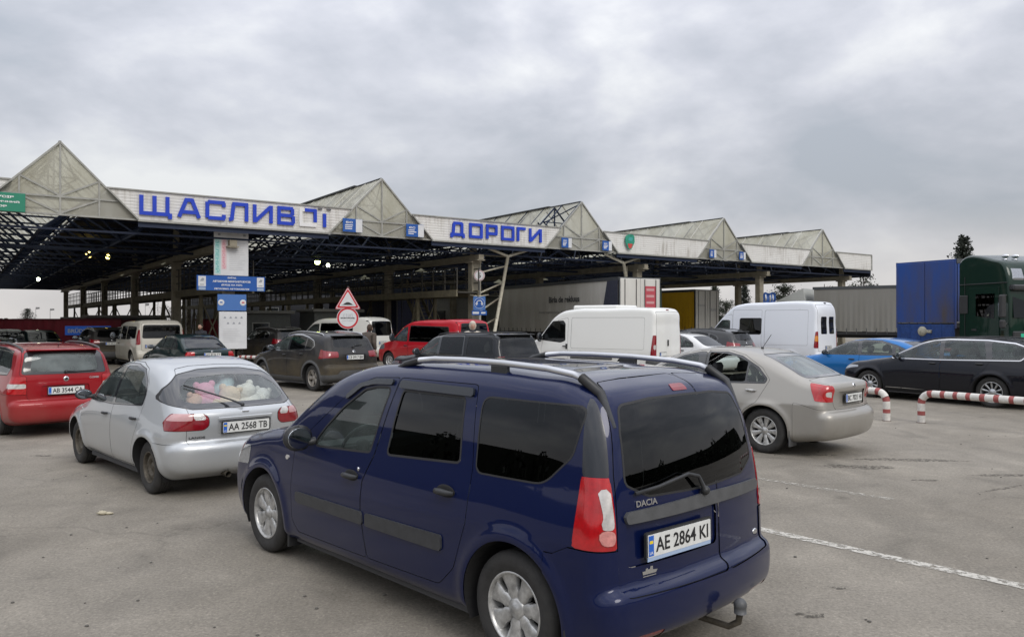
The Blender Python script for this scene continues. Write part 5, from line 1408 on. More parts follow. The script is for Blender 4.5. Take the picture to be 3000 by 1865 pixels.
def asphalt_mat():
    m, nt, N, L, b = new_mat('worn_asphalt')
    tc = N.new('ShaderNodeTexCoord')
    def noise(sc, det=5, ro=.6, vec=None, dist=0):
        t = N.new('ShaderNodeTexNoise'); t.inputs['Scale'].default_value = sc; t.inputs['Detail'].default_value = det; t.inputs['Roughness'].default_value = ro; t.inputs['Distortion'].default_value = dist
        L.new(vec or tc.outputs['Object'], t.inputs['Vector']); return t.outputs['Fac']
    def ramp(f, pts):
        r = N.new('ShaderNodeValToRGB'); e = r.color_ramp.elements
        e[0].position, e[0].color = pts[0][0], (*[pts[0][1]]*3, 1) if not isinstance(pts[0][1], tuple) else (*pts[0][1], 1)
        e[1].position, e[1].color = pts[-1][0], (*[pts[-1][1]]*3, 1) if not isinstance(pts[-1][1], tuple) else (*pts[-1][1], 1)
        for p in pts[1:-1]:
            a = e.new(p[0]); a.color = (*[p[1]]*3, 1) if not isinstance(p[1], tuple) else (*p[1], 1)
        L.new(f, r.inputs['Fac']); return r.outputs['Color']
    def mul(a, b_, f=1):
        x = N.new('ShaderNodeMix'); x.data_type = 'RGBA'; x.blend_type = 'MULTIPLY'; x.inputs['Factor'].default_value = f
        L.new(a, x.inputs['A']); L.new(b_, x.inputs['B']); return x.outputs['Result']
    base = ramp(noise(.22, 6, .6), [(.3, (.190,.170,.139)), (.5, (.240,.218,.182)), (.7, (.290,.265,.225))])
    patch = ramp(noise(1.3, 6, .62, dist=.6), [(.28, .72), (.42, .93), (.56, 1.03), (.72, 1.24)])
    fine = ramp(noise(38, 4, .7), [(.25, .72), (.5, 1.0), (.75, 1.27)])
    grit = N.new('ShaderNodeTexVoronoi'); grit.inputs['Scale'].default_value = 95; L.new(tc.outputs['Object'], grit.inputs['Vector'])
    gr = ramp(grit.outputs['Color'], [(0, .80), (.8, 1.02), (1, 1.30)])
    c = mul(mul(mul(base, patch), fine), gr)
    # directional tyre streaks along the lanes
    mp = N.new('ShaderNodeMapping'); mp.inputs['Rotation'].default_value = (0, 0, R(-43.6)); mp.inputs['Scale'].default_value = (1.2, .10, 1)
    L.new(tc.outputs['Object'], mp.inputs['Vector'])
    st = ramp(noise(1.1, 5, .55, mp.outputs[0]), [(.32, .84), (.5, 1.0), (.7, 1.06)])
    c = mul(c, st, .8)
    # cracks
    mpw = N.new('ShaderNodeVectorMath'); mpw.operation = 'MULTIPLY_ADD'
    nz = N.new('ShaderNodeTexNoise'); nz.inputs['Scale'].default_value = 1.7; nz.inputs['Detail'].default_value = 5; L.new(tc.outputs['Object'], nz.inputs['Vector'])
    L.new(nz.outputs['Color'], mpw.inputs[0]); mpw.inputs[1].default_value = (.9, .9, .9); L.new(tc.outputs['Object'], mpw.inputs[2])
    vo = N.new('ShaderNodeTexVoronoi'); vo.feature = 'DISTANCE_TO_EDGE'; vo.inputs['Scale'].default_value = .33; L.new(mpw.outputs[0], vo.inputs['Vector'])
    ck = ramp(vo.outputs['Distance'], [(0, .78), (.005, .9), (.012, 1)])
    msk = ramp(noise(.35, 3, .5), [(.48, 0), (.6, 1)])
    x = N.new('ShaderNodeMix'); x.data_type = 'RGBA'; x.blend_type = 'MULTIPLY'; L.new(msk, x.inputs['Factor']); L.new(c, x.inputs['A']); L.new(ck, x.inputs['B']); c = x.outputs['Result']
    # dark oil spots
    v2 = N.new('ShaderNodeTexVoronoi'); v2.inputs['Scale'].default_value = .75; v2.inputs['Randomness'].default_value = 1
    mq = N.new('ShaderNodeVectorMath'); mq.operation = 'MULTIPLY_ADD'; nq = N.new('ShaderNodeTexNoise'); nq.inputs['Scale'].default_value = 5; nq.inputs['Detail'].default_value = 4
    L.new(tc.outputs['Object'], nq.inputs['Vector']); L.new(nq.outputs['Color'], mq.inputs[0]); mq.inputs[1].default_value = (.12,.12,.12); L.new(tc.outputs['Object'], mq.inputs[2]); L.new(mq.outputs[0], v2.inputs['Vector'])
    sp = ramp(v2.outputs['Distance'], [(0, .55), (.035, .62), (.075, .96), (.10, 1)])
    c = mul(c, sp, .75)
    L.new(c, b.inputs['Base Color'])
    rg = N.new('ShaderNodeMapRange'); rg.inputs['To Min'].default_value = .72; rg.inputs['To Max'].default_value = .95
    L.new(noise(1.3), rg.inputs['Value']); L.new(rg.outputs[0], b.inputs['Roughness']); b.inputs['Specular IOR Level'].default_value = .3
    bp = N.new('ShaderNodeBump'); bp.inputs['Strength'].default_value = .5; bp.inputs['Distance'].default_value = .008
    L.new(noise(70, 4, .75), bp.inputs['Height'])
    bp2 = N.new('ShaderNodeBump'); bp2.inputs['Strength'].default_value = .35; bp2.inputs['Distance'].default_value = .05
    L.new(noise(2.2, 5, .6), bp2.inputs['Height']); L.new(bp2.outputs['Normal'], bp.inputs['Normal'])
    L.new(bp.outputs['Normal'], b.inputs['Normal'])
    return m

def paint_line_mat(name, col, wear=.5):
    """worn road paint: the asphalt shows through where it has gone (alpha)"""
    m, nt, N, L, b = new_mat(name)
    b.inputs['Base Color'].default_value = rgb(col); b.inputs['Roughness'].default_value = .8
    tc = N.new('ShaderNodeTexCoord'); t = N.new('ShaderNodeTexNoise'); t.inputs['Scale'].default_value = 16; t.inputs['Detail'].default_value = 8; t.inputs['Roughness'].default_value = .75
    L.new(tc.outputs['Object'], t.inputs['Vector'])
    r = N.new('ShaderNodeMapRange'); r.inputs['From Min'].default_value = wear-.06; r.inputs['From Max'].default_value = wear+.06
    L.new(t.outputs['Fac'], r.inputs['Value']); L.new(r.outputs[0], b.inputs['Alpha'])
    return m

def build_ground():
    b = MB(); b.add([(-900,-900,0),(900,-900,0),(900,1500,0),(-900,1500,0)], [(0,1,2,3)])
    g = b.obj('ground', asphalt_mat()); tag(g, kind='structure')
    pm = paint_line_mat('worn_white_paint', (.50,.48,.43), .47)
    pm2 = paint_line_mat('faded_white_paint', (.44,.42,.37), .53)
    def strip(p, q, w, m, name, label):
        p = Vector((*p, .004)); q = Vector((*q, .004)); d = (q-p).normalized(); s_ = Vector((-d.y, d.x, 0))*w/2
        n = 60; V = []; F = []
        for i in range(n+1):
            c = p+(q-p)*i/n; j1 = random.uniform(-.012, .012); j2 = random.uniform(-.012, .012)
            V += [c-s_*(1+j1*8), c+s_*(1+j2*8)]
        for i in range(n): F.append((2*i, 2*i+2, 2*i+3, 2*i+1))
        q_ = MB().add(V, F).obj(name, m); tag(q_, kind='structure'); return q_
    strip((1.95,7.28),(5.4,3.48),.125,pm,'lane_marking','')
    strip((2.2,9.93),(3.98,8.13),.11,pm2,'lane_marking','')
    strip((-3.62,4.95),(-2.55,3.75),.16,pm2,'lane_marking','')

def streak_mat(name, col):
    """pale sheet with grey run marks down from the top edge and patchy grime"""
    m, nt, N, L, b = new_mat(name)
    tc = N.new('ShaderNodeTexCoord'); mp = N.new('ShaderNodeMapping'); mp.inputs['Scale'].default_value = (5, 5, .5); L.new(tc.outputs['Object'], mp.inputs[0])
    t = N.new('ShaderNodeTexNoise'); t.inputs['Scale'].default_value = 1.6; t.inputs['Detail'].default_value = 6; L.new(mp.outputs[0], t.inputs['Vector'])
    t2 = N.new('ShaderNodeTexNoise'); t2.inputs['Scale'].default_value = .7; t2.inputs['Detail'].default_value = 6; L.new(tc.outputs['Object'], t2.inputs['Vector'])
    mu = N.new('ShaderNodeMath'); mu.operation = 'MULTIPLY'; L.new(t.outputs['Fac'], mu.inputs[0]); L.new(t2.outputs['Fac'], mu.inputs[1])
    r = N.new('ShaderNodeMapRange'); r.inputs['From Min'].default_value = .24; r.inputs['From Max'].default_value = .42; r.inputs['To Max'].default_value = .55; L.new(mu.outputs[0], r.inputs[0])
    mx = N.new('ShaderNodeMix'); mx.data_type = 'RGBA'; mx.inputs['A'].default_value = rgb(col); mx.inputs['B'].default_value = (.27, .235, .19, 1)
    L.new(r.outputs[0], mx.inputs['Factor']); L.new(mx.outputs['Result'], b.inputs['Base Color']); b.inputs['Roughness'].default_value = .5
    return m
# ---------------------------------------------------------------- canopy
TD = (.815, .58); TN = (-.58, .815); P0 = (-13.57, 28.3)
def cw(t, s, z):
    return Vector((P0[0]+TD[0]*t+TN[0]*s, P0[1]+TD[1]*t+TN[1]*s, z))
MC = Matrix(((TD[0], TN[0], 0, P0[0]), (TD[1], TN[1], 0, P0[1]), (0, 0, 1, 0), (0, 0, 0, 1)))
PEAKS = [-14.3, -2.48, 9.67, 21.05, 32.3, 42.5]
HB, ZB, ZF, ZP = 2.45, 5.5, 6.53, 8.0
SEND = 62.0
def poly_mat():
    m, nt, N, L, b = new_mat('aged_polycarbonate')
    out = [n for n in N if n.type == 'OUTPUT_MATERIAL'][0]
    tc = N.new('ShaderNodeTexCoord'); t = N.new('ShaderNodeTexNoise'); t.inputs['Scale'].default_value = .9; t.inputs['Detail'].default_value = 6
    mp = N.new('ShaderNodeMapping'); mp.inputs['Scale'].default_value = (1, 1, .35); L.new(tc.outputs['Object'], mp.inputs[0]); L.new(mp.outputs[0], t.inputs['Vector'])
    r = N.new('ShaderNodeValToRGB'); e = r.color_ramp.elements
    e[0].position = .3; e[0].color = (.54, .515, .41, 1); e[1].position = .7; e[1].color = (.82, .815, .73, 1); L.new(t.outputs['Fac'], r.inputs['Fac'])
    L.new(r.outputs['Color'], b.inputs['Base Color']); b.inputs['Roughness'].default_value = .45
    tl = N.new('ShaderNodeBsdfTranslucent'); L.new(r.outputs['Color'], tl.inputs['Color'])
    tr = N.new('ShaderNodeBsdfTransparent'); tr.inputs['Color'].default_value = (.8, .8, .72, 1)
    m1 = N.new('ShaderNodeMixShader'); m1.inputs['Fac'].default_value = .5; L.new(b.outputs[0], m1.inputs[1]); L.new(tl.outputs[0], m1.inputs[2])
    m2 = N.new('ShaderNodeMixShader'); m2.inputs['Fac'].default_value = .27; L.new(m1.outputs[0], m2.inputs[1]); L.new(tr.outputs[0], m2.inputs[2])
    L.new(m2.outputs[0], out.inputs['Surface']); return m

LET = {  # strokes in a unit box (x 0..1, y 0..1)
 'Щ': [((.06,1),(.06,.0)),((.0,.07),(.93,.07)),((.46,1),(.46,.05)),((.86,1),(.86,.0)),((.94,.13),(.94,-.16))],
 'А': [((.07,0),(.40,1)),((.93,0),(.60,1)),((.32,.93),(.68,.93)),((.2,.28),(.8,.28))],
 'С': [((.95,.70),(.95,.93)),((1,.93),(.12,.93)),((.08,.93),(.08,.07)),((.12,.07),(1,.07)),((.95,.07),(.95,.28))],
 'Л': [((.0,.07),(.14,.07)),((.14,.03),(.24,.93)),((.18,.93),(1,.93)),((.92,.95),(.92,0))],
 'И': [((.08,1),(.08,0)),((.12,.08),(.88,.92)),((.92,1),(.92,0))],
 'В': [((.08,1),(.08,0)),((.0,.93),(.90,.93)),((.0,.07),(.94,.07)),((.08,.52),(.88,.52)),((.87,.92),(.87,.55)),((.92,.50),(.92,.08))],
 'О': [((.08,.94),(.08,.06)),((.0,.93),(1,.93)),((.92,.94),(.92,.06)),((.0,.07),(1,.07))],
 'Р': [((.09,1),(.09,0)),((.0,.93),(1,.93)),((.91,.93),(.91,.38)),((.09,.38),(1,.38))],
 'Г': [((.12,1),(.12,0)),((0,.93),(1,.93))],
 'Д': [((.22,.93),(.85,.93)),((.24,.93),(.17,.15)),((.82,.95),(.82,.15)),((.0,.14),(1,.14)),((.07,.16),(.07,-.08)),((.93,.16),(.93,-.08))],
 'Ї': [((.5,.80),(.5,0))],
}

def build_canopy():
    steel = mat('canopy_frame_paint', (.30,.30,.275), .5, noise=.2, nscale=3)
    white = streak_mat('fascia_siding', (.72,.715,.69))
    navy = mat('navy_steel', (.008,.018,.050), .6)
    deckm = mat('dark_roof_sheet', (.018,.022,.034), .7, noise=.3, nscale=2)
    colm = mat('weathered_column_paint', (.26,.235,.18), .8, noise=.25, nscale=2.5, bump=.2)
    pc = poly_mat()
    root = empty('border_canopy', cw(0, 0, 0), 0, 'long canopy with white fascia, glazed gables and blue lettering over the checkpoint lanes', 'canopy')
    inv = Matrix.Translation(root.location)
    def fin(q, name, m, parent=root, label=None):
        """points given in canopy (t,s,z) axes"""
        q.v = [tuple(MC @ Vector(v) - root.location) for v in q.v]
        return q.obj(name, m, parent, label)
    # fascia panels with horizontal ribs
    spans = [(PEAKS[i]+HB, PEAKS[i+1]-HB, True, True) for i in range(len(PEAKS)-1)]+[(PEAKS[-1]+HB, 48.4, True, False)]
    for (a, b, la, lb) in spans:
        q = MB(); nr = 9; k = HB/(ZP-ZB)
        V = []; F = []
        for i in range(nr):
            z0 = ZB+(ZF-ZB)*i/nr; z1 = ZB+(ZF-ZB)*(i+1)/nr
            for (z, s) in ((z0, -.16), (z0+.012, -.135), (z1-.004, -.16)):
                ta = a-(z-ZB)*k if la else a; tb = b+(z-ZB)*k if lb else b
                V += [(ta, s-.0, z), (tb, s, z)]
        n = len(V)//2
        for i in range(n-1): F.append((2*i, 2*i+1, 2*i+3, 2*i+2))
        q.add(V, F)
        fp = fin(q, 'fascia_panel', white)
        q = MB()
        q.bar((a-.02, -.17, ZB-.03), (b+.02, -.17, ZB-.03), .10, .07)
        ta, tb = a-(ZF-ZB)*k*la, b+(ZF-ZB)*k*lb
        q.bar((ta, -.15, ZF+.03), (tb, -.15, ZF+.03), .12, .05)
        q.bar((a, -.18, ZB), (ta, -.18, ZF), .06, .05); q.bar((b, -.18, ZB), (tb, -.18, ZF), .06, .05)
        fin(q, 'edge_trim', steel, fp)
        q = MB(); q.box(a, b, -.10, -.06, ZB-.25, ZB+.02); fin(q, 'gutter', navy, fp)
    # gables
    for gi, p in enumerate(PEAKS):
        q = MB(); q.add([(p-HB,-.02,ZB),(p+HB,-.02,ZB),(p,-.02,ZP)], [(0,1,2)])
        g = fin(q, 'gable', pc)
        q = MB(); r = .045
        def br(a, b, w=.055): q.bar((p+a[0], -.05, a[1]), (p+b[0], -.05, b[1]), w, .06)
        br((-HB,ZB),(0,ZP),.09); br((HB,ZB),(0,ZP),.09); br((-HB,ZB),(HB,ZB),.10)
        zt = ZP-1.2/HB*(ZP-ZB)
        br((0,ZB),(0,ZP)); br((-1.2,ZB),(-1.2,zt)); br((1.2,ZB),(1.2,zt))
        wh = HB*(ZP-6.12)/(ZP-ZB); br((-wh,6.12),(wh,6.12),.06)
        br((0,6.15),(-1.2,zt-.02),.045); br((0,6.15),(1.2,zt-.02),.045)
        br((0,ZB+.05),(-1.2,6.1),.035); br((0,ZB+.05),(1.2,6.1),.035)
        fin(q, 'gable_frame', steel, g)
        # skylight: two glazed slopes with rafters
        k = HB/(ZP-ZB); we = (ZP-ZF)*k
        for sd in (-1, 1):
            q = MB(); V = []; F = []; s0 = 2.6 if (gi == 3 and sd < 0) else .0
            m = 120
            ss = [s0+(SEND-s0)*i/m for i in range(m+1)]
            for i, s in enumerate(ss):
                o = .03 if i % 2 else 0
                for j in range(3):
                    f = j/2
                    V.append((p+sd*(we*f), s, ZP-(ZP-ZF)*f+o))
            for i in range(m):
                for j in range(2): F.append((i*3+j, i*3+j+1, (i+1)*3+j+1, (i+1)*3+j))
            q.add(V, F); sk = fin(q, 'skylight', pc)
            q = MB()
            for s in [x for x in np.arange(.0, 40, 1.55)]:
                q.bar((p, s, ZP+.02), (p+sd*we, s, ZF+.02), .05, .05)
            q.bar((p+sd*we, 0, ZF+.05), (p+sd*we, SEND, ZF+.05), .12, .06)
            fin(q, 'rafters', navy if gi == 3 and sd < 0 else mat('pale_rafter', (.5,.49,.44), .6), sk)
        q = MB(); q.bar((p, 2.6, ZP+.06), (p, 11, ZP+.06), .22, .06); q.bar((p, 0, ZP+.03), (p, 2.6, ZP+.03), .08, .05)
        fin(q, 'ridge_vent', mat('ridge_dark', (.05,.052,.055), .6), g)
        q = MB()   # inner frame behind the glazing
        for s in (2.2, 4.4):
            q.bar((p, s, ZP-.05), (p-we, s, ZF), .07); q.bar((p, s, ZP-.05), (p+we, s, ZF), .07); q.bar((p, s, ZP-.05), (p, s, ZF), .06)
            q.bar((p, s, ZF+.1), (p-we*.55, s, ZP-.85), .05); q.bar((p, s, ZF+.1), (p+we*.55, s, ZP-.85), .05)
            q.bar((p-we*.55, s, ZP-.85), (p+we*.55, s, ZP-.85), .05)
        q.bar((p, 0, ZP-.08), (p-we*.5, 2.2, ZP-.9), .05); q.bar((p, 0, ZP-.08), (p+we*.5, 2.2, ZP-.9), .05)
        fin(q, 'inner_frame', navy if gi == 3 else mat('pale_steel', (.22,.22,.20), .6), g)
    # roof sheets between skylights
    k = HB/(ZP-ZB); we = (ZP-ZF)*k
    edges = [-24]+[e for p in PEAKS for e in (p-we, p+we)]+[48.4]
    for i in range(0, len(edges), 2):
        q = MB(); q.box(edges[i]+.06, edges[i+1]-.06, -.05, SEND, ZF-.10, ZF)
        fin(q, 'roof_sheet', deckm)
    for (x0, x1, y0, y1) in ((48.32, 48.40, -.1, SEND), (-24.1, -24.0, -.1, SEND), (-24, 48.4, SEND, SEND+.08)):
        q = MB(); q.box(x0, x1, y0, y1, 4.98, ZF); fin(q, 'end_panel', deckm)
    # space frame
    q = MB(); T0, T1, S0, S1, st = -24, 48, .5, SEND, 3.0
    nt_ = int((T1-T0)/st); ns = int((S1-S0)/st)
    zb_, zt_ = 5.06, 6.3
    rnd = random.Random(3)
    for i in range(nt_+1):
        for j in range(ns+1):
            t, s = T0+i*st, S0+j*st
            far = j > 10
            w = .075
            if i < nt_: q.bar((t,s,zb_),(t+st,s,zb_), w, caps=False)
            if j < ns: q.bar((t,s,zb_),(t,s+st,zb_), w, caps=False)
            if i < nt_ and j < ns:
                c = (t+st/2, s+st/2, zt_)
                for a, b in ((0,0),(st,0),(0,st),(st,st)): q.bar((t+a,s+b,zb_), c, .06, caps=False)
                if i < nt_-1: q.bar(c, (c[0]+st, c[1], zt_), w, caps=False)
                if j < ns-1: q.bar(c, (c[0], c[1]+st, zt_), w, caps=False)
    # catwalk rails and conduits hung under it
    for s in (6, 18, 30, 44):
        q.bar((T0, s, 4.85), (T1, s, 4.85), .14, .10)
    o = fin(q, 'space_frame', navy); o['kind'] = 'stuff'
    # columns and longitudinal beams
    rows = [-8.2, 3.43, 15.0, 26.0, 36.96, 46.3]
    for ri, t in enumerate(rows):
        for s in (.9, 10, 21, 33, 45, 58):
            q = MB(); q.rbox(t-.20, t+.20, s-.20, s+.20, 0, 4.62, .03); q.box(t-.34, t+.34, s-.34, s+.34, 0, .25); q.box(t-.28,t+.28,s-.28,s+.28,4.62,4.70)
            q.box(t-.12,t+.12,s-.12,s+.12,4.70,ZF-.12)
            fin(q, 'column', colm)
        q = MB(); q.box(t-.14, t+.14, .2, SEND-1, 4.705, 5.0); q.box(t-.22, t+.22, .2, SEND-1, 4.72, 4.76)
        fin(q, 'beam', colm)
    # pipe masts beside two of the front columns
    def mast(t, m_):
        q = MB(); s = .3
        nd = (t+m_*1.62, s, 5.0)
        for a, b, r in (((t+m_*.2, s, 5.42), nd, .07), (nd, (t+m_*3.0, s, 5.42), .075), (nd, (t+m_*.62, s+.1, 0), .085), ((t+m_*.55, s+.9, 4.9), (t+m_*.55, s+.9, 0), .07),
                        ((t+m_*.55, s+.9, 4.2), (t+m_*1.45, s, 4.5), .045), ((t+m_*1.35, s, 3.7), (t+m_*.55, s+.9, 3.2), .045), ((t+m_*.55, s+.9, 2.3), (t+m_*1.2, s, 3.0), .045), ((t+m_*1.0, s, 2.0), (t+m_*.55, s+.9, 1.5), .045), (nd, (t+m_*.9, s+3, 5.3), .06)):
            q.tube([a, b], r, 8)
        fin(q, 'pipe_brace', mat('pale_pipe_paint', (.50,.47,.38), .6, noise=.2), root)
    mast(15.0, 1); mast(26.0, -1); mast(12.2, -.9) if False else None
    # lettering
    blue = mat('letter_blue', (.008,.045,.46), .35, noise=.1, nscale=2); wht = mat('letter_white', (.72,.72,.72), .5); red = mat('letter_edge', (.35,.08,.12), .5)
    def t_of(px):
        u = (px-1216)/1850; return (13.57+28.3*u)/(.815-.58*u)
    words_ = [('Щ',328,405),('А',418,473),('С',485,530),('Л',540,585),('И',597,643),('В',655,695),('О',707,747),('Ї',756,776),
              ('Д',1065,1097),('О',1109,1140),('Р',1149,1175),('О',1185,1215),('Г',1222,1242),('И',1251,1280)]
    for i, (ch, a, b) in enumerate(words_):
        ta, tb = t_of(a), t_of(b); w = tb-ta
        z0, h = (5.70, .70) if i < 8 else (5.72, .66)
        sw = .135
        def strokes(L_, m, s_=-.24, sw=.135, name='letter', par=root):
            q = MB()
            for n_, ((x0, y0), (x1, y1)) in enumerate(L_):
                off = .0015*n_
                A = Vector((ta+x0*w, 0, z0+y0*h)); B = Vector((ta+x1*w, 0, z0+y1*h))
                d = (B-A).normalized(); nn = Vector((-d.z, 0, d.x))*sw/2
                P = [A-nn, B-nn, B+nn, A+nn]
                V = [(v.x, s_-off, v.z) for v in P]+[(v.x, s_+.07, v.z) for v in P]
                q.add(V, [(0,1,2,3),(7,6,5,4),(0,4,5,1),(1,5,6,2),(2,6,7,3),(3,7,4,0)])
            return fin(q, name, m, par)
        if i == 6:
            o = strokes([((.30,.93),(1,.93)),((.92,.96),(.92,.25))], blue, label_ if False else -.24)
            strokes([((.08,.94),(.08,.06)),((.0,.93),(.3,.93)),((.0,.07),(1,.07)),((.92,.25),(.92,.06))], wht, -.215, .13, 'letter_backing', o)
            o['label'] = 'broken letter with only its right and top strokes still blue'
        elif ch == 'Ї':
            o = strokes(LET['Ї'], blue)
            q = MB(); c = ta+w*.5
            for sd in (-1, 1): q.box(c+sd*.19-.09, c+sd*.19+.09, -.23, -.18, z0+h+.02, z0+h+.08)
            fin(q, 'letter_dots', mat('grey_dots', (.10,.10,.11), .6), o)
        else: strokes(LET[ch], blue)
    # emblem
    te = t_of(1487); q = MB()
    M_ = frame(Vector((te, -.26, 6.12)), (1,0,0), y=(0,0,1))
    q.prism(fillet([(-.33,-.05),(-.30,.28),(0,.40),(.32,.34),(.33,-.02),(.10,-.42),(-.12,-.42)], .12), M_, .06)
    e = fin(q, 'emblem', mat('emblem_green', (.02,.26,.17), .5, noise=.3, nscale=4))
    q = MB(); q.prism(fillet([(-.20,-.12),(.20,-.12),(.06,-.38),(-.10,-.38)], .06), M_ @ Matrix.Translation((0,0,.062)), .01); fin(q, 'emblem_tip', mat('emblem_red', (.50,.06,.05), .5), e)
    q = MB(); q.prism(fillet([(-.18,.05),(.12,.0),(.2,.2),(-.05,.25)], .05), M_ @ Matrix.Translation((0,0,.062)), .01); fin(q, 'emblem_patch', mat('emblem_teal', (.05,.33,.30), .5), e)
    return root

def cobj(q, name, m, parent=None, label=None):
    q.v = [tuple(MC @ Vector(v)) for v in q.v]
    return q.obj(name, m, parent, label)

def board(name, t, s, z0, z1, w, m, label, cat, thick=.08, back=None, group=None):
    """flat sign facing the queue, hung in canopy axes; returns matrix of its face"""
    q = MB(); q.rbox(t-w/2, t+w/2, s-thick, s, z0, z1, .008)
    o = cobj(q, name, m); tag(o, label, cat, group)
    M = MC @ frame(Vector((t, s-thick-.003, (z0+z1)/2)), (1,0,0), y=(0,0,1))
    return o, M

def build_signs():
    wh = mat('sign_white', (.62,.63,.64), .4, noise=.08, nscale=2); bl = mat('sign_blue', (.012,.085,.34), .4, noise=.1, nscale=3)
    gr = mat('sign_grey_ink', (.28,.30,.33), .6); wi = MT['white']; bk_ = mat('sign_black', (.02,.02,.022), .5)
    teal = mat('sign_teal', (.10,.42,.40), .5); pk = mat('sign_pink', (.62,.22,.28), .5); lb = mat('sign_light_blue', (.06,.16,.42), .4); red = mat('sign_red', (.50,.02,.03), .4)
    def lines(o, M, w, rows, x0=0, seed=0, h=.012, ink=gr):
        rnd = random.Random(seed); q = MB()
        for y in rows:
            l = w*rnd.uniform(.6, 1); q.box(x0-w/2, x0-w/2+l, y-h/2, y+h/2, 0, .002, M)
        q.obj('small_print', ink, o)
    t0 = 3.43
    # tall board on the front column
    o, M = board('notice_board', t0, .55, 3.62, 5.34, 1.32, wh, 'tall white notice board with vertical teal and pink lettering', 'notice board')
    q = MB(); q.box(-.64,-.42,-.80,.55,0,.003,M); q.obj('side_band', mat('pale_teal', (.40,.60,.58), .5), o)
    q = MB(); q.box(-.38,-.19,-.62,.55,0,.003,M); q.obj('side_band', mat('pale_pink', (.66,.50,.52), .5), o)
    text_obj('lettering', 'ЗЕЛЕНИЙ', .2, M @ Matrix.Translation((-.53,-.12,.004)) @ Matrix.Rotation(R(-90),4,'Z'), teal, o, .002, fit=(1.25,.15), bold=.003)
    text_obj('lettering', 'ЧЕРВОНИЙ', .2, M @ Matrix.Translation((-.285,-.03,.004)) @ Matrix.Rotation(R(-90),4,'Z'), pk, o, .002, fit=(1.1,.13), bold=.003)
    lines(o, M, .65, [.5-.075*i for i in range(16)], .24, 1, .014, mat('faint_ink', (.45,.46,.47), .6))
    for x in (-.47, .50):
        q = MB(); q.box(x-.05, x+.05, .70, .78, 0, .003, M); q.obj('pictogram', gr, o)
    # wide blue board
    o, M = board('direction_sign', t0, .50, 3.02, 3.60, 2.62, bl, 'wide blue sign with white text and a pictogram panel at each end', 'sign')
    for sx in (-1, 1):
        q = MB(); q.box(sx*1.12-.14, sx*1.12+.14, -.13, .26, 0, .003, M); q.obj('pictogram_panel', wh, o)
        q = MB(); q.prism([(-.08,-.02),(.0,.10),(.08,.08),(.05,-.02)], M @ Matrix.Translation((sx*1.12,.09,.004)), .002); q.box(sx*1.12-.08,sx*1.12+.08,-.08,-.05,.004,.006,M); q.obj('pictogram', gr, o)
        q = MB(); q.box(sx*1.12-.13, sx*1.12+.13, -.27, -.16, 0, .003, M); q.obj('pictogram_panel', mat('pale_blue_panel', (.30,.38,.50), .5), o)
    for i, (tx, w, h) in enumerate((('ВИЇЗД', .32, .07), ('АВТОБУСІВ МІКРОАВТОБУСІВ', 1.45, .075), ('(ВХІД НА ПІР)', .80, .075), ('ЛЕГКОВИХ АВТОМОБІЛІВ', 1.35, .06))):
        text_obj('lettering', tx, .1, M @ Matrix.Translation((0, .22-.145*i, .003)), wi, o, .002, fit=(w, h), bold=.003)
    # small blue board
    o, M = board('traffic_sign', t0, .45, 2.24, 2.88, 1.10, lb, 'small blue sign with two round emblems under the wide blue board', 'sign')
    for sx in (-1, 1):
        q = MB(); q.lathe([(.0,.003),(.11,.003),(.12,0)], 20, 'z'); q.v = [tuple(M @ (Vector(v)+Vector((sx*.42,.0,.0)))) for v in q.v]; e = q.obj('round_emblem', wh, o)
        q = MB(); q.box(sx*.42-.05, sx*.42+.05, -.02, .03, .004, .006, M); q.obj('pictogram', red if sx > 0 else lb, e)
    # white board at the foot
    o, M = board('notice_board', t0+.03, .42, .74, 2.20, 1.06, wh, 'white notice board with two rows of small pictograms above the green saloon', 'notice board')
    for r_, xs in ((.50, (-.32,-.10,.10,.32)), (.28, (-.20,.02,.24))):
        for x in xs:
            q = MB(); q.prism([(-.05,-.03),(.05,-.03),(.03,.03),(-.01,.045)], M @ Matrix.Translation((x, r_, .002)), .002); q.obj('pictogram', gr, o)
    lines(o, M, .8, [.05-.07*i for i in range(8)], 0, 3, .010, mat('faint_ink', (.45,.46,.47), .6))
    # column behind the boards goes to the ground: part of the canopy
    # blue and white boards at the gable feet
    def fs(px, w, zc, h, lab, t_=None):
        u = (px-1216)/1850; t = (13.57+28.3*u)/(.815-.58*u)
        o, M = board('lane_sign', t, -.20, zc-h/2, zc+h/2, w, bl, lab, 'sign', .05, group='lane signs on the canopy fascia')
        q = MB(); q.box(w*.16, w/2-.01, -h/2+.01, h/2-.01, 0, .003, M); q.obj('white_panel', wh, o)
        text_obj('lettering', 'ЄС', .1, M @ Matrix.Translation((-w*.18, h*.22, .003)), wi, o, .002, fit=(w*.36, h*.16), bold=.003)
        lines(o, M, w*.45, [h*.02, -h*.12, -h*.26], -w*.17, int(px), .035, wi)
    fs(832, .88, 5.86, .56, 'blue and white lane sign at the left foot of the second gable')
    fs(980, .88, 5.84, .56, 'blue and white lane sign at the right foot of the second gable')
    fs(1339, .66, 5.80, .50, 'blue and white lane sign at the left foot of the third gable')
    fs(1435, .66, 5.80, .50, 'blue and white lane sign at the right foot of the third gable')
    fs(1686, .58, 5.80, .48, 'blue and white lane sign at the left foot of the fourth gable')
    fs(1756, .58, 5.80, .48, 'blue and white lane sign at the right foot of the fourth gable')
    gm_ = mat('sign_green', (.01,.20,.12), .45)
    o, M = board('lane_sign', -4.46, -.22, 5.47, 6.09, 1.9, gm_, 'green sign with white text on the gable at the left edge', 'sign', .05)
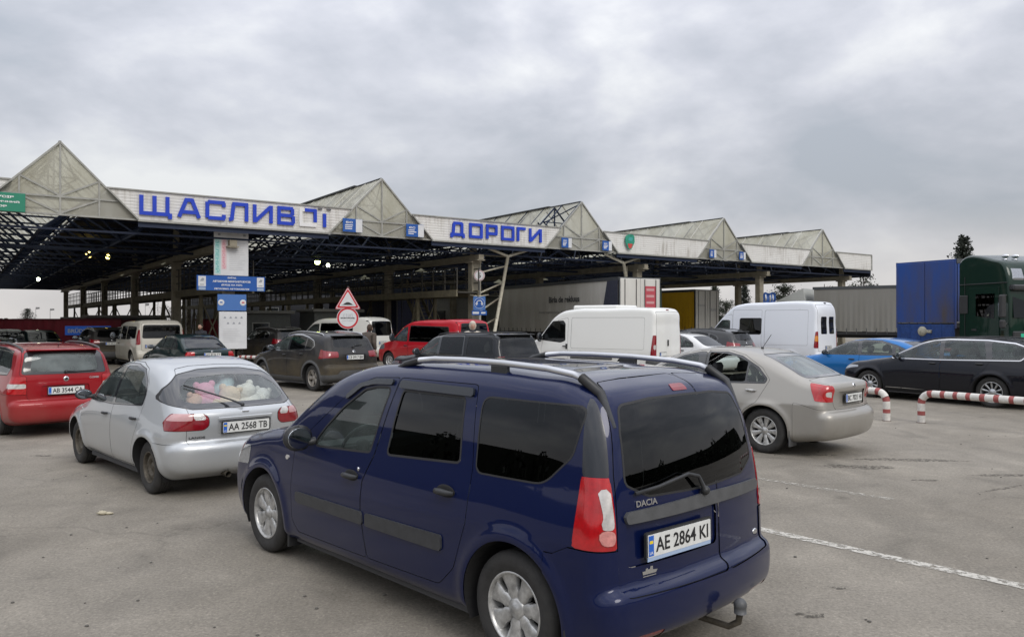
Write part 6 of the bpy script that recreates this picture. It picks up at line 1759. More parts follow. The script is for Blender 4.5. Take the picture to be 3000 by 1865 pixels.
    for i, (tx, w) in enumerate((('З АВТОБУСІВ', 1.3), ('ДИПЛОМАТИЧНИЙ', 1.6), ('КОРИДОР', .9))):
        text_obj('lettering', tx, .1, M @ Matrix.Translation((-.02, .17-.16*i, .003)), wi, o, .002, fit=(w, .08), bold=.004)
    # warning triangle and round sign on a post
    px, py = -5.46, 25.9
    root = empty('road_sign', (px, py, 0), 0, 'red-edged hump triangle above a round customs sign on one post', 'road sign')
    q = MB(); q.tube([(0,.06,0),(0,.06,3.0)], .035, 10); q.obj('post', mat('galvanised', (.3,.3,.3), .5, .6), root)
    rz = math.atan2(px, py)*-1
    def face(z): return Matrix.Rotation(rz, 4, 'Z') @ frame(Vector((0,0,z)), (1,0,0), y=(0,0,1))
    M = face(2.56)
    tri = lambda k: fillet([(-.43*k,-.33*k),(.43*k,-.33*k),(0,.42*k)], .05*k)
    q = MB(); q.prism(tri(1.0), M, .02); tp = q.obj('warning_triangle', mat('faded_red_edge', (.50,.10,.12), .5), root)
    q = MB(); q.prism(tri(.93), M @ Matrix.Translation((0,0,.0215)), .002); q.obj('white_line', wh, tp)
    q = MB(); q.prism(tri(.86), M @ Matrix.Translation((0,0,.025)), .002); q.obj('red_border', red, tp)
    q = MB(); q.prism(tri(.66), M @ Matrix.Translation((0,-.012,.028)), .002); q.obj('white_field', wh, tp)
    hp = [(-.22,-.18)]+[(-.16+.32*i/10, -.17+.085*math.sin(math.pi*i/10)) for i in range(11)]+[(.22,-.18)]
    q = MB(); q.prism(hp, M @ Matrix.Translation((0,-.005,.031)), .002); q.obj('hump_symbol', bk_, tp)
    M = face(1.94)
    def disc(r0, d, m, nm, par, z=0.):
        q = MB(); n = 40; q.prism([(r0*math.cos(2*math.pi*i/n), r0*math.sin(2*math.pi*i/n)) for i in range(n)], M @ Matrix.Translation((0,0,z)), d); return q.obj(nm, m, par)
    dk = disc(.36, .02, wh, 'round_sign', root); disc(.345, .002, red, 'red_border', dk, .0215); disc(.285, .002, wh, 'white_field', dk, .025)
    text_obj('lettering', 'СТОП', .1, M @ Matrix.Translation((0,.09,.028)), gr, dk, .002, fit=(.30,.085))
    text_obj('lettering', 'КОНТРОЛЬ', .1, M @ Matrix.Translation((0,.0,.028)), bk_, dk, .002, fit=(.46,.05), bold=.006)
    text_obj('lettering', 'МИТНИЙ', .1, M @ Matrix.Translation((0,-.085,.028)), gr, dk, .002, fit=(.34,.04))
    # signs on the second column
    root = empty('road_sign', cw(14.95, .3, 0), 0, 'speed limit five roundel above blue mandatory signs on the column', 'road sign')
    q = MB(); q.tube([(0,.05,0),(0,.05,4.4)], .04, 10); q.obj('post', mat('galvanised', (.3,.3,.3), .5, .6), root)
    rz = 0.05
    M = face(4.0); dk = disc(.26, .02, wh, 'round_sign', root); disc(.245, .002, mat('dull_red', (.42,.25,.25), .5), 'red_border', dk, .0215); disc(.205, .002, wh, 'white_field', dk, .025)
    text_obj('lettering', '5', .3, M @ Matrix.Translation((0,0,.028)), bk_, dk, .002, fit=(.14,.25), bold=.008)
    M = face(2.68)
    q = MB(); q.prism(fillet([(-.29,-.33),(.29,-.33),(.29,.33),(-.29,.33)], .05), M, .015); pb = q.obj('sign_plate', lb, root)
    dk = disc(.25, .004, wh, 'round_sign', pb, .017); disc(.235, .002, bl, 'blue_disc', dk, .022)
    ar = [(.0,0)]
    q = MB(); pts = [(-.13,-.02),(-.11,.07),(-.05,.12),(.05,.12),(.11,.07),(.13,-.02)]
    q.tube([M @ Vector((x, y, .032)) for x, y in pts], .025, 6); q.prism([(-.20,-.0),(-.06,-.0),(-.13,-.12)], M @ Matrix.Translation((0,0,.026)), .01); q.prism([(.06,-.0),(.20,-.0),(.13,-.12)], M @ Matrix.Translation((0,0,.026)), .01)
    q.obj('arrow_symbol', wh, dk)
    M = face(2.22); q = MB(); q.prism(fillet([(-.36,-.11),(.36,-.11),(.36,.11),(-.36,.11)], .02), M, .015); pb = q.obj('sign_plate', bl, root)
    q = MB(); q.box(-.32,-.02,-.05,.05,.016,.018,M); q.prism(fillet([(.08,-.04),(.3,-.04),(.3,.04),(.08,.04)], .03), M @ Matrix.Translation((0,0,.016)), .002); q.obj('arrow_symbol', wh, pb)
    q = MB(); q.tube([(-.45,.0,3.08),(.0,.0,3.0),(.45,.0,3.08)], .03, 6); q.obj('bracket', mat('pale_pipe_paint', (.50,.47,.38), .6), root)
    # torn banner on the fifth column
    q = MB(); V = []; F = []
    for i in range(9):
        for j in range(6):
            V.append((-.62+.155*i, .07*math.sin(i*1.9+j*.7)+.05*math.sin(j*2.1), 2.55+.22*j+.06*math.sin(i*1.3)))
    for i in range(8):
        for j in range(5): F.append((i*6+j, (i+1)*6+j, (i+1)*6+j+1, i*6+j+1))
    q.add(V, F, True); o = q.obj('banner', mat('crumpled_blue_banner', (.03,.10,.34), .6, noise=.2)); tag(o, 'crumpled blue and white banner tied to the column right of centre', 'banner')
    c = cw(36.9, .2, 0); o.scale = (.62, 1, .62); o.location = (c.x, c.y-.3, 1.35)
    q = MB()
    for a in (1, 4, 6):
        V = [(x, y-.012, z) for (x, y, z) in [(-.62+.155*(a+k*.8), .07*math.sin((a+k*.8)*1.9+j*.7)+.05*math.sin(j*2.1)-.012, 2.55+.22*j+.06*math.sin((a+k*.8)*1.3)) for j in range(1, 5) for k in (0, 1)]]
        q.add(V, [(2*j, 2*j+1, 2*j+3, 2*j+2) for j in range(3)])
    q.obj('white_print', wh, o)

def build_gallery():
    m = mat('rusty_khaki_steel', (.13,.115,.075), .8, noise=.3, nscale=3); md = mat('dark_gallery_steel', (.045,.042,.035), .8)
    for idx, (t, s0, s1, lab) in enumerate(((4.0, 1.5, 56, 'raised inspection gallery with railings running back from the notice boards'), (14.3, 0.3, 56, 'raised inspection gallery with railings running back from the speed limit column'))):
        root = empty('inspection_gallery', cw(t, s0, 0), 0, lab, 'gallery')
        off = root.location
        def fin(q, nm, mm):
            q.v = [tuple(MC @ Vector(v) - off) for v in q.v]; return q.obj(nm, mm, root)
        q = MB(); q.box(t-.6, t+.6, s0, s1, 3.16, 3.22); fin(q, 'deck', md)
        for dx in (-.6, .6):
            q = MB(); q.box(t+dx-.04, t+dx+.04, s0, s1, 2.98, 3.30); fin(q, 'side_girder', m)
            q = MB(); n = int((s1-s0)/1.1)
            for i in range(n+1):
                s = s0+(s1-s0)*i/n; q.bar((t+dx, s, 3.30), (t+dx, s, 4.32), .045)
            for z in (3.65, 4.0, 4.32): q.bar((t+dx, s0, z), (t+dx, s1, z), .04)
            fin(q, 'railing', md)
        for s in np.arange(s0+4, s1, 7.7):
            q = MB(); q.bar((t-.5, s, 0), (t-.5, s, 3.0), .14); q.bar((t+.5, s, 0), (t+.5, s, 3.0), .14); q.bar((t-.5, s, .4), (t+.5, s, 2.8), .06); q.bar((t+.5, s, .4), (t-.5, s, 2.8), .06)
            q.bar((t-.5, s+1.4, 0), (t-.5, s, 3.0), .10)
            fin(q, 'trestle', m)
    for (t, s, lab) in ((4.9, 9.0, 'steel staircase climbing to the gallery beside the off-white van'), (14.6, 7.0, 'steel staircase climbing to the gallery behind the red van')):
        root = empty('staircase', cw(t, s, 0), 0, lab, 'staircase'); off = root.location
        def fin(q, nm, mm):
            q.v = [tuple(MC @ Vector(v) - off) for v in q.v]; return q.obj(nm, mm, root)
        for dt in (-.0, .9):
            q = MB(); q.bar((t+dt, s-2.8, 0), (t+dt, s, 3.1), .06, .22); fin(q, 'stringer', m)
            q = MB(); q.bar((t+dt, s-2.8, 1.0), (t+dt, s, 4.1), .045)
            for i in range(5): q.bar((t+dt, s-2.8+2.8*i/4, 3.1*i/4), (t+dt, s-2.8+2.8*i/4, 3.1*i/4+1.0), .04)
            fin(q, 'handrail', m)
        q = MB()
        for i in range(15): q.box(t, t+.9, s-2.8+2.8*i/15, s-2.8+2.8*i/15+.24, .1+3.0*i/15, .13+3.0*i/15)
        fin(q, 'treads', m)

def build_lamps():
    ye = mat('lamp_yellow', (.9,.7,.2), .5, emit=(1,.72,.18), estr=9); wt = mat('lamp_white', (.9,.9,.8), .5, emit=(.95,1,.72), estr=14); gn = mat('lamp_lime', (.9,.9,.5), .5, emit=(.85,1,.25), estr=12)
    hs = mat('lamp_housing', (.05,.05,.05), .5)
    L_ = [(213,605,44,ye,.20,'yellow floodlight left of the pair under the left canopy bay'),(258,610,52,ye,.18,'dimmer yellow floodlight right of the pair under the left canopy bay'),(93,663,58,wt,.15,'white floodlight at the far left under the canopy'),
          (755,622,41,gn,.17,'bright lime floodlight left of the pair right of the notice boards'),(780,630,44,wt,.11,'pale floodlight right of the lime floodlight'),
          (844,750,60,wt,.18,'small white lamp just right of the hump triangle sign'),(1040,748,70,wt,.2,'small white lamp above the red van windows'),(1225,697,60,wt,.14,'small lamp between the pipe braces of the second column')]
    for (px, y, d, m, r, lab) in L_:
        y2 = {750: 712, 748: 748, 697: 719}.get(y, y)
        z = 1.87+(760-y2)*d/1850; x = (px-1216)/1850*d
        root = empty('floodlight', (x, d, z), 0, lab, 'floodlight', 'floodlights under the canopy')
        q = MB(); q.lathe([(.0,-.10),(r*.95,-.10),(r,-.06),(r*.6,.10),(r*.2,.16)], 18, 'y'); q.obj('housing', hs, root)
        q = MB(); q.lathe([(.0,-.115),(r*.86,-.112),(r*.88,-.102)], 18, 'y'); q.obj('lamp_face', m, root)
        q = MB(); q.tube([(0,.05,.05),(0,.05,max(.4, 5.1-z))], .03, 6); q.obj('hanger', hs, root)
    # pendant lamps, unlit but with a faint glow put into their shades
    pl = [(870,717-8,48,'unlit'),(1000,640,46,''),(866,658,52,''),(1185,668,52,''),(1290,655,55,''),(1370,642,60,''),(400,590,40,''),(300,622,50,''),(640,690,70,''),(560,640,60,'')]
    g = None
    for i, (px, y, d, _) in enumerate(pl):
        z = min(4.8, 1.87+(760-y)*d/1850); x = (px-1216)/1850*d
        if g is None:
            root = empty('pendant_lamp', (x, d, z), 0, 'shallow pale pendant lamp shade with a faint added glow under the canopy', 'lamp', 'faintly glowing pendant lamps under the canopy'); g = root
            q = MB(); q.lathe([(.06,.12),(.10,.06),(.34,-.06),(.36,-.09),(.30,-.07)], 20, 'z'); q.obj('lamp_shade', mat('glowing_enamel', (.45,.45,.42), .5, emit=(.6,.6,.45), estr=.15), root)
            q = MB(); q.tube([(0,0,.1),(0,0,.55)], .015, 6); q.obj('cord', hs, root)
        else:
            c = copy_tree(g); c.location = (x, d, z)

def build_barriers():
    wm = mat('barrier_white', (.62,.60,.56), .6, noise=.18, nscale=10); rm = mat('barrier_red', (.30,.075,.07), .65, noise=.3, nscale=10)
    def barrier(path, label, r=.064):
        P = [Vector(p) for p in path]
        # round the corners
        pts = []
        for i, p in enumerate(P):
            if 0 < i < len(P)-1:
                a = (P[i-1]-p); b = (P[i+1]-p); d = min(.22, a.length*.45, b.length*.45); a.normalize(); b.normalize()
                for k in range(7):
                    t = k/6; pts.append((1-t)**2*(p+a*d)+2*t*(1-t)*p+t*t*(p+b*d))
            else: pts.append(p)
        # resample
        L_ = [0]
        for i in range(1, len(pts)): L_.append(L_[-1]+(pts[i]-pts[i-1]).length)
        def at(s):
            for i in range(1, len(pts)):
                if s <= L_[i] or i == len(pts)-1:
                    return pts[i-1].lerp(pts[i], (s-L_[i-1])/max(L_[i]-L_[i-1], 1e-6))
        root = empty('pipe_barrier', P[0], 0, label, 'barrier', 'striped pipe barriers')
        q1 = MB(); s = 0; k = 0; tot = L_[-1]; marks = []
        while s < tot-.01:
            l = (.145 if k % 2 == 0 else .085)+random.uniform(-.01, .01); e = min(s+l, tot)
            seg = [at(s+(e-s)*i/5)-P[0] for i in range(6)]
            q1.tube(seg, r, 16, caps=False); marks += [k % 2]*(len(q1.f)-len(marks))
            s = e; k += 1
        po = q1.obj('pipe', wm, root); po.data.materials.append(rm); po.data.polygons.foreach_set('material_index', marks)
        q = MB(); q.lathe([(0,.006),(r*1.25,.006),(r*1.25,0)], 16, 'z'); q.obj('foot', mat('rust', (.09,.05,.035), .9), root)
    d = Vector((.57, -.82, 0)).normalized()
    a = Vector((7.48, 14.24, 0)); barrier([a, a+Vector((0,0,.54)), a+d*6.0+Vector((0,0,.54)), a+d*6.0], 'red and white striped pipe barrier on the right, in front of the black estate')
    a = Vector((6.97, 14.5, 0)); barrier([a, a+Vector((0,0,.54)), a-d*5+Vector((0,0,.54)), a-d*5], 'striped pipe barrier ending just behind the grey saloon')
    a = Vector((-3.6, 24.6, 0)); barrier([a, a+Vector((0,0,.5)), a+Vector((-.2,3.4,.5)), a+Vector((-.2,3.4,0))], 'short striped pipe barrier right of the muddy crossover')
    a = Vector((-9.9, 28.0, 0)); barrier([a, a+Vector((0,0,.55)), a+Vector((2.6,-.9,.55)), a+Vector((2.6,-.9,0))], 'pipe barrier left of the muddy crossover under the notice boards', .06)

# ---------------------------------------------------------------- lorries
def truck_wheels(root, xs, W, r=.5, z=None):
    tm = MT['tyre_dusty']; rm = MT['steel']
    for x in xs:
        for sd in (-1, 1):
            o = bpy.data.objects.new('wheel', None); C.objects.link(o); o.parent = root; o.location = (x, sd*(W/2-.18), r); o.empty_display_size = .1
            q = MB(); q.lathe([(r*.55,-.15),(r*.9,-.16),(r*.98,-.12),(r,-.05),(r,.05),(r*.98,.12),(r*.9,.16),(r*.55,.15)], 28, 'y'); q.obj('tyre', tm, o)
            q = MB(); q.lathe([(.01,sd*.10),(r*.2,sd*.10),(r*.25,sd*.05),(r*.45,sd*.04),(r*.56,sd*.13),(r*.58,sd*.15)], 24, 'y'); q.obj('rim', rm, o)

def trailer(label, corner, head, side_m, rear_m, L=13.6, W=2.5, zt=4.0, zb=1.15, name='curtain_trailer', frame_m=None, top_m=None, rods=True):
    """origin at the rear left foot; x forward, y to the right is negative"""
    a = math.atan2(head[1], head[0])
    root = empty(name, (corner[0], corner[1], 0), a, label, 'trailer')
    # x forward, left edge y=0, right edge y=-W
    q = MB()
    # side curtains with shallow pleats and straps
    for y, sg in ((0, 1), (-W, -1)):
        V = []; F = []; n = 160
        for i in range(n+1):
            x = .08+(L-.16)*i/n; o = .012*math.sin(i*1.7)+.01*math.sin(i*.31)
            V += [(x, y+sg*o, zb+.05), (x, y+sg*(o*.5+.0), (zb+zt)/2), (x, y, zt-.16)]
        for i in range(n):
            for j in range(2):
                f = (i*3+j, (i+1)*3+j, (i+1)*3+j+1, i*3+j+1); F.append(f if sg < 0 else f[::-1])
        q.add(V, F)
    cu = q.obj('side_curtain', side_m, root)
    q = MB()
    for i in range(23):
        x = .3+(L-.6)*i/22
        for y in (.018, -W-.018): q.box(x-.02, x+.02, y-.008, y+.008, zb-.12, zb+.25)
    q.obj('straps', MT['greypl'], cu)
    q = MB(); q.box(0, L, -W, 0, zt-.02, zt); q.obj('roof', top_m or mat('trailer_roof', (.45,.45,.44), .6), root)
    q = MB(); q.box(0, L, -.03, .03, zt-.16, zt+.012); q.box(0, L, -W-.03, -W+.03, zt-.16, zt+.012); q.obj('top_rail', mat('trailer_rail_dark', (.06,.065,.07), .5, noise=.2), root)
    # rear doors
    for k, (y0, y1) in enumerate(((-W/2+.008, -.06), (-W+.06, -W/2-.008))):
        q = MB(); q.rbox(-.05, .0, y0, y1, zb+.02, zt-.06, .01); dr = q.obj('rear_door', rear_m, root)
        q = MB()
        if rods:
          for yy in (y0+.25, y1-.25): q.tube([(-.075, yy, zb+.05), (-.075, yy, zt-.1)], .018, 6)
        if rods: q.obj('lock_rod', MT['greypl'], dr)
    q = MB(); q.box(-.03, .03, -.06, .0, zb-.2, zt); q.box(-.03, .03, -W, -W+.06, zb-.2, zt); q.box(-.03, .03, -W+.06, -.06, zt-.06, zt+.001); q.obj('rear_frame', frame_m or mat('trailer_rail_dark', (.06,.065,.07), .5), root)
    q = MB(); q.box(.02, L, -W+.05, -.05, zb-.16, zb); q.box(.3, L-1, -W/2-.5, -W/2-.35, .75, zb-.16); q.box(.3, L-1, -W/2+.35, -W/2+.5, .75, zb-.16); q.obj('chassis', mat('chassis_dark', (.03,.03,.032), .7), root)
    q = MB(); q.rbox(-.05, .06, -W+.1, -.1, .45, .58, .02); q.box(.0, .05, -W+.5, -W+.58, .5, zb-.16); q.box(.0, .05, -.58, -.5, .5, zb-.16); q.obj('rear_bumper', MT['greypl'], root)
    for y in (-.35, -W+.35):
        q = MB(); q.rbox(-.09, -.04, y-.2, y+.2, .64, .78, .01); q.obj('tail_light', MT['redd'], root)
    wr = empty('wheels_pivot'); bpy.data.objects.remove(wr)
    for x in (1.9, 3.2, 4.5):
        for y in (-.2, -W+.2):
            o = bpy.data.objects.new('wheel', None); C.objects.link(o); o.parent = root; o.location = (x, y, .5); o.empty_display_size = .1
            sd = 1 if y > -1 else -1; r = .5
            q = MB(); q.lathe([(r*.55,-.15),(r*.9,-.16),(r*.98,-.12),(r,-.05),(r,.05),(r*.98,.12),(r*.9,.16),(r*.55,.15)], 24, 'y'); q.obj('tyre', MT['tyre_dusty'], o)
            q = MB(); q.lathe([(.01,sd*.10),(r*.2,sd*.10),(r*.25,sd*.05),(r*.45,sd*.04),(r*.56,sd*.13)], 20, 'y'); q.obj('rim', MT['steel'], o)
    return root

def tarp(name, col, dirt='5c564c', amt=.5):
    m, nt, N, L, b = new_mat(name)
    tc = N.new('ShaderNodeTexCoord'); mp = N.new('ShaderNodeMapping'); mp.inputs['Scale'].default_value = (1.2, 1.2, .25); L.new(tc.outputs['Object'], mp.inputs[0])
    t = N.new('ShaderNodeTexNoise'); t.inputs['Scale'].default_value = 1.3; t.inputs['Detail'].default_value = 8; t.inputs['Roughness'].default_value = .65; L.new(mp.outputs[0], t.inputs['Vector'])
    sx = N.new('ShaderNodeSeparateXYZ'); L.new(tc.outputs['Object'], sx.inputs[0])
    gz = N.new('ShaderNodeMapRange'); gz.inputs['From Min'].default_value = 1.; gz.inputs['From Max'].default_value = 4.2; gz.inputs['To Min'].default_value = 1.2; gz.inputs['To Max'].default_value = .5; L.new(sx.outputs['Z'], gz.inputs[0])
    r = N.new('ShaderNodeMapRange'); r.inputs['From Min'].default_value = .35; r.inputs['From Max'].default_value = .7; r.inputs['To Max'].default_value = amt; L.new(t.outputs['Fac'], r.inputs[0])
    mu = N.new('ShaderNodeMath'); mu.operation = 'MULTIPLY'; mu.use_clamp = True; L.new(r.outputs[0], mu.inputs[0]); L.new(gz.outputs[0], mu.inputs[1])
    mx = N.new('ShaderNodeMix'); mx.data_type = 'RGBA'; mx.inputs['A'].default_value = rgb(col); mx.inputs['B'].default_value = rgb(dirt)
    L.new(mu.outputs[0], mx.inputs['Factor']); L.new(mx.outputs['Result'], b.inputs['Base Color']); b.inputs['Roughness'].default_value = .55
    return m

def build_trucks():
    # long white trailer half under the canopy
    wt = tarp('grimy_white_curtain', (.58,.57,.53), '8b8476', .45); rd = tarp('white_rear_door', (.62,.61,.57), '8b8476', .3)
    hd = Vector((-.45, .893, 0)).normalized()
    r = trailer('long grimy white trailer with dark rear corner and red shield on its door', (5.26, 38.3), hd, wt, rd)
    navy = mat('trailer_navy', (.045,.05,.075), .5, noise=.2)
    q = MB(); q.add([(.06,.03,1.2),(1.75,.03,1.2),(1.0,.03,3.84),(.06,.03,3.84)], [(3,2,1,0)]); q.obj('dark_corner_print', navy, r)
    Ms = frame(Vector((5.3, .032, 3.02)), (-1,0,0), y=(0,0,1))
    text_obj('lettering', 'Birla de rekluus', .4, Ms, mat('dark_ink', (.05,.055,.06), .6), r, .002, fit=(3.3,.34), bold=.01)
    text_obj('lettering', 'Internationale Transporte', .2, Ms @ Matrix.Translation((-.6,-.72,0)), mat('mid_ink', (.16,.16,.17), .6), r, .002, fit=(4.4,.17))
    Mr = frame(Vector((-.056, -1.85, 2.95)), (0,-1,0), y=(0,0,1))
    q = MB(); q.prism([(-.34,.62),(.34,.62),(.34,-.42),(0,-.68),(-.34,-.42)], Mr, .006); sh = q.obj('red_shield', mat('shield_red', (.45,.07,.09), .5), r)
    for i in range(3):
        q = MB(); q.box(-.24,.24,.38-.32*i,.50-.32*i,.007,.009,Mr); q.obj('shield_print', mat('shield_pale', (.55,.30,.30), .5), sh)
    # yellow trailer
    r = trailer('yellow curtain trailer with a pale rear, parked beyond the white vans', (12.67, 54), (-.577,.817), tarp('yellow_curtain', (.62,.36,.012), '7c5a20', .3), rd)
    Mr = frame(Vector((-.056, -.65, 2.9)), (0,-1,0), y=(0,0,1))
    text_obj('lettering', 'Kipuwa', .2, Mr, mat('sign_grey_ink', (.28,.30,.33), .6), r, .002, fit=(.8,.2)); text_obj('lettering', 'TRANS', .2, Mr @ Matrix.Translation((1.2,-.3,0)), mat('sign_grey_ink', (.28,.30,.33), .6), r, .002, fit=(.8,.2))
    # green box beside it
    r = trailer('dark green curtain trailer squeezed between the white and yellow trailers', (7.6, 48.8), (-.577,.817), tarp('green_curtain', (.02,.09,.03), '2c3424', .4), tarp('green_rear', (.03,.12,.06), '2c3a30', .4), zt=3.9)
    # grey trailer on the right, cab at its left end
    r = trailer('long grey curtain trailer behind the tall white van', (30.4, 42.4), (-.80,.60), tarp('grey_curtain', (.23,.225,.205), '5f5a4e', .35), rd, zt=4.0, zb=1.12)
    a = math.atan2(.60, -.80); cx, cy = 30.4-.8*13.9, 42.4+.6*13.9
    cab = empty('lorry_cab', (cx, cy, 0), a, 'white lorry cab with sloping roof deflector left of the grey trailer', 'lorry')
    cm = tarp('cab_white', (.50,.52,.50), '7a7468', .2)
    q = MB(); q.rbox(.2, 2.3, -2.45, 0, .9, 3.1, .10); q.obj('cab_body', cm, cab)
    q = MB(); V = [(.2,0,3.12),(2.1,0,3.12),(.3,0,3.95),(.2,-2.45,3.12),(2.1,-2.45,3.12),(.3,-2.45,3.95)]; q.add(V, [(0,2,1),(3,4,5),(0,3,5,2),(1,2,5,4)]); q.obj('roof_deflector', cm, cab)
    q = MB(); q.box(2.301,2.312,-2.2,-.25,1.95,2.85); q.obj('windscreen', MT['glassv'], cab)
    for y in (.005, -2.46):
        q = MB(); q.box(1.2,2.1,y-.004,y+.008,1.95,2.75); q.obj('side_window', MT['glassv'], cab)
    truck_wheels(cab, (.9,), 2.4); 
    for o in list(cab.children):
        if o.name.startswith('wheel'): o.location.y -= 1.225
    # blue trailer rear
    bt = tarp('blue_tarpaulin', (.008,.06,.28), '50463c', 1.0)
    h = Vector((.89, .45, 0)).normalized()
    r = trailer('blue tarpaulin trailer with dirty closed rear, left of the green lorry', (16.1, 32.6), h, bt, bt, zt=4.25, zb=1.75, L=12, W=2.6, frame_m=bt, rods=False)
    q = MB()
    for y in [-.15-.46*i for i in range(6)]: q.box(-.06, -.02, y-.04, y+.04, .95, 1.72)
    q.rbox(-.05, .0, -2.55, -.05, .98, 1.70, .01); q.obj('tail_board', mat('blue_board', (.012,.05,.20), .5, noise=.3), r)
    q = MB(); q.lathe([(0,-.13),(.16,-.12),(.20,-.06),(.20,.0)], 18, 'x', (0,-1.2,1.42)); q.rbox(-.12,.0,-1.62,-1.42,1.36,1.48,.01); q.obj('rear_lamp', mat('pale_lamp', (.40,.38,.30), .5, noise=.5, nscale=20), r)
    # green lorry cab
    hx, hy = .2, -.98; a = math.atan2(hy, hx)
    # front right corner of the cab (visible corner) at (16.3,26); x forward, right side is -y
    cab = empty('lorry', (16.62, 26.0, 0), a, 'dark green lorry cab facing right with high roof lamp', 'lorry')
    gm = paint_mat('lorry_green', (.004,.022,.014), .1, .4, dirt=.25, dirtcol='2a3229', dz1=1.6)
    W = 2.5
    # side profile extruded across, rounded by layers
    prof = [(-2.25,.75),(-.02,.75),(.0,1.0),(-.01,2.0),(-.06,2.9),(-.13,3.45),(-.32,3.82),(-.75,3.96),(-2.2,4.0),(-2.25,3.94)]
    q = MB(); pr = spline([(p[0], p[1], 1 if i in (0, 1, 9) else 0) for i, p in enumerate(prof)], closed=True, step=.12); n = len(pr)
    cen = np.array([-1.2, 2.3])
    lay = [(0.0, .955), (.05, .985), (.14, 1.0), (W/2, 1.012), (W-.14, 1.0), (W-.05, .985), (W, .955)]
    V = []; F = []
    for (y, k) in lay:
        for p in pr: V.append((cen[0]+(p[0]-cen[0])*k, y, cen[1]+(p[1]-cen[1])*k))
    for i in range(len(lay)-1):
        for j in range(n): F.append((i*n+j, (i+1)*n+j, (i+1)*n+(j+1) % n, i*n+(j+1) % n))
    F.append(list(range(n))); F.append(list(range((len(lay)-1)*n, len(lay)*n))[::-1])
    q.add(V, F, True); b_ = q.obj('cab_body', gm, cab); 
    me = b_.data
    for p in me.polygons:
        if len(p.vertices) > 4: p.use_smooth = False
    q = MB(); q.rbox(-2.2,-.03,-.03,.0,1.0,1.03,.008); q.rbox(-1.95,-1.93,-.02,.0,1.0,3.4,.004); q.rbox(-2.2,-.1,-.03,.0,3.12,3.15,.008); q.obj('body_seams', MT['blackpl'], cab)
    q = MB(); q.rbox(-2.2,-1.8,-.035,.0,2.1,2.75,.02); q.obj('side_vent', MT['blackpl'], cab)
    q = MB(); q.rbox(-1.75, -.42, -.028, .0, 1.05, 3.0, .012); dr = q.obj('door', gm, cab)
    q = MB(); q.add([(-1.42,-.036,2.02),(-.62,-.036,1.92),(-.60,-.036,2.78),(-1.42,-.036,2.78)], [(0,1,2,3)]); q.obj('side_window', MT['glassv'], dr)
    q = MB(); q.box(-1.60,-1.38,-.05,-.03,1.5,1.56); q.obj('handle', MT['blackpl'], dr)
    q = MB(); q.add([(-.0,.12,1.95),(-.0,W-.12,1.95),(-.095,W-.15,2.85),(-.095,.15,2.85)], [(0,1,2,3)]); q.v = [(x+.035, y, z) for x, y, z in q.v]; q.obj('windscreen', mat('lorry_windscreen', (.008,.010,.012), .08, spec=.3), cab)
    q = MB(); q.rbox(-.16,.12,.05,W-.05,2.86,3.06,.05); q.obj('sun_visor', MT['blackpl'], cab)
    q = MB(); q.rbox(-.06,.05,.10,W-.10,.9,1.5,.03); q.obj('grille', MT['blackpl'], cab)
    for y in (.42, W-.42):
        M_ = Matrix.Translation((-.17, y, 3.42)) @ Matrix.Rotation(R(-20), 4, 'Y')
        q = MB(); q.rbox(-.03,.07,-.24,.24,-.22,.22,.05,M_); q.obj('roof_lamp', MT['head'], cab)
    q = MB(); q.rbox(-.12,.02,-.36,-.14,1.95,2.72,.04); q.rbox(-.12,.02,-.34,-.14,1.60,1.88,.04); q.tube([(-.1,-.05,2.7),(-.05,-.22,2.72)], .025, 6); q.tube([(-.1,-.02,1.75),(-.05,-.22,1.72)], .025, 6); mr = q.obj('side_mirror', MT['blackpl'], cab)
    q = MB(); q.box(-.130,-.124,-.33,-.17,2.02,2.65); q.obj('mirror_glass', MT['mirror'], mr)
    text_obj('lettering', 'DAF', .2, frame(Vector((.045, .75, 1.62)), (0,1,0), y=(0,0,1)), wi_(), cab, .004, fit=(.42,.14), bold=.006)
    q = MB(); q.rbox(.050,.056,.38,.62,1.20,1.42,.002); q.obj('sticker', mat('sticker_green', (.02,.42,.25), .5), cab)
    q = MB(); q.box(-2.7,-2.0,.1,W-.1,.6,1.05); q.rbox(-2.4,.02,.02,W-.02,.45,.80,.05); q.obj('chassis', mat('chassis_dark', (.03,.03,.032), .7), cab)
    q = MB(); q.tube([(-.7,.5,3.93),(-.7,.5,4.05)], .05, 8); q.sphere((-.7,.5,4.07), (.16,.07,.07), 10, 6); q.obj('air_horn', MT['chrome'], cab); q = MB(); q.sphere((-.7,.9,4.07), (.16,.07,.07), 10, 6); q.tube([(-.7,.9,3.93),(-.7,.9,4.05)], .05, 8); q.obj('air_horn', MT['chrome'], cab)
    for sd, y in ((-1, .2), (1, W-.2)):
        o = bpy.data.objects.new('wheel', None); C.objects.link(o); o.parent = cab; o.location = (-1.35, y, .5)
        q = MB(); r = .5; q.lathe([(r*.55,-.15),(r*.9,-.16),(r*.98,-.12),(r,-.05),(r,.05),(r*.98,.12),(r*.9,.16),(r*.55,.15)], 24, 'y'); q.obj('tyre', MT['tyre_dusty'], o)
    # dark blue box lorry rear under the canopy and red containers on the far left
    nb = mat('navy_box', (.01,.014,.05), .6, noise=.2)
    r = trailer('navy blue trailer parked under the canopy behind the red van', (-6.6, 44.5), (-.58,.815), nb, nb, L=10, zt=3.4)
    rt = tarp('red_tarpaulin', (.25,.012,.03), '3a1a1c', .25)
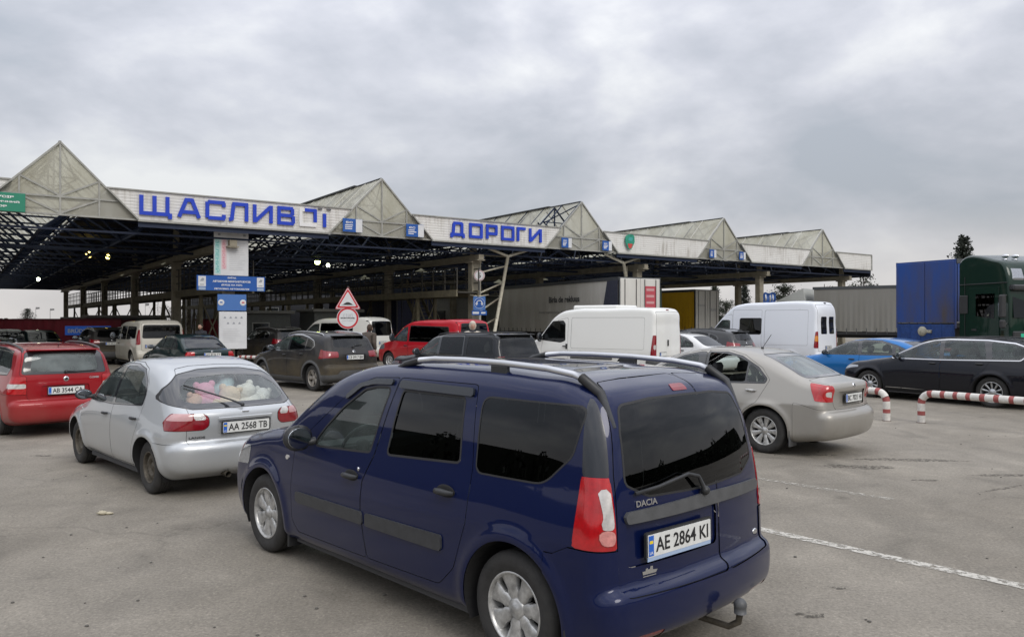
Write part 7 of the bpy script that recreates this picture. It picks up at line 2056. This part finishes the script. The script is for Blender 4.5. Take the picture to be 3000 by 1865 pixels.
    for i, (x, y, w, lab) in enumerate(((-27.2, 42.5, 5.6, 'dark red container with a blue banner at the far left behind the red estate'), (-34.5, 46.0, 5.2, 'dark red container cut off by the left edge of the picture'), (-20.3, 50.0, 2.6, 'small dark red container seen between the gallery columns'))):
        root = empty('container', (x, y, 0), .1, lab, 'container', 'dark red containers')
        q = MB(); V = []; F = []; n = int(w*8)
        for j in range(n+1):
            o_ = .03*(j % 4 in (1, 2)); V += [(w*j/n, -o_, .25), (w*j/n, -o_, 1.9)]
        for j in range(n): F.append((2*j, 2*j+2, 2*j+3, 2*j+1))
        q.add(V, F); q.box(0, w, .001, 2.4, .25, 1.9); q.obj('shell', rt, root)
        q = MB(); q.box(-.04, w+.04, -.06, .02, 1.86, 1.95); q.box(-.04, w+.04, -.06, .02, .15, .27); q.obj('frame', mat('dark_red_frame', (.12,.01,.02), .6), root)
        if i == 0:
            q = MB(); q.box(2.7, 5.1, -.07, -.045, 1.05, 1.55); bb = q.obj('banner', mat('glowing_banner_blue', (.03,.12,.50), .5, emit=(.02,.08,.35), estr=.3), root)  # banner given a weak blue glow of its own, no lamp
            text_obj('lettering', 'BRÜDER АВТО', .3, frame(Vector((3.9, -.075, 1.3)), (1,0,0), y=(0,0,1)), wi_(), bb, .002, fit=(2.1,.26), bold=.01)

def wi_(): return MT['white']

def build_buildings():
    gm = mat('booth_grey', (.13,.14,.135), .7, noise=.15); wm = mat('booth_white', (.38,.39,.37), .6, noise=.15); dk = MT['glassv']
    def booth(loc, rz, w, d, h, m, lab, win, roof=True, cat='booth', name='control_booth', group='control booths under the canopy'):
        root = empty(name, loc, rz, lab, cat, group)
        q = MB(); q.rbox(0, w, 0, d, 0, h, .03); q.obj('walls', m, root)
        if roof: q = MB(); q.rbox(-.15, w+.15, -.25, d+.15, h, h+.16, .03); q.obj('roof', mat('booth_roof', (.20,.20,.19), .6), root)
        for (x0, x1, z0, z1) in win:
            q = MB(); q.box(x0, x1, -.02, .0, z0, z1); f = q.obj('window', mat('window_dark', (.02,.024,.026), .08, coat=1.), root)
            q = MB(); 
            for a, b, c, e in ((x0-.05,x1+.05,z0-.05,z0),(x0-.05,x1+.05,z1,z1+.05),(x0-.05,x0,z0,z1),(x1,x1+.05,z0,z1)): q.box(a, b, -.035, .0, c, e)
            q.obj('frame', wm, f)
    ca = math.atan2(.58, .815)
    booth((-24.6, 45, 0), .1, 3.7, 2.4, 2.0, gm, 'long grey control booth left of the off-white van', [(2.6,3.4,.9,1.6)])
    booth((-27.0, 47, 0), .1, 1.2, 2.0, 1.9, wm, 'narrow white control booth beside the left gallery column', [(.3,.9,.9,1.6)])
    booth((-10.4, 41, 0), ca, 2.6, 2.2, 2.3, gm, 'grey control booth behind the notice boards', [(.5,1.2,1.0,1.8),(1.5,2.2,1.0,1.8)])
    booth((-13.7, 40, 0), ca, 2.4, 2.2, 2.2, gm, 'grey control booth beneath the first staircase', [(.4,1.2,1.0,1.7)])
    booth(tuple(cw(18, 66, 0)), ca, 46, 8, 5.2, mat('shed_dark', (.035,.037,.042), .8, noise=.3), 'long dark shed added to darken the view beyond the canopy', [(6*i+2, 6*i+3.5, 2.4, 3.4) for i in range(7)], False, 'shed', 'backdrop_shed', None)  # made-up shed, fills the gap beyond the canopy with dark
    booth((-7.5, 60, 0), .25, 8.5, 6, 3.6, wm, 'pale office building with a dark window beyond the second column', [(4.6,5.6,1.3,2.6),(1.0,2.4,1.3,2.6),(6.6,7.6,1.3,2.6)], True, 'building', 'office_building', None)

# ---------------------------------------------------------------- plants
def leaf_cloud(q, pts, size, rnd, flat=.0):
    for p in pts:
        s = size*rnd.uniform(.6, 1.4)
        a = Vector((rnd.gauss(0,1), rnd.gauss(0,1), rnd.gauss(0,1)*(.5 if flat else 1))).normalized(); b = a.cross(Vector((rnd.gauss(0,1), rnd.gauss(0,1), rnd.gauss(0,1)))).normalized()
        q.add([p-a*s, p+b*s*.6, p+a*s, p-b*s*.6], [(0,1,2,3)])

def tree(name, label, loc, h, w, kind, col, seed, cat='tree', group=None):
    rnd = random.Random(seed)
    root = empty(name, loc, 0, label, cat, group)
    q = MB()
    n = 8; q.tube([(0,0,-.1),(rnd.uniform(-.1,.1),0,h*.4),(0,rnd.uniform(-.1,.1),h*.92)], [h*.028, h*.018, h*.005], 7)
    limbs = []
    nl = 70 if kind == 'conifer' else 26
    for i in range(nl):
        f = (.10+.88*i/nl) if kind == 'conifer' else rnd.uniform(.25, .8)
        if kind == 'conifer': rr = w*(1-f)**.75*rnd.uniform(.6, 1.15)+.08; dz = rr*.10
        else: rr = w*rnd.uniform(.55, 1)*math.sin(math.pi*min(1, f+.1))**.5; dz = rr*rnd.uniform(.2, .7)
        th = i*2.399+rnd.uniform(-.3, .3)
        e = Vector((rr*math.cos(th), rr*math.sin(th), h*f+dz)); s = Vector((0, 0, h*f*.97))
        q.tube([s, (s+e)/2+Vector((0,0,.06*rr)), e], [h*.008, h*.005, h*.002], 4); limbs.append((s, e, rr))
    q.obj('trunk', mat('bark', (.045,.035,.028), .9, noise=.3), root)
    q = MB(); pts = []
    dens = int((5200 if kind == 'conifer' else 3800)/nl)
    for s, e, rr in limbs:
        for k in range(dens):
            t = rnd.uniform(.12, 1.06); c = s.lerp(e, t)
            sp = rr*.2+.08
            pts.append(c+Vector((rnd.gauss(0, sp), rnd.gauss(0, sp), rnd.gauss(0, sp*.55)-(.08*rr*t if kind == 'conifer' else 0))))
    leaf_cloud(q, pts, h*.0125, rnd)
    m = mat('foliage_'+name+str(seed % 3), col, .8, noise=.55, nscale=.9)
    q.obj('crown', m, root)

def build_plants():
    G = (.022,.030,.016); D = (.016,.022,.014); B = (.045,.035,.022)
    def at(px, d): return ((px-1216)/1850*d, d, 0)
    def H(ytop, d): return 1.87+(760-ytop)*d/1850
    L_ = [('conifer_tree','dense dark conifer rising above the green lorry',2287,553,62,1.9,'conifer',D),
          ('conifer_tree','small spruce on the horizon left of the canopy columns',65,731,95,1.7,'conifer',D),
          ('conifer_tree','pine tree behind the right end of the canopy',2052,634,84,2.2,'bushy',G),
          ('conifer_tree','pointed conifer between the yellow trailer and the fifth column',1768,672,95,1.6,'conifer',D),
          ('broadleaf_tree','rounded dark tree just right of the fifth column',1862,655,88,1.9,'bushy',G),
          ('conifer_tree','narrow conifer rising behind the yellow trailer',1697,676,92,1.4,'conifer',D),
          ('broadleaf_tree','reddish bare shrub tree above the grey trailer',1958,664,105,1.6,'bushy',(.07,.035,.032)),
          ('broadleaf_tree','dark tree left of the yellow trailer rear',1725,700,90,1.5,'bushy',D),
          ('broadleaf_tree','thin pale tree behind the black and blue cars',2160,640,110,1.2,'bushy',B),
          ('broadleaf_tree','dark tree between the gallery and the off-white van',420,728,70,2.0,'bushy',D)]
    for i, (nm, lab, px, yt, d, w, k, c) in enumerate(L_): tree(nm, lab, at(px, d), H(yt, d), w, k, c, 10+i, group='trees beyond the canopy')
    # far belt of trees, one mass; unseen rear arc added for window reflections
    rnd = random.Random(5); q = MB(); pts = []
    def belt(a0, a1, rad, hh, n):
        for i in range(n):
            a = a0+(a1-a0)*rnd.random(); r = rad*rnd.uniform(.95, 1.1)
            k = .55+.45*math.sin(a*23)*math.sin(a*7+1)+.25*math.sin(a*61)
            z = hh*max(.15, k)*rnd.random()**.7
            pts.append(Vector((r*math.sin(a), r*math.cos(a), z)))
    belt(R(14), R(60), 150, 5.2, 11000); belt(R(-60), R(14), 230, 3.0, 6000)
    leaf_cloud(q, pts, .42, rnd)
    belt2 = len(pts); pts = []
    belt(R(60), R(300), 90, 8.0, 15000); leaf_cloud(q, pts, .55, rnd)
    # a solid core so the belt is not see-through
    V = []; F = []; n = 240
    for i in range(n+1):
        a = 2*math.pi*i/n; back = R(60) < a < R(300)
        r = 94 if back else (155 if a < R(60) and a > R(14) else 235)
        k = .55+.45*math.sin((a if a < math.pi else a-2*math.pi)*23)*math.sin(a*7+1)
        hh = 6.5 if back else (2.6 if r == 155 else 1.3)
        V += [(r*math.sin(a), r*math.cos(a), -.2), (r*math.sin(a), r*math.cos(a), hh)]
    for i in range(n): F.append((2*i, 2*i+2, 2*i+3, 2*i+1))
    q.add(V, F)
    o = q.obj('treeline', mat('far_foliage', (.020,.024,.015), .9, noise=.5, nscale=.15)); tag(o, 'distant belt of dark trees, with an unseen rear arc added for reflections', 'trees', kind='stuff')
    # masts
    first = None
    for px, d, h in ((119,300,6.0),(375,300,9.5),(443,300,10),(345,330,8.5),(85,330,7)):
        if first is None:
            first = root = empty('street_lamp', at(px, d), 0, 'thin distant lamp post standing against the pale horizon on the left', 'street lamp', 'lamp posts on the left horizon')
            q = MB(); q.tube([(0,0,0),(0,0,1)], [.0012*100, .0008*100], 6); q.obj('post', mat('mast_grey', (.18,.18,.18), .6), root)
            q = MB(); q.tube([(0,0,.99),(1.6,0,1.0)], [.07,.05], 5); q.obj('arm', mat('mast_grey', (.18,.18,.18), .6), root)
            root.scale = (1, 1, h)
        else:
            c = copy_tree(first); c.location = at(px, d); c.scale = (1, 1, h)

# ---------------------------------------------------------------- people
def person(loc, rz, label, jacket, trousers, hair, hood=False, h=1.74, bend=0.):
    root = empty('person', loc, rz, label, 'person')
    k = h/1.75
    # skeleton: forward is -y
    b = bend
    def up(x, y, z):   # lean the upper body forward from the hips
        if z < .95: return (x*k, y*k, z*k)
        dz = z-.95; return (x*k, (y-dz*math.sin(b))*k, (.95+dz*math.cos(b))*k)
    J = [up(0,0,.95), up(0,.01,1.12), up(0,.01,1.30), up(0,0,1.43), up(0,-.01,1.50), up(0,-.02,1.56),
         up(-.19,.0,1.41), up(-.25,.02,1.14), up(-.24,-.12,.93), up(.19,.0,1.41), up(.25,.02,1.14), up(.22,-.14,.95),
         up(-.10,0,.88), up(-.11,-.02,.48), up(-.12,.02,.08), up(-.12,-.13,.04), up(.10,0,.88), up(.11,-.05,.48), up(.12,.0,.08), up(.12,-.15,.04)]
    E = [(0,1),(1,2),(2,3),(3,4),(4,5),(3,6),(6,7),(7,8),(3,9),(9,10),(10,11),(0,12),(12,13),(13,14),(14,15),(0,16),(16,17),(17,18),(18,19)]
    Rr = [.15,.135,.15,.12,.06,.055,.075,.055,.04,.075,.055,.04,.095,.07,.05,.04,.095,.07,.05,.04]
    def skin(name, verts, edges, rad, m, sub=2):
        me = bpy.data.meshes.new(name); me.from_pydata(verts, edges, []); o = bpy.data.objects.new(name, me); C.objects.link(o)
        md = o.modifiers.new('s', 'SKIN'); 
        for v, r in zip(me.skin_vertices[0].data, rad): v.radius = (r*k, r*k)
        me.skin_vertices[0].data[0].use_root = True
        o.modifiers.new('u', 'SUBSURF').levels = sub
        dg = bpy.context.evaluated_depsgraph_get(); dg.update()
        m2 = bpy.data.meshes.new_from_object(o.evaluated_get(dg)); bpy.data.objects.remove(o)
        m2.materials.clear(); m2.materials.append(m); m2.polygons.foreach_set('use_smooth', [True]*len(m2.polygons)); m2.name = name
        o = bpy.data.objects.new(name, m2); C.objects.link(o); o.parent = root; return o
    sk = mat('skin', (.42,.26,.19), .6)
    tr = mat('cloth'+str(trousers), trousers, .9); jk = mat('cloth'+str(jacket), jacket, .9, noise=.2)
    body = skin('body', J, E, Rr, tr)
    # jacket over torso and arms
    JJ = [J[0], J[1], J[2], J[3], J[4], J[6], J[7], J[8], J[9], J[10], J[11], up(0,0,.84)]
    skin('jacket', JJ, [(0,1),(1,2),(2,3),(3,4),(3,5),(5,6),(6,7),(3,8),(8,9),(9,10),(0,11)], [.185,.17,.18,.145,.09,.095,.075,.055,.095,.075,.055,.185], jk)
    hc = Vector(up(0,-.03,1.635))
    def hf(p):  # jaw narrower, brow
        return 1-.14*max(0, -p.z-.2)-.05*abs(p.x)*max(0, -p.z)
    q = MB(); q.sphere(hc, (.078*k,.098*k,.118*k), 20, 16, f=hf); q.sphere(hc+Vector((0,-.098*k,-.01)), (.014,.022,.026), 10, 8)
    for sd in (-1, 1): q.sphere(hc+Vector((sd*.078*k,.01,-.005)), (.012,.02,.03), 8, 6)
    q.sphere(hc+Vector((0,-.088*k,-.055)), (.028,.010,.008), 8, 6)
    hd = q.obj('head', sk, root)
    q = MB()
    for sd in (-1, 1): q.sphere(hc+Vector((sd*.030,-.088*k,.012)), (.012,.008,.008), 8, 6)
    q.obj('eyes', MT['black'], hd)
    hm = jk if hood else mat('hair'+str(hair), hair, .8)
    q = MB(); q.sphere(hc+Vector((0,.012 if hood else .022,.022)), (.112*k if hood else .088*k, .125*k if hood else .108*k, .145*k if hood else .125*k), 18, 12, f=lambda p: 1 if p.y > -.55 or p.z > .45 else .72)
    q.obj('hood' if hood else 'hair', hm, root)
    for sd, w, e in ((-1, J[8], J[7]), (1, J[11], J[10])):
        w = Vector(w); d = (w-Vector(e)).normalized(); q = MB()
        q.sphere(w+d*.045, (.03,.022,.05), 10, 8)
        for f in range(4):
            a = w+d*.085+Vector(((f-1.5)*.016,0,0)); q.tube([a, a+d*(.035+.006*(f in (1,2)))+Vector((0,-.004,0)), a+d*.062+Vector((0,-.018,0))], [.009,.008,.006], 6)
        a = w+d*.03+Vector((-sd*.025,0,0)); q.tube([a, a+d*.03+Vector((-sd*.02,-.008,0)), a+d*.055+Vector((-sd*.022,-.016,0))], [.010,.009,.007], 6)
        q.obj('hand', sk, root)
    return root

def build_people():
    person((-4.60, 24.7, 0), R(160), 'person in a brown jacket leaning behind the muddy crossover', (.07,.055,.045), (.02,.02,.03), (.05,.03,.02), bend=.25)
    person((-1.22, 24.1, 0), R(10), 'person in a pale beige hood standing behind the charcoal estate', (.50,.45,.38), (.03,.03,.04), (.1,.06,.04), hood=True, h=1.80)
    person((-12.1, 30.3, 0), R(-20), 'person in dark clothes standing by the first staircase', (.03,.032,.04), (.02,.02,.025), (.03,.02,.015), h=1.72)

def build_stains():
    rnd = random.Random(21); m = paint_line_mat('oil_stain', (.085,.076,.062), .54)
    for (px, y, w, l, a) in ((2035,1108,.28,.95,-.1),(2165,1092,.22,1.3,-.12),(2200,1140,.10,.35,0),(2385,1128,.15,.8,.1),(2380,1160,.05,1.0,.5),(100,1082,.12,.3,0),(1945,1080,.10,.5,0),(870,1190,.06,.3,.2),(1920,1460,.10,.2,0),(1990,1395,.06,.12,0)):
        d = 1850*1.87/(y-760); x = (px-1216)/1850*d; n = 28
        q = MB(); q.add([(0,0,0)]+[((l/2*(1+rnd.uniform(-.25,.25)))*math.cos(t), (w/2*(1+rnd.uniform(-.3,.3)))*math.sin(t), 0) for t in [2*math.pi*i/n for i in range(n)]], [(0,1+i,1+(i+1)%n) for i in range(n)])
        o = q.obj('oil_stain', m); o.location = (x, d, .0045); o.rotation_euler = (0,0,a); tag(o, kind='structure')

def build_litter():
    pm = mat('crumpled_paper', (.42,.38,.28), .8)
    q = MB(); q.sphere((0,0,.018), (.045,.03,.02), 10, 7, f=lambda p: 1+.25*math.sin(p.x*9+p.y*7)); q.sphere((.06,.01,.012), (.04,.025,.014), 8, 6, f=lambda p: 1+.2*math.sin(p.x*8))
    o = q.obj('crumpled_paper', pm); tag(o, 'small crumpled paper scrap on the asphalt left of the dark blue car', 'litter')
    d = 1850*1.87/(1221-760); o.location = ((243-1216)/1850*d, d, .0)
    rnd = random.Random(9); sm = mat('small_stone', (.10,.095,.085), .9)
    q = MB()
    for i in range(420):
        y = 2.5+rnd.random()**1.6*22; x = rnd.uniform(-1, 1)*(y*.75+1); r = rnd.uniform(.004, .012)
        q.sphere((x, y, r*.4), (r*1.3, r, r*.7), 5, 4)
    o = q.obj('grit', sm); tag(o, 'loose grit and small stones scattered on the asphalt', 'grit', kind='stuff')
VEH = [blue_estate, silver_hatch, red_estate, grey_saloon, black_estate, blue_fastback,
  lambda: crossover('crossover_car', 'mud-covered dark crossover with chrome window line and five-spoke wheels', (.012,.014,.02), anchor=(3.546,-.88,-5.3,20.5,(-.709,.706))),
  dark_wagon,
  lambda: small_saloon('saloon_car', 'dark green saloon car in front of the dusty off-white van', (.008,.022,.024), 1.76, 4.6, 1.42, (4.55,0,-9.3,24.2,(-.66,.75)), 'red', 'AO 8126 CT'),
  lambda: small_saloon('saloon_car', 'white saloon car seen between the two white vans', (.68,.69,.70), 1.72, 4.4, 1.40, (4.35,0,7.28,26.0,(-.70,.714)), 'redd', 'BC 1190 AA', 0),
  lambda: crossover('crossover_car', 'dark grey crossover in front of the tall white van', (.05,.052,.055), anchor=(4.3,0,8.5,28.0,(-.71,.70)), dirt=.2, h=.045, seal='blackpl', pl='BC 6702 OX'),
  lambda: van('panel'), lambda: van('tall'), lambda: van('redvan'), lambda: van('beigevan'), lambda: van('whitevan')]
import time
def run():
    setup_camera(); setup_light(); build_ground()
    build_canopy(); build_signs(); build_gallery(); build_lamps(); build_barriers(); build_trucks(); build_buildings(); build_plants(); build_stains(); build_litter()
    made = []
    for fn in VEH: made.append(fn())
    build_people()
    # more cars waiting under the canopy, copies of the crossover and the dark saloon
    spots = [(made[6], -18.0, 34.2, (-.62,.78), 'dark crossover parked left of the dusty off-white van'),
             (made[6], -10.7, 34.6, (-.70,.71), 'dark crossover in the shade just right of the white notice board'),
             (made[8], -22.6, 37.0, (-.66,.75), 'dark saloon car under the canopy behind the red estate'),
             (made[8], -26.0, 40.0, (-.66,.75), 'dark saloon car under the canopy in front of the dark red container')]
    for src, x, y, h, lab in spots:
        c = copy_tree(src); c['label'] = lab; place(c, None, 2.2, 0, x, y, h); c['group'] = 'cars waiting under the canopy'
run()
